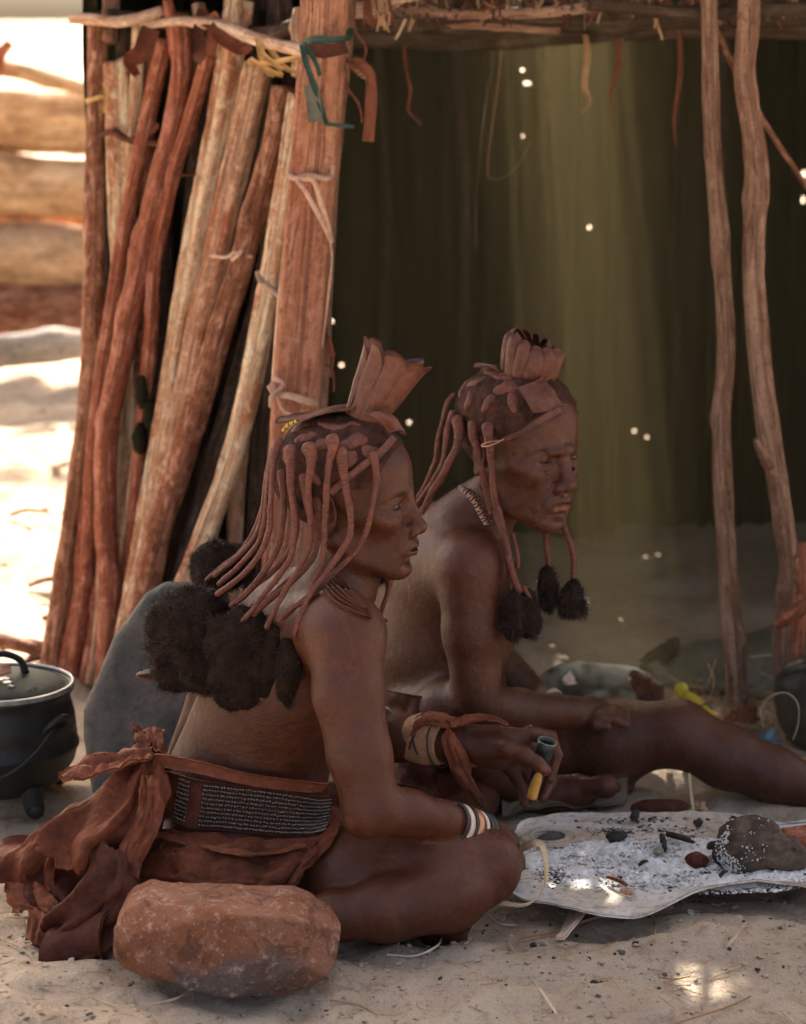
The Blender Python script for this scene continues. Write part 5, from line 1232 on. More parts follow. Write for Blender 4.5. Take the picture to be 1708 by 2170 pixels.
for i in range(22):
    a = 785+rg.uniform(-12, 38); ribbon([(a, -10, 4.62), (a+rg.uniform(-6, 10), 25, 4.60), (a+rg.uniform(-14, 24), 58+rg.uniform(-12, 12), 4.60)], .008, 'leather_wrap' if i % 3 else 'straw_dark', 'fibre', ht, taper=.4, n=12)
hang([(860, 40, 4.68), (850, 62, 4.68), (838, 84, 4.68)], .005, 'straw', 'short straw stalk caught under the roof edge near the red tuft', 'straw stalk', name='straw_stalk', n=10)
HS = [([(1238, 60, 5.0), (1245, 120, 4.98), (1238, 180, 4.98), (1248, 215, 4.98), (1232, 240, 4.98)], .014, 'straw_dark', 'sunlit ochre bark strip hanging in the middle of the dark opening'),
      ([(1325, 20, 5.0), (1312, 90, 5.0), (1308, 150, 5.0), (1292, 210, 5.0), (1300, 250, 5.0)], .012, 'leather_wrap', 'crinkled bark strip hanging just right of the sunlit ochre one'),
      ([(1420, 20, 5.0), (1438, 70, 5.0), (1442, 150, 5.0), (1434, 210, 5.0), (1428, 260, 5.0), (1432, 310, 5.0)], .010, 'leather_wrap', 'long thin bark strip hanging nearest the right posts'),
      ([(1052, 80, 5.1), (1042, 150, 5.1), (1025, 250, 5.1), (1012, 380, 5.1), (1008, 480, 5.1), (1010, 530, 5.1)], .005, 'mat_cloth', 'very long thin pale fibre hanging straight down left of the middle'),
      ([(1065, 80, 5.15), (1055, 180, 5.15), (1035, 330, 5.15), (1040, 380, 5.15), (1090, 360, 5.15), (1125, 300, 5.15)], .003, 'straw_dark', 'thin brown fibre that hangs and curls up at its end'),
      ([(856, 100, 5.0), (862, 150, 5.0), (870, 190, 5.0), (866, 235, 5.0), (895, 268, 5.0)], .007, 'leather_wrap', 'thin crooked fibre hanging left in the dark opening')]
for i, (rows, wd, mt, lb) in enumerate(HS): hang(rows, wd, mt, lb, 'bark strip', group='strips hanging from the roof of the hut', twist=1.4, wob=.8, seed=i)
tat = empty('bark_tatters', P(1180, 10, 4.75), 'row of short curled bark tatters poking out under the roof edge', 'bark tatters')
for i in range(170):
    a = rg.uniform(770, 1708); ribbon([(a, -12, 4.78), (a+rg.uniform(-15, 15), 4, 4.74), (a+rg.uniform(-28, 28), 16+rg.uniform(-6, 70)*rg.random(), 4.73)], rg.uniform(.004, .014), ('leather_wrap', 'leather_dark', 'leather_dark', 'charred', 'straw_dark')[i % 5], 'tatter', tat, taper=.5, n=10, twist=rg.uniform(-1, 1))
for i, (a, b, c_) in enumerate(((905, 8, 10), (940, 0, 12), (985, 5, 9))):
    pass

# ------------------------------------------------------------------ far log pile, left
def log(rows, mat, label, seed, group=None, cat='log', rough=.14):
    p = pxs(rows); v, f, uv = tube(p, n=60, seg=22, rough=rough, rs=3, seed=seed, knots=6, ridge=.12, up=(0, 0, 1))
    o = mesh_obj('log', v, f, M[mat], None, uv=uv); return tag(o, label, cat, group)
gl = 'logs stacked behind the hut'
log([(-420, 225, 9.5, .115), (0, 250, 9.4, .125), (420, 262, 9.3, .12)], 'log_far', 'pale log at the top of the stack left of the hut', 1, gl)
log([(-420, 400, 9.35, .09), (0, 395, 9.3, .105), (420, 400, 9.2, .10)], 'log_far', 'second log from the top of the stack left of the hut', 2, gl)
log([(-420, 560, 9.35, .12), (0, 545, 9.3, .13), (420, 565, 9.2, .12)], 'log_far', 'thick third log from the top of the stack left of the hut', 3, gl)
log([(-420, 655, 9.3, .09), (0, 660, 9.2, .10), (420, 660, 9.1, .10)], 'stick_bark', 'dark lowest log of the stack left of the hut', 4, gl)
log([(-300, 470, 9.6, .08), (0, 476, 9.5, .07), (420, 480, 9.5, .07)], 'stick_bark', 'thin dark log wedged in the middle of the stack', 5, gl)
log([(-300, 120, 9.1, .035), (-60, 140, 9.1, .034), (40, 150, 9.1, .032), (190, 192, 9.2, .026)], 'log_far', 'pale bent branch lying on top of the log stack', 6, cat='branch')
log([(-30, 150, 9.0, .035), (0, 115, 9.0, .024), (22, 88, 9.0, .018)], 'stick_red', 'short dark branch stub sticking up at the left edge', 7, cat='branch')
log([(-300, 760, 8.3, .045), (40, 742, 8.3, .055), (190, 728, 8.4, .050)], 'grey_log', 'grey log lying on the sand in front of the log stack', 8)
log([(-60, 1340, 5.0, .016), (60, 1372, 4.95, .014), (118, 1396, 4.95, .010)], 'stick_bark', 'dark stick lying on bright sand behind the black pot', 9, cat='stick', rough=.2)
for k, (a, b, y) in enumerate([(-200, 330, 9.45), (-200, 480, 9.4)]): pass

# ------------------------------------------------------------------ iron pot
pc = P(0, 1452, 4.13); pr = .128
pot = empty('iron_pot', (pc[0], pc[1], 0), 'black three legged cast iron pot with its lid on, at the left edge', 'pot')
def lathe(prof, c, seg=72):
    vs_ = [(c[0]+r*math.cos(2*math.pi*k/seg), c[1]+r*math.sin(2*math.pi*k/seg), z) for r, z in prof for k in range(seg)]
    ff = [(i*seg+k, i*seg+(k+1) % seg, (i+1)*seg+(k+1) % seg, (i+1)*seg+k) for i in range(len(prof)-1) for k in range(seg)]
    return np.array(vs_), ff
zt = pc[2]; k_ = 1
prof = [(.0001, zt-.195), (.07, zt-.190), (.105, zt-.170), (.128, zt-.135), (.1335, zt-.112), (.1365, zt-.110), (.1365, zt-.104), (.1340, zt-.101), (.1335, zt-.085), (.1310, zt-.078), (.1325, zt-.075), (.1295, zt-.050), (.124, zt-.028), (.122, zt-.016), (.128, zt-.010), (.1305, zt-.004), (.129, zt), (.122, zt), (.119, zt-.02), (.10, zt-.10), (.0001, zt-.12)]
v, f = lathe(prof, pc); mesh_obj('body', v, f, M['iron'], pot)
prof = [(.1305, zt-.002), (.1315, zt+.003), (.1300, zt+.0065), (.1265, zt+.007), (.1255, zt+.003)]
v, f = lathe(prof, pc); mesh_obj('rim', v, f, M['iron_rim'], pot)
lz = zt-.001
prof = [(.1245, lz-.006), (.1245, lz+.001), (.118, lz-.002), (.112, lz+.003), (.095, lz+.010), (.06, lz+.017), (.03, lz+.020), (.0001, lz+.021)]
v, f = lathe(prof, pc); lid = mesh_obj('lid', v, f, M['iron_lid'], pot)
v, f, uv = tube([tuple(pc+np.array([-.035, -.03, .020]))+(.0055,), tuple(pc+np.array([-.028, -.02, .044]))+(.0062,), tuple(pc+np.array([.0, .005, .056]))+(.0065,), tuple(pc+np.array([.032, .02, .042]))+(.0062,), tuple(pc+np.array([.042, .024, .016]))+(.0075,)], n=26, seg=12); mesh_obj('handle', v, f, M['iron'], lid, uv=uv)
# small star and flower cast on the lid
def star(c, r, n, inner, th=.0025):
    pts = [(c[0]+(r if i % 2 == 0 else r*inner)*math.cos(math.pi*i/n+.3), c[1]+(r if i % 2 == 0 else r*inner)*math.sin(math.pi*i/n+.3)) for i in range(2*n)]
    vs_ = [(x, y, c[2]) for x, y in pts]+[(x, y, c[2]+th) for x, y in pts]+[(c[0], c[1], c[2]+th*1.6)]
    m2 = 2*n; ff = [(i, (i+1) % m2, m2+(i+1) % m2, m2+i) for i in range(m2)]+[(m2+i, m2+(i+1) % m2, 2*m2) for i in range(m2)]
    return np.array(vs_), ff
for dx, dy, r, n_, inn in ((.030, -.060, .0085, 5, .45), (.012, -.030, .011, 6, .75), (.020, -.045, .010, 6, .75), (.062, -.066, .0035, 5, .5), (.070, -.055, .003, 5, .5)):
    rad = math.hypot(dx, dy); z = lz+np.interp(rad, [0, .03, .06, .095, .112], [.021, .020, .017, .010, .003])
    v, f = star(pc+np.array([dx, dy, z-pc[2]-.0005]), r, n_, inn); mesh_obj('cast_star' if n_ == 5 else 'cast_flower', v, f, M['iron_rim'], lid, smooth=False)
for an in (-50, 40, 180):
    a = math.radians(an); d = np.array([math.cos(a), math.sin(a), 0])
    p0 = pc+d*.095; p0[2] = zt-.165; p1 = pc+d*.105; p1[2] = zt-.205; p2 = pc+d*.118; p2[2] = -.005
    v, f, uv = tube([tuple(p0)+(.020,), tuple(p1)+(.015,), tuple(p2)+(.011,)], n=16, seg=12, square=.4); mesh_obj('leg', v, f, M['iron'], pot, uv=uv)
for an in (-38, 142):
    a = math.radians(an); d = np.array([math.cos(a), math.sin(a), 0]); s_ = np.array([-math.sin(a), math.cos(a), 0])
    rows = [tuple(pc+d*.128+s_*.022+np.array([0, 0, -.060]))+(.005,), tuple(pc+d*.150+s_*.020+np.array([0, 0, -.040]))+(.0055,), tuple(pc+d*.158+np.array([0, 0, -.030]))+(.0055,), tuple(pc+d*.150-s_*.020+np.array([0, 0, -.040]))+(.0055,), tuple(pc+d*.128-s_*.022+np.array([0, 0, -.060]))+(.005,)]
    v, f, uv = tube(rows, n=24, seg=10); mesh_obj('lug', v, f, M['iron'], pot, uv=uv)
a0, a1 = math.radians(-42), math.radians(-140)
rows = []
for t in np.linspace(0, 1, 9):
    a = a0+(a1-a0)*t; rr = .150+.006*math.sin(math.pi*t); rows.append((pc[0]+rr*math.cos(a), pc[1]+rr*math.sin(a), zt-.045-.085*math.sin(math.pi*t*.9), .0030))
v, f, uv = tube(rows, n=50, seg=8); mesh_obj('bail', v, f, M['iron'], pot, uv=uv)
st = [tuple(P(-60, 1440, 4.05))+(.011,), tuple(P(-10, 1424, 4.06))+(.011,), tuple(P(20, 1416, 4.07))+(.010,)]
v, f, uv = tube(st, n=16, seg=12, rough=.1); tag(mesh_obj('wooden_stick', v, f, M['plank_grey'], None, uv=uv), 'blunt wooden stick resting on the pot lid at the left edge', 'stick')

# ------------------------------------------------------------------ stones
def stone(name, outline, Y0, Y1, mat, label, seed, amp=.012, h=.007, tilt=None, chamf=.03, planes=()):
    """stone: prism of the seen outline given real thickness from Y0 to Y1, rounded and chipped"""
    pl = np.array([P(a, b, Y0) for a, b in outline])[:, [0, 2]]
    lo = np.array([pl[:, 0].min()-.02, Y0-.03, pl[:, 1].min()-.02]); hi = np.array([pl[:, 0].max()+.02, Y1+.03, pl[:, 1].max()+.02])
    def F(p):
        x, y, z = p[:, 0], p[:, 1], p[:, 2]
        if tilt is not None: y = y-tilt(x, z)
        d = np.full(len(p), 1e9); ins = np.zeros(len(p), bool); k = len(pl)
        for i in range(k):
            a, b = pl[i], pl[(i+1) % k]; e = b-a; wx = x-a[0]; wz = z-a[1]
            t = np.clip((wx*e[0]+wz*e[1])/(e@e), 0, 1); d = np.minimum(d, np.hypot(wx-e[0]*t, wz-e[1]*t))
            c = ((a[1] > z) != (b[1] > z)) & (x < (b[0]-a[0])*(z-a[1])/(b[1]-a[1]+1e-12)+a[0]); ins ^= c
        s = np.where(ins, -d, d); yy = np.abs(y-(Y0+Y1)/2)-(Y1-Y0)/2
        h_ = np.clip(.5-.5*(s-yy)/chamf, 0, 1); r = yy*h_+s*(1-h_)+chamf*h_*(1-h_)
        for n_, off in planes: r = np.maximum(r, p@np.array(n_, np.float32)-off)
        return (r+amp*fbm(p*11+seed, 4, seed)+amp*.35*np.abs(fbm(p*34+seed, 2, seed+4))).astype(np.float32)
    v, f = nets(F, lo-amp, hi+amp, h)
    return tag(mesh_obj(name, v, f, mat), label, 'rock')
def mat_rock():
    b = NB('red_granite'); ob = b.coord('Object'); n1 = b.noise(ob, 6, 5, .6, .5); n2 = b.noise(ob, 55, 6, .75); n3 = b.noise(ob, 190, 4, .75); n4 = b.noise(ob, 3.2, 3, .5)
    col = b.mix(b.ramp(n1, [(.38, 0), (.6, 1)]), (.25, .098, .050), (.33, .165, .105))
    col = b.mix(b.ramp(n4, [(.50, 0), (.54, 1)]), col, (.15, .115, .10))
    col = b.mix(b.ramp(n2, [(.54, 0), (.64, .85)]), col, (.52, .34, .25)); col = b.mix(b.ramp(n2, [(.3, .7), (.42, 0)]), col, (.20, .075, .04))
    col = b.mix(b.ramp(n3, [(.3, .8), (.42, 0)]), col, (.13, .06, .045)); col = b.mix(b.ramp(n3, [(.6, 0), (.72, .8)]), col, (.66, .52, .42))
    ck = b.n('ShaderNodeTexVoronoi', feature='DISTANCE_TO_EDGE'); ck.inputs['Scale'].default_value = 9.0; dn = b.n('ShaderNodeVectorMath', operation='ADD'); nn_ = b.n('ShaderNodeTexNoise'); nn_.inputs['Scale'].default_value = 12; b.l(ob, nn_.inputs['Vector']); sc_n = b.n('ShaderNodeVectorMath', operation='SCALE'); sc_n.inputs[3].default_value = .12; b.l(nn_.outputs['Color'], sc_n.inputs[0]); b.l(ob, dn.inputs[0]); b.l(sc_n.outputs[0], dn.inputs[1]); b.l(dn.outputs[0], ck.inputs['Vector'])
    ce_ = b.ramp(ck.outputs['Distance'], [(0, 0), (.035, 1)]); col = b.mix(b.ramp(b.noise(ob, 14, 6, .75, 1.5), [(.40, .75), (.47, 0)]), col, (.12, .055, .035))
    return b.done(col, .9, b.bump(n2, .1, .001, b.bump(n3, .7, .002, b.bump(n2, .9, .008, b.bump(n1, .6, .02)))), spec=.2)
M['granite'] = mat_rock()
stone('rock', [(240, 1985), (262, 1950), (300, 1932), (340, 1940), (600, 1950), (650, 1965), (692, 1995), (715, 2030), (708, 2070), (668, 2112), (600, 2136), (500, 2122), (400, 2103), (330, 2078), (262, 2052), (244, 2022)], 3.15, 3.28, M['granite'],
      'orange granite block lying on the sand in front of the nearest woman', 3, amp=.007, h=.0034, chamf=.002, planes=[(unit((-.10, -.55, .8)), float(unit((-.10, -.55, .8))@P(450, 1962, 3.15))), (unit((.72, -.68, .1)), float(unit((.72, -.68, .1))@P(630, 2030, 3.155))), (unit((-.5, -.6, .5)), float(unit((-.5, -.6, .5))@P(262, 1985, 3.16))), (unit((.3, -.7, -.55)), float(unit((.3, -.7, -.55))@P(560, 2080, 3.15))), (unit((.8, -.2, .6)), float(unit((.8, -.2, .6))@P(680, 1995, 3.17))), (unit((.05, -1, .12)), float(unit((.05, -1, .12))@P(450, 2030, 3.152)))])
stone('slab', [(172, 1560), (170, 1510), (200, 1440), (232, 1370), (300, 1285), (340, 1260), (400, 1262), (480, 1300), (560, 1380), (620, 1480), (640, 1600), (600, 1700), (200, 1680)], 3.90, 3.96, M['slab'],
      'flat grey stone slab standing on edge behind the nearest woman', 6, amp=.006, h=.008, chamf=.02, tilt=lambda x, z: (z-.2)*.25)

# ------------------------------------------------------------------ mat, plate, ash, burnt wood
matc = empty('ground_mat', P(1180, 1700, 3.75)*np.array([1, 1, 0]), 'olive grey cloth spread on the sand under the far woman\'s foot', 'mat')
def gsheet(name, rows, mat, parent=None, thick=.004, n=(50, 60), wav=.01, freq=5, seed=0, ragged=.0, lift=.006, **kw):
    """cloth lying on the sand: rows of (px,py,height)"""
    c = np.array([[on(a, b)+np.array([0, 0, z]) for a, b, z in r] for r in rows]); g = patch(c, *n)
    U, Vv = np.meshgrid(np.linspace(0, 1, n[0]), np.linspace(0, 1, n[1]), indexing='ij')
    g[..., 2] += wav*(fbm(np.stack([U*freq, Vv*freq, 0*U+seed], -1), 3, seed)+.4)
    g[..., 2] = np.maximum(g[..., 2], gh(g[..., 0], g[..., 1])+lift)
    if ragged:
        e = np.clip(1-np.minimum(np.minimum(U, 1-U), np.minimum(Vv, 1-Vv))*12, 0, 1); ctr = g.mean((0, 1)); g = g+(ctr-g)*(e*ragged*fbm(np.stack([U*16, Vv*16, 0*U+seed*3.3], -1), 2, seed+3))[..., None]
    return sheet(name, g, mat, parent, thick=thick, **kw)
gsheet('cloth', [[(1060, 1690, .01), (1140, 1690, .01), (1240, 1690, .015), (1328, 1680, .02)], [(1060, 1720, .02), (1140, 1712, .025), (1240, 1702, .03), (1330, 1692, .025)], [(1065, 1750, .01), (1140, 1742, .012), (1240, 1730, .01), (1328, 1712, .01)]], M['mat_cloth'], matc, wav=.02, freq=4, seed=3)
gsheet('cloth', [[(1000, 1600, .01), (1150, 1590, .01), (1320, 1600, .01)], [(980, 1680, .01), (1150, 1672, .01), (1330, 1670, .01)], [(1000, 1740, .01), (1150, 1720, .01), (1320, 1700, .01)]], M['tarp'], matc, wav=.008, freq=4, seed=4)
def mat_plate():
    b = NB('ash_plate'); ob = b.coord('Object'); n1 = b.noise(ob, 9, 6, .65, .5); n2 = b.noise(ob, 70, 5, .7); n3 = b.noise(ob, 300, 3, .7)
    col = b.mix(b.ramp(n1, [(.42, 0), (.6, 1)]), (.60, .585, .55), (.44, .36, .27)); col = b.mix(b.ramp(n2, [(.34, .7), (.5, 0)]), col, (.17, .15, .125)); col = b.mix(b.ramp(n3, [(.6, 0), (.75, .6)]), col, (.66, .65, .62))
    return b.done(col, .85, b.bump(n3, .4, .001, b.bump(n2, .5, .003)), spec=.2)
M['plate'] = mat_plate()
M['ash'] = simple('ash', (.56, .56, .55), (.80, .80, .79), 45, .95, .9, .004, .1)
M['ash_grey'] = simple('ash_grey', (.16, .155, .14), (.34, .32, .29), 60, .95, .9, .004, .1)
M['plate_under'] = simple('plate_under', (.07, .06, .05), (.13, .11, .09), 30, .8, .4, .003, .3)
OUT = [(1085, 1772), (1062, 1820), (1072, 1868), (1110, 1895), (1165, 1905), (1215, 1925), (1265, 1940), (1310, 1948), (1360, 1940), (1420, 1922), (1500, 1902), (1580, 1893), (1660, 1890), (1740, 1880), (1900, 1850), (1950, 1780), (1850, 1735), (1740, 1742), (1650, 1748), (1560, 1732), (1480, 1716), (1420, 1722), (1350, 1716), (1290, 1714), (1245, 1712), (1180, 1714), (1130, 1730), (1100, 1748)]
PZ = .042
rim_ = spline(np.array([G(a, b, PZ) for a, b in OUT]+[G(*OUT[0], PZ)]), 241)[:-1]
ctr = np.array([G(1162, 1776, PZ)])[0]; hr = .0270
plate_c = rim_.mean(0)
def plate_z(x, y):
    q = np.stack([x, y, 0*x], -1); return PZ+.006*fbm(q*4, 2, 3)-.010*np.exp(-(((x-.47)/.2)**2+((y-3.62)/.1)**2))
rows = []; K = 22
ang = np.unwrap(np.arctan2(rim_[:, 1]-ctr[1], rim_[:, 0]-ctr[0])); holer = np.stack([ctr[0]+hr*np.cos(ang), ctr[1]+hr*np.sin(ang), 0*ang+PZ], -1)
for i in range(K+1):
    t = (i/K)**1.0; p = holer*(1-t)+rim_*t; z = plate_z(p[:, 0], p[:, 1]); d_ = np.hypot(p[:, 0]-ctr[0], p[:, 1]-ctr[1]); z = z*(d_ > hr*1.6)+(PZ+.001)*(d_ <= hr*1.6)
    edge = np.clip((t-.86)/.14, 0, 1); z = z+edge*(.007*vn(np.stack([p[:, 0]*11, p[:, 1]*11, 0*p[:, 0]], -1), 5)+.004+.010*vn(np.stack([p[:, 0]*4, p[:, 1]*4, 0*p[:, 0]], -1), 6)); p = p.copy(); p[:, 2] = z
    if t > .8: p[:, :2] += ((.004*vn(p*45, 3))*(t-.8)*5)[:, None]
    rows.append(p)
rows = np.array(rows)               # K+1, N, 3
g = np.concatenate([rows, rows[:, :1]], 1)
plate = empty('metal_plate', (plate_c[0], plate_c[1], 0), 'battered ash-whitened metal barrel lid with a round bung hole, used as a hearth', 'hearth plate')
sheet('plate', g, M['plate'], plate, thick=.0035)
# threaded neck of the bung hole, pressed ring and dark disc added as shade inside
prof = [(.031, PZ+.003), (.0295, PZ+.0055), (.0285, PZ+.0055)]
for i in range(5): prof += [(.0270, PZ+.0035-.0045*i), (.0282, PZ+.0012-.0045*i)]
prof += [(.0270, PZ-.042)]
v, f = lathe(prof, ctr, 48); mesh_obj('bung_hole_thread', v, f, M['plate'], plate)
prof = [(.046, PZ+.0015), (.0445, PZ+.004), (.043, PZ+.0015)]; v, f = lathe(prof, ctr, 48); mesh_obj('pressed_ring', v, f, M['plate'], plate)
prof = [(.027, PZ-.042), (.0001, PZ-.0425)]; v, f = lathe(prof, ctr, 32); mesh_obj('hole_shade', v, f, M['charcoal'], plate)
# stones that carry the plate
for i, (a, b) in enumerate([(1180, 1850), (1450, 1860), (1640, 1850)]):
    c = on(a, b); c[1] += .04; S = SDF(); S.ell((c[0], c[1], .018), (.035, .03, .026), k=.01); v, f = nets(lambda p, S=S: S.ev(p)+.008*fbm(p*25+i, 3, i).astype(np.float32), c-.06, c+.07, .007)
    tag(mesh_obj('hearth_stone', v, f, M['slab']), 'shaded stone under the %s of the metal plate' % ('left end', 'middle', 'right end')[i], 'stone', 'stones under the metal plate')
# ash bed and its crumbs
def inside_ash(x, y, z=PZ):
    """rough ash patch on the plate"""
    a = ((x-.47)/.275)**2+((y-3.625)/.128)**2
    return a
nx, ny = 300, 170; xx = np.linspace(.17, .80, nx); yy = np.linspace(3.42, 3.73, ny); XX, YY = np.meshgrid(xx, yy, indexing='ij'); q = np.stack([XX, YY, 0*XX], -1)
a = inside_ash(XX, YY)+.35*fbm(q*14, 3, 2); hh = np.clip(1-a, 0, 1)**.6*(.010+.008*fbm(q*22, 3, 5)+.014*np.clip(fbm(q*75, 3, 9), 0, 1)+.005*fbm(q*170, 2, 19))-.004*(a > 1)
ZZ = plate_z(XX, YY)+hh+.001; fcs = gridfaces(nx, ny); keep = (a.reshape(-1)[fcs] < 1.0).all(1)
o = mesh_obj('ash_bed', np.stack([XX, YY, ZZ], -1).reshape(-1, 3), fcs[keep], M['ash']); tag(o, 'white ash bed heaped over the middle of the metal plate', 'ash', kind='stuff')
rs_ = np.random.RandomState(11)
def crumbs(n, gen, mat, name, label, cat, smin, smax, zf, flatz=.6):
    parts = []
    while len(parts) < n:
        p = gen()
        if p is None: continue
        s = smin*(smax/smin)**(rs_.rand()**1.8); sc_ = np.array([s*rs_.uniform(.6, 1.4), s*rs_.uniform(.6, 1.4), s*rs_.uniform(.4, 1)*flatz])
        R = rotm(rs_.uniform(0, 360), rs_.uniform(-25, 25), rs_.uniform(-25, 25)); vv = (icov*(1+rs_.uniform(-.3, .3, (12 if len(icov) == 12 else len(icov), 1))))*sc_
        parts.append((vv@R.T+np.array([p[0], p[1], zf(p[0], p[1])+sc_[2]*.4]), icof, None))
    vv, ff_, _ = merge(parts); o = mesh_obj(name, vv, ff_, mat, smooth=False); return tag(o, label, cat, kind='stuff')
def gen_ash(lim, x0=.15, x1=.8, y0=3.42, y1=3.74):
    def g_():
        x, y = rs_.uniform(x0, x1), rs_.uniform(y0, y1); q = np.array([[x, y, 0]]); 
        return (x, y) if inside_ash(x, y)+.5*fbm(q*9, 2, 2)[0] < lim else None
    return g_
azf = lambda x, y: float(plate_z(np.array([x]), np.array([y]))[0])+.010*max(0, 1-inside_ash(x, y))**.6+.001
crumbs(5200, gen_ash(1.2), M['ash'], 'ash_crumbs', 'white crumbs of ash scattered over the metal plate', 'ash', .0010, .0042, azf)
crumbs(1300, gen_ash(1.25), M['ash_grey'], 'grey_ash_crumbs', 'grey crumbs of ash mixed among the white ones on the plate', 'ash', .0010, .0036, azf)
crumbs(420, gen_ash(1.2), M['charcoal'], 'charcoal_crumbs', 'black charcoal crumbs strewn over the ash', 'charcoal', .0010, .0038, azf)
def gen_spot(spots):
    def g_():
        c, sx, sy = spots[rs_.randint(len(spots))]; return (c[0]+rs_.normal(0, sx), c[1]+rs_.normal(0, sy))
    return g_
sp = [(G(1175, 1855, PZ), .018, .02), (G(1350, 1738, PZ), .05, .010), (G(1420, 1760, PZ), .05, .012), (G(1570, 1850, PZ), .03, .012), (G(1690, 1800, PZ), .03, .02), (G(1300, 1760, PZ), .02, .01)]
crumbs(800, gen_spot(sp), M['charcoal'], 'charcoal_crumbs', 'patches of charcoal crumbs along the edge of the ash', 'charcoal', .0011, .0042, azf)
crumbs(700, gen_spot(sp), M['ash_grey'], 'grey_ash_crumbs', 'grey ash and grit along the edge of the ash bed', 'ash', .0011, .0042, azf)
# bigger lumps one can tell apart
def lump(name, a, b, r, mat, label, cat, seed, z=None, h=.0028):
    c = G(a, b, PZ+.012) if z is None else on(a, b, z); r = tuple(x*.78 for x in r); S = SDF(); S.ell(c, r, R=rotm(seed*37 % 180, 8, 5), k=.01); m_ = max(r)*1.6
    v, f = nets(lambda p: S.ev(p)+max(r)*.62*fbm(p*(.9/max(r))+seed, 3, seed).astype(np.float32), c-m_, c+m_, max(.0016, m_/16)); return tag(mesh_obj(name, v, f, mat), label, cat)
lump('clod', 1310, 1772, (.026, .016, .011), M['charcoal'], 'dark reddish clod at the upper left of the ash', 'clod', 1)
lump('charcoal', 1396, 1803, (.030, .012, .009), M['ash_grey'], 'flat grey charcoal piece in the middle of the ash', 'charcoal', 2)
lump('clod', 1475, 1822, (.024, .013, .010), M['leather_dark'], 'brown clod right of the middle of the ash', 'clod', 3)
lump('charcoal', 1508, 1790, (.011, .009, .009), M['charcoal'], 'small round black coal left of the burnt log', 'charcoal', 4)
lump('clod', 1328, 1888, (.016, .010, .011), M['leather_pale'], 'rounded tan clod near the front edge of the plate', 'clod', 5)
lump('charcoal', 1480, 1742, (.013, .009, .009), M['charcoal'], 'black coal at the back edge of the ash', 'charcoal', 6)
lump('charcoal', 1345, 1727, (.018, .010, .008), M['charcoal'], 'black coal beside the back rim of the plate', 'charcoal', 7)
lump('charcoal', 1560, 1738, (.020, .010, .010), M['charcoal'], 'long black coal behind the burnt log', 'charcoal', 8)
def splinter(a0, b0, a1, b1, r, mat, label, cat='splinter', z=PZ+.010, name='splinter'):
    p0, p1 = G(a0, b0, z), G(a1, b1, z+.004); v, f, uv = tube([tuple(p0)+(r,), tuple((p0+p1)/2+np.array([0, 0, .002]))+(r*1.1,), tuple(p1)+(r*.6,)], n=14, seg=8, rough=.3, rs=40, ragged=.003); return tag(mesh_obj(name, v, f, M[mat], None, uv=uv), label, cat)
splinter(1415, 1768, 1470, 1785, .005, 'wood_dark', 'brown splinter of wood in the ash near the back')
splinter(1408, 1800, 1402, 1768, .005, 'charcoal', 'thin grey splinter standing in the middle of the ash')
splinter(1288, 1858, 1328, 1875, .0035, 'stick_bark', 'small brown splinter in the front part of the ash')
splinter(1497, 1826, 1512, 1816, .004, 'plank_pale', 'pale split splinter against the burnt log')
splinter(1355, 1833, 1372, 1825, .003, 'charcoal', 'tiny black splinter in the centre of the ash')
splinter(1524, 1858, 1540, 1846, .003, 'charcoal', 'tiny black splinter in front of the burnt log')
# burnt log, ash on its charred end
bl = empty('burnt_log', G(1610, 1810, PZ), 'stump of burnt wood with an ash-white charred end lying on the plate', 'burnt log')
S = SDF(); A_, B2 = G(1545, 1800, PZ+.035), G(1650, 1805, PZ+.035)
S.ell(A_+np.array([.012, 0, .0]), (.032, .03, .036), k=.02); S.ell(G(1590, 1790, PZ+.045), (.042, .034, .040), k=.02); S.ell(G(1625, 1800, PZ+.035), (.048, .032, .030), R=rotm(0, 25, 0), k=.02); S.ell(G(1665, 1815, PZ+.022), (.034, .026, .018), k=.02)
def FL(p): 
    q = p.copy(); q[:, 0] *= .5; return (S.ev(p)+.017*fbm(q*24, 4, 6)+.005*np.abs(fbm(p*np.array([30, 30, 120], np.float32), 2, 4))).astype(np.float32)
c = G(1600, 1800, PZ+.035); v, f = nets(FL, c-np.array([.12, .07, .075]), c+np.array([.12, .07, .075]), .0028)
mesh_obj('wood', v, f, M['charred'], bl)
parts = []
for i in range(900):
    t = rs_.rand()**3.5; p = G(1545+t*t*70, 1800, PZ+.035); p[2] = PZ+.008+.066*rs_.rand(); p[1] -= .035*rs_.rand(); p[0] += rs_.normal(0, .006); p = push(FL, p[None], .0005)[0]; s = rs_.uniform(.0005, .0018)
    if fbm(p[None]*45, 2, 3)[0] < -.12: continue
    parts.append(((icov*np.array([s, s*.6, s]))@rotm(rs_.uniform(0, 360), rs_.uniform(0, 90), 0).T+p, icof, None))
vv, ff_, _ = merge(parts); o = mesh_obj('ash_flakes', vv, ff_, M['ash'], bl, smooth=False); o['kind'] = 'stuff'
S2 = SDF(); S2.ell(G(1530, 1805, PZ+.025), (.014, .02, .026)); c = G(1530, 1805, PZ+.025); v, f = nets(lambda p: (S2.ev(p)+.006*fbm(p*50, 3, 1)).astype(np.float32), c-.045, c+.045, .003); mesh_obj('charred_end', v, f, M['charcoal'], bl)
pl_ = [tuple(G(1655, 1782, PZ+.03))+(.020,), tuple(G(1700, 1778, PZ+.03))+(.022,), tuple(G(1800, 1770, PZ+.03))+(.024,)]
v, f, uv = tube(pl_, n=24, seg=14, rough=.25, rs=20, knots=3); tag(mesh_obj('firewood', v, f, M['stick_red'], None, uv=uv), 'reddish firewood branch reaching in behind the burnt stump at the right edge', 'firewood')
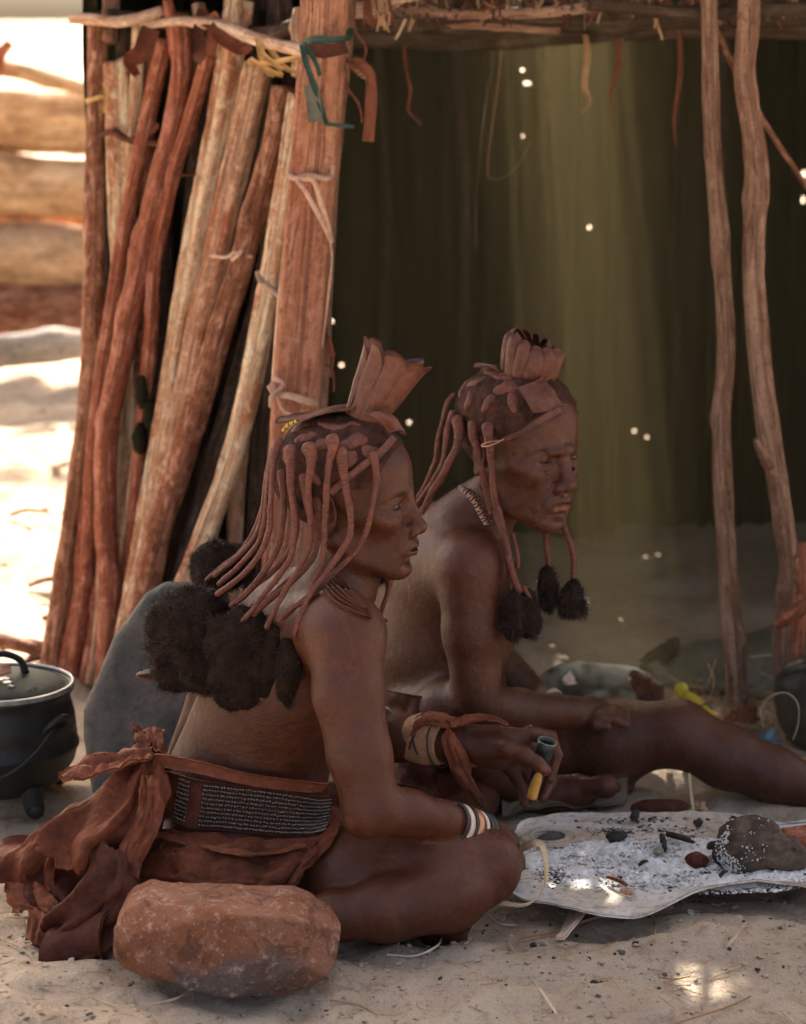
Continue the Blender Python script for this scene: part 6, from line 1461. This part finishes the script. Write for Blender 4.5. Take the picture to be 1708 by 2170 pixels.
cc = G(1400, 1712, .01); S3 = SDF(); S3.ell(cc, (.055, .02, .016)); v, f = nets(lambda p: (S3.ev(p)+.005*fbm(p*25, 3, 1)).astype(np.float32), cc-.075, cc+.075, .004); tag(mesh_obj('stone', v, f, M['leather_dark']), 'low reddish stone behind the back rim of the plate', 'stone')
lf = flap('dry_leaf', None, [[(1462, 1712, 3.90), (1480, 1700, 3.89), (1500, 1722, 3.88)], [(1468, 1722, 3.88), (1485, 1718, 3.87), (1504, 1730, 3.87)]], M['straw_dark'], thick=.0015, n=(16, 20), wav=.016, seed=4, ragged=.1); tag(lf, 'curled dry brown leaf standing behind the plate', 'leaf')

# ------------------------------------------------------------------ straw, strips and litter on the sand
ribbon([tuple(P(1100, 1800, 3.50)), tuple(P(1130, 1787, 3.47)), tuple(P(1150, 1795, 3.46)), tuple(P(1157, 1850, 3.42)), tuple(P(1143, 1895, 3.38)), tuple(P(1110, 1918, 3.38)), tuple(P(1058, 1912, 3.40))], .0115, 'straw', name='palm_leaf_strip', n=70, twist=2.0, label='glossy palm leaf strip looping beside the front woman\'s knee', cat='palm leaf strip')
LIT = [([(1035, 1912), (1052, 1930)], .006, 'straw', 'short bright palm strip end under the knee'), ([(1072, 1925), (1098, 1958)], .004, 'straw_dark', 'thin brown straw crossing below the looped palm strip'),
       ([(1015, 1933), (1005, 1960), (990, 1995)], .006, 'straw_dark', 'bent brown palm strip slanting down left of the loop'), ([(955, 1965), (990, 1950), (1025, 1935), (1030, 1930)], .004, 'straw_white', 'white bent straw in front of the folded leg'),
       ([(955, 1962), (940, 1990), (925, 2015), (880, 2035), (820, 2030)], .003, 'straw_white', 'long white curved straw between rock and knee'), ([(1035, 1942), (1060, 1962), (1095, 1966)], .003, 'straw_white', 'pale grass blade lying under the palm loop'),
       ([(1080, 2005), (1120, 2065), (1150, 2110), (1180, 2160)], .0042, 'straw_white', 'long thin pale stalk slanting down the sand in the foreground'), ([(1105, 1999), (1180, 1985), (1250, 1958), (1325, 1942)], .004, 'straw_dark', 'long reddish stalk lying up to the plate edge'),
       ([(1525, 2025), (1550, 2000), (1583, 1960)], .006, 'straw_white', 'short white stalk lying right of the middle in the foreground'), ([(75, 2100), (150, 2100), (200, 2125), (250, 2143)], .006, 'straw_white', 'thick pale curved stalk in the bottom left corner'),
       ([(300, 2140), (370, 2125), (420, 2100)], .003, 'straw', 'thin pale stalk just below the orange rock'), ([(10, 2003), (40, 2015), (68, 2030)], .004, 'straw_white', 'short pale stalk at the left edge of the sand'),
       ([(1395, 2080), (1430, 2085), (1462, 2078)], .002, 'straw_dark', 'hair-thin curled straw in the right foreground'), ([(1420, 2180), (1540, 2140), (1590, 2120)], .0025, 'straw_dark', 'faint brown stalk low in the right foreground'),
       ([(1500, 2082), (1540, 2065), (1570, 2055)], .002, 'straw', 'thin dry stalk beside the right sunlit patch'), ([(1380, 1940), (1390, 1970), (1385, 2000)], .002, 'straw_dark', 'small twig in front of the plate'), ([(1650, 2150), (1680, 2175)], .004, 'straw_white', 'pale stalk in the bottom right corner'),
       ([(1470, 1715), (1465, 1680), (1461, 1638)], .005, 'straw', 'upright yellow stalk standing behind the plate'), ([(700, 2130), (760, 2140), (800, 2160)], .002, 'straw_dark', 'thin twig below the rock at the bottom')]
for i, (pts, wd, mt, lb) in enumerate(LIT):
    if 'upright' in lb: rows = [P(a, b, 3.88) for a, b in pts]
    else: rows = [on(a, b, .004+.004*rg.random()) for a, b in pts]
    ribbon([tuple(r) for r in rows], wd*1.25, mt, name='straw_stalk', n=30, twist=rg.uniform(-.6, .6), taper=.6, label=lb, cat='straw', group='straws lying about on the sand')
lfw = gsheet('white_chip', [[(1208, 1940, .004), (1215, 1945, .006)], [(1190, 1975, .004), (1240, 1975, .03)], [(1178, 1998, .002), (1195, 1998, .004)]], M['bone'], None, wav=.003, n=(16, 12), thick=.003); tag(lfw, 'white curled shard stuck in the sand in front of the plate', 'shard')
PEB = ['dark pebble just left of the sunlit patch of sand', 'dark pebble below the sunlit patch of sand', 'small dark pebble by the white shard', 'small dark pebble under the right end of the plate', 'lone dark pebble right of the short white stalk',
       'dark pebble between the two sunlit patches', 'largest dark pebble left of the long pale stalk', 'dark pebble below the middle of the plate', 'dark pebble near the right edge of the sand', 'tiny dark pebble right of the sunlit patches', 'dark pebble on the mound in front of the plate', 'dark pebble under the plate edge, rightmost of its row']
for i, (a, b, r) in enumerate([(1260, 2082, .005), (1265, 2112, .005), (1220, 1985, .004), (1652, 1968, .004), (1606, 2056, .004), (1408, 2068, .005), (1130, 1985+20, .006), (1318, 2020, .006), (1630, 2062, .004), (1540, 2058, .004), (1348, 2000, .005), (1625, 1905+120, .004)]):
    c = on(a, b, r*.3); r = r*.75; v, f = nets(lambda p, c=c, r=r: (np.linalg.norm((p-c.astype(np.float32))/np.array((1.3, 1, .7), np.float32), axis=1)-r+.75*r*fbm(p*(1/r)*.7, 2, i)).astype(np.float32), c-r*2, c+r*2, r*.28, blk=4)
    tag(mesh_obj('pebble', v, f, M['slab'] if i % 2 else M['charcoal']), PEB[i], 'pebble', 'dark pebbles on the sand')
def gen_g():
    x, y = rs_.uniform(-.75, .75), rs_.uniform(2.95, 3.6) if rs_.rand() < .85 else rs_.uniform(3.6, 4.8); return (x, y)
gz = lambda x, y: float(gh(x, y))
crumbs(480, gen_g, M['charcoal'], 'dark_grit', 'dark crumbs of dung and charcoal strewn over the sand', 'grit', .0011, .0042, gz)
crumbs(2600, gen_g, M['sand'], 'sand_lumps', 'small clods of sand', 'grit', .0012, .0065, gz)
crumbs(260, gen_g, M['bone'], 'pale_grit', 'pale grit grains on the sand', 'grit', .0008, .0022, gz)
def gen_far():
    x = rs_.uniform(-1.7, -.75); y = rs_.uniform(4.9, 9); return (x, y)
crumbs(500, gen_far, M['sand'], 'sand_lumps', 'clods and crumbs on the bright sand left of the hut', 'grit', .004, .018, gz)
parts = []
for i in range(420):
    if rs_.rand() < .75: x, y = rs_.uniform(-.7, .75), rs_.uniform(2.98, 3.5)
    else: x, y = rs_.uniform(.3, 1.0), rs_.uniform(3.9, 4.7)
    an = rs_.uniform(0, math.pi*2); L = rs_.uniform(.006, .035); d = np.array([math.cos(an), math.sin(an), 0])*L; z = gz(x, y)+.002
    p0 = np.array([x, y, z]); p2 = p0+d; p2[2] = gz(p2[0], p2[1])+.003+.004*rs_.rand(); pm = (p0+p2)/2+np.array([d[1], -d[0], 0])*rs_.uniform(-.25, .25); parts.append(tube([tuple(p0)+(.0006,), tuple(pm)+(.0007,), tuple(p2)+(.0004,)], n=6, seg=4))
vv, ff_, uu = merge(parts); tag(mesh_obj('chaff', vv, ff_, M['straw_dark'], None, uv=uu), 'bits of dry chaff and grass strewn over the sand', 'chaff', kind='stuff')

# ------------------------------------------------------------------ things by the right posts and inside
bn = []
S = SDF(); S.ell(P(1215, 1465, 4.55), (.085, .08, .050), k=.02); S.ell(P(1310, 1470, 4.55), (.080, .08, .055), k=.03); S.ell(P(1350, 1490, 4.55), (.05, .07, .05), k=.03); S.ell(P(1260, 1520, 4.5), (.14, .10, .05), k=.03)
c = P(1280, 1480, 4.55); v, f = nets(lambda p: (S.ev(p)+.012*fbm(p*12, 3, 2)+.006*np.abs(fbm(p*np.array([30, 14, 14], np.float32), 2, 5))).astype(np.float32), c-np.array([.22, .16, .14]), c+np.array([.2, .16, .10]), .008)
tag(mesh_obj('blanket', v, f, M['blanket']), 'dark grey blanket bundled on the floor behind the far woman\'s arm', 'blanket')
o = flap('leather_piece', None, [[(1330, 1430, 4.45), (1350, 1425, 4.45), (1370, 1432, 4.45)], [(1345, 1465, 4.40), (1380, 1455, 4.40), (1398, 1462, 4.42)], [(1360, 1510, 4.37), (1400, 1500, 4.37), (1412, 1495, 4.40)]], M['leather_dark'], thick=.006, n=(20, 16), wav=.01); tag(o, 'brown leather edge draped over the grey blanket', 'leather')
o = flap('white_scrap', None, [[(1192, 1440, 4.40), (1208, 1422, 4.42)], [(1200, 1452, 4.38), (1222, 1448, 4.40)]], M['bone'], thick=.004, n=(10, 10), wav=.006); tag(o, 'small white scrap lying on top of the grey blanket', 'scrap')
def pxsheet(name, rows, mat, label, cat, **kw): o = flap(name, None, rows, mat, **kw); return tag(o, label, cat)
pxsheet('tarpaulin', [[(1342, 1420, 4.95), (1440, 1372, 5.1), (1560, 1352, 5.2), (1720, 1310, 5.25)], [(1380, 1430, 4.85), (1450, 1405, 4.90), (1570, 1380, 4.95), (1720, 1340, 5.0)], [(1400, 1452, 4.75), (1470, 1440, 4.78), (1580, 1430, 4.80), (1720, 1400, 4.82)], [(1400, 1462, 4.73), (1480, 1465, 4.72), (1580, 1470, 4.72), (1720, 1465, 4.72)]], M['tarp'], 'olive tarpaulin crumpled on the floor behind the right posts', 'tarpaulin', n=(50, 70), wav=.035, freq=4, seed=3, thick=.005)
pxsheet('dark_cloth', [[(1342, 1416, 4.94), (1400, 1372, 5.0), (1440, 1352, 5.05)], [(1380, 1424, 4.86), (1420, 1400, 4.92), (1440, 1380, 4.95)]], M['blanket'], 'dark folded corner of cloth at the tarpaulin\'s left end', 'cloth', n=(20, 30), wav=.02, seed=8)
yb = empty('yellow_pouch', P(1470, 1500, 4.35), 'yellow plastic sleeve with a bunched end lying behind the far knee', 'plastic sleeve')
v, f, uv = tube([tuple(P(1432, 1458, 4.42))+(.009,), tuple(P(1442, 1462, 4.42))+(.0165,), tuple(P(1450, 1472, 4.41))+(.0125,), tuple(P(1470, 1492, 4.38))+(.0175,), tuple(P(1495, 1520, 4.35))+(.0175,), tuple(P(1512, 1540, 4.33))+(.014,), tuple(P(1520, 1546, 4.33))+(.004,)], n=40, seg=18, rough=.15, rs=25, flat=.6); mesh_obj('sleeve', v, f, M['yellow_plastic'], yb, uv=uv)
vv, ff, _ = ring(P(1488, 1508, 4.36), P(1495, 1520, 4.35)-P(1470, 1492, 4.38), .0185, .0035, .001, n=24); mesh_obj('tie_string', vv, ff, M['rubber'], yb)
pxsheet('plastic_bag', [[(1592, 1563, 4.30), (1615, 1552, 4.30), (1650, 1560, 4.32)], [(1570, 1560+18, 4.26), (1612, 1572, 4.24), (1652, 1580, 4.28)], [(1580, 1590, 4.24), (1620, 1600, 4.22), (1650, 1612, 4.24)]], M['blue_plastic'], 'crumpled blue plastic bag behind the far woman\'s shin', 'bag', n=(24, 24), wav=.03, freq=4, seed=2, thick=.002)
bk = empty('black_bag', P(1700, 1500, 4.40)*np.array([1, 1, 0]), 'sagging black rubber bucket cut off by the right edge', 'bucket')
S = SDF(); S.ell(P(1740, 1500, 4.42), (.085, .07, .085), k=.02); S.ell(P(1730, 1450, 4.42), (.075, .065, .05), k=.03); c = P(1730, 1490, 4.42)
v, f = nets(lambda p: (S.ev(p)+.009*fbm(p*np.array([22, 22, 9], np.float32), 3, 2)).astype(np.float32), c-.13, c+.13, .007); mesh_obj('body', v, f, M['rubber'], bk)
thong([(1660, 1425, 4.36), (1700, 1415, 4.35), (1740, 1420, 4.36)], .010, 'rubber', parent=bk, name='rim', flat=.7)
WR = [([(1618, 1545), (1612, 1510), (1630, 1478), (1665, 1468), (1690, 1490), (1692, 1530), (1680, 1570)], .0016, 'straw', 4.30, 'thin straw looping beside the black bucket'), ([(1537, 1405), (1540, 1450), (1536, 1500), (1533, 1530)], .0020, 'straw_dark', 4.55, 'thin straw hanging down left of the thinner right post'),
      ([(1500, 1450), (1510, 1420), (1518, 1395)], .002, 'straw_white', 4.5, 'branching dry grass tuft by the yellow sleeve'), ([(1485, 1500), (1508, 1470), (1512, 1440), (1500, 1405)], .002, 'straw_white', 4.48, 'dry curved grass stem right of the yellow sleeve'), ([(1420, 1432), (1450, 1452), (1500, 1456)], .0022, 'straw_white', 4.6, 'pale stem lying behind the yellow sleeve'),
      ([(1655, 1600), (1690, 1605), (1712, 1612)], .0035, 'straw_white', 4.1, 'pale stalk at the right edge above the shin'), ([(1600, 1420), (1640, 1440), (1670, 1462)], .004, 'straw_dark', 4.7, 'brown stick between the two right posts'), ([(1590, 1392), (1635, 1388)], .003, 'straw', 4.8, 'short pale stick on the tarpaulin')]
WR = [(p_, r_*.6, 'straw_dark' if m_ == 'straw_white' else m_, y_, l_) for p_, r_, m_, y_, l_ in WR]
for i, (pts, r, mt, y, lb) in enumerate(WR):
    v, f, uv = tube(pxs([(a, b, y, r) for a, b in pts]), n=40, seg=6, rough=.15); tag(mesh_obj('straw_stalk', v, f, M[mt], None, uv=uv), lb, 'straw', 'dry stems by the right posts')
o = flap('red_rag', None, [[(1555, 1512, 4.5), (1580, 1500, 4.5), (1600, 1505, 4.5)], [(1540, 1530, 4.45), (1580, 1525, 4.43), (1605, 1530, 4.46)]], M['leather_wrap'], thick=.006, n=(20, 24), wav=.02, seed=3, ragged=.1); tag(o, 'crumpled red rag at the foot of the thinner right post', 'rag')
parts = []
for i in range(260):
    a, b = rg.uniform(1380, 1700), rg.uniform(1450, 1560); p = on(a, b, .004); an = rg.uniform(0, 6.28); d = np.array([math.cos(an), math.sin(an)*.8, rg.uniform(-.1, .4)])*rg.uniform(.02, .07); parts.append(tube([tuple(p)+(.0011,), tuple(p+d*.5+np.array([0, 0, .006]))+(.0011,), tuple(p+d)+(.0007,)], n=6, seg=4))
vv, ff_, uu = merge(parts); tag(mesh_obj('straw_litter', vv, ff_, M['straw_dark'], None, uv=uu), 'dry straw litter on the floor round the foot of the right posts', 'straw litter', kind='stuff')
# yellow cap by the pot
yc = on(10, 1722, .0); v, f = lathe([(.0001, .004), (.022, .004), (.022, .016), (.024, .016), (.024, .0), (.0235, 0)], yc, 40); v = v.copy(); 
tag(mesh_obj('bottle_cap', v, f, M['yellow_plastic']), 'round yellow plastic cap on the sand in front of the pot', 'cap')
ribbon([tuple(on(92, 1668, .004)), tuple(on(115, 1672, .006)), tuple(on(145, 1690, .004))], .012, 'straw_dark', name='bark_chip', n=14, label='yellow brown bark chip under the iron pot', cat='bark chip')
TW = ['twig just behind the pot lid', 'twig touching the dark stick', 'twig nearest the foot of the sticks', 'twig at the left edge behind the pot', 'twig beside the middle of the stick wall', 'twig halfway between pot and logs, left', 'twig above the dark stick', 'twig farthest left in the middle distance', 'farthest twig']
for i in range(9):
    a, b = [(35, 1420), (60, 1405), (100, 1380), (0, 1385), (140, 1160), (60, 1250), (90, 1320), (20, 1100), (110, 1000)][i]
    p = on(a, b, .01); 
    splinter_ = tube([tuple(p)+(.006,), tuple(p+np.array([.05, .02, .012]))+(.007,), tuple(p+np.array([.11, .03, .0]))+(.004,)], n=14, seg=8, rough=.3, rs=30, seed=i); tag(mesh_obj('twig', splinter_[0], splinter_[1], M['stick_bark'], None, uv=splinter_[2]), TW[i]+' on the bright sand left of the hut', 'twig', 'twigs on the sunlit sand')

# ------------------------------------------------------------------ thin smoke added to lift the dark and show the sun shaft
sm = bpy.data.materials.new('smoke'); sm.use_nodes = True; t_ = sm.node_tree; t_.nodes.clear(); so_ = t_.nodes.new('ShaderNodeOutputMaterial'); pv = t_.nodes.new('ShaderNodeVolumePrincipled')
pv.inputs['Color'].default_value = (.95, .77, .38, 1); pv.inputs['Density'].default_value = .10; pv.inputs['Anisotropy'].default_value = .45; t_.links.new(pv.outputs[0], so_.inputs['Volume'])
x0, x1, y0, y1, z0, z1 = -.125, 1.72, 3.86, 6.25, .002, 1.95
vv = [(x, y, z) for x in (x0, x1) for y in (y0, y1) for z in (z0, z1)]
o = mesh_obj('smoke', vv, [(0, 1, 3, 2), (4, 6, 7, 5), (0, 4, 5, 1), (2, 3, 7, 6), (0, 2, 6, 4), (1, 5, 7, 3)], sm, smooth=False); tag(o, 'thin smoke added in front of and inside the hut to show the sun shaft', 'smoke', kind='stuff')

# ------------------------------------------------------------------ unseen tree added beyond the log stack, its crown throws dappled shade on the sand
tr = empty('shade_tree', (-3.3, 11.2, 0), 'unseen tree added left beyond the log stack to dapple the sand with shade', 'tree')
rt2 = random.Random(8)
v, f, uv = tube([(-3.3, 11.2, -.1, .17), (-3.2, 11.15, 1.2, .14), (-3.05, 11.1, 2.3, .12), (-2.9, 11.0, 3.0, .08)], n=40, seg=16, rough=.2, seed=3, knots=4); mesh_obj('trunk', v, f, M['stick_bark'], tr, uv=uv)
tips = []
for i in range(11):
    an = rt2.uniform(0, 6.28); L = rt2.uniform(.9, 1.9); e = (-2.5+math.cos(an)*L, 10.6+math.sin(an)*L*.95, rt2.uniform(3.2, 4.0))
    v, f, uv = tube([(-3.05, 11.1, 2.3+.06*i, .055), ((-3.05+e[0])/2, (11.1+e[1])/2, (2.4+e[2])/2+.15, .038), e+(.014,)], n=24, seg=8, rough=.15, seed=i); mesh_obj('limb', v, f, M['stick_bark'], tr, uv=uv); tips.append(e)
rs3 = np.random.RandomState(5); ce = np.array(tips)[rs3.randint(0, len(tips), 330)]+rs3.normal(0, 1, (330, 3))*np.array([.42, .42, .16])
n_ = 9000; p = ce[rs3.randint(0, 330, n_)]+rs3.normal(0, .085, (n_, 3)); u = rs3.normal(0, 1, (n_, 3)); u /= np.linalg.norm(u, axis=1)[:, None]; w_ = np.cross(u, rs3.normal(0, 1, (n_, 3))); w_ /= np.linalg.norm(w_, axis=1)[:, None]; s_ = rs3.uniform(.018, .034, n_)[:, None]
vv = np.stack([p-u*s_, p+w_*s_*.5, p+u*s_, p-w_*s_*.5], 1).reshape(-1, 3); mesh_obj('crown', vv, np.arange(n_*4).reshape(-1, 4), simple('leaf', (.045, .06, .02), (.08, .10, .035), 30, .6, .1, .001, .3), tr, smooth=False)['kind'] = 'stuff'
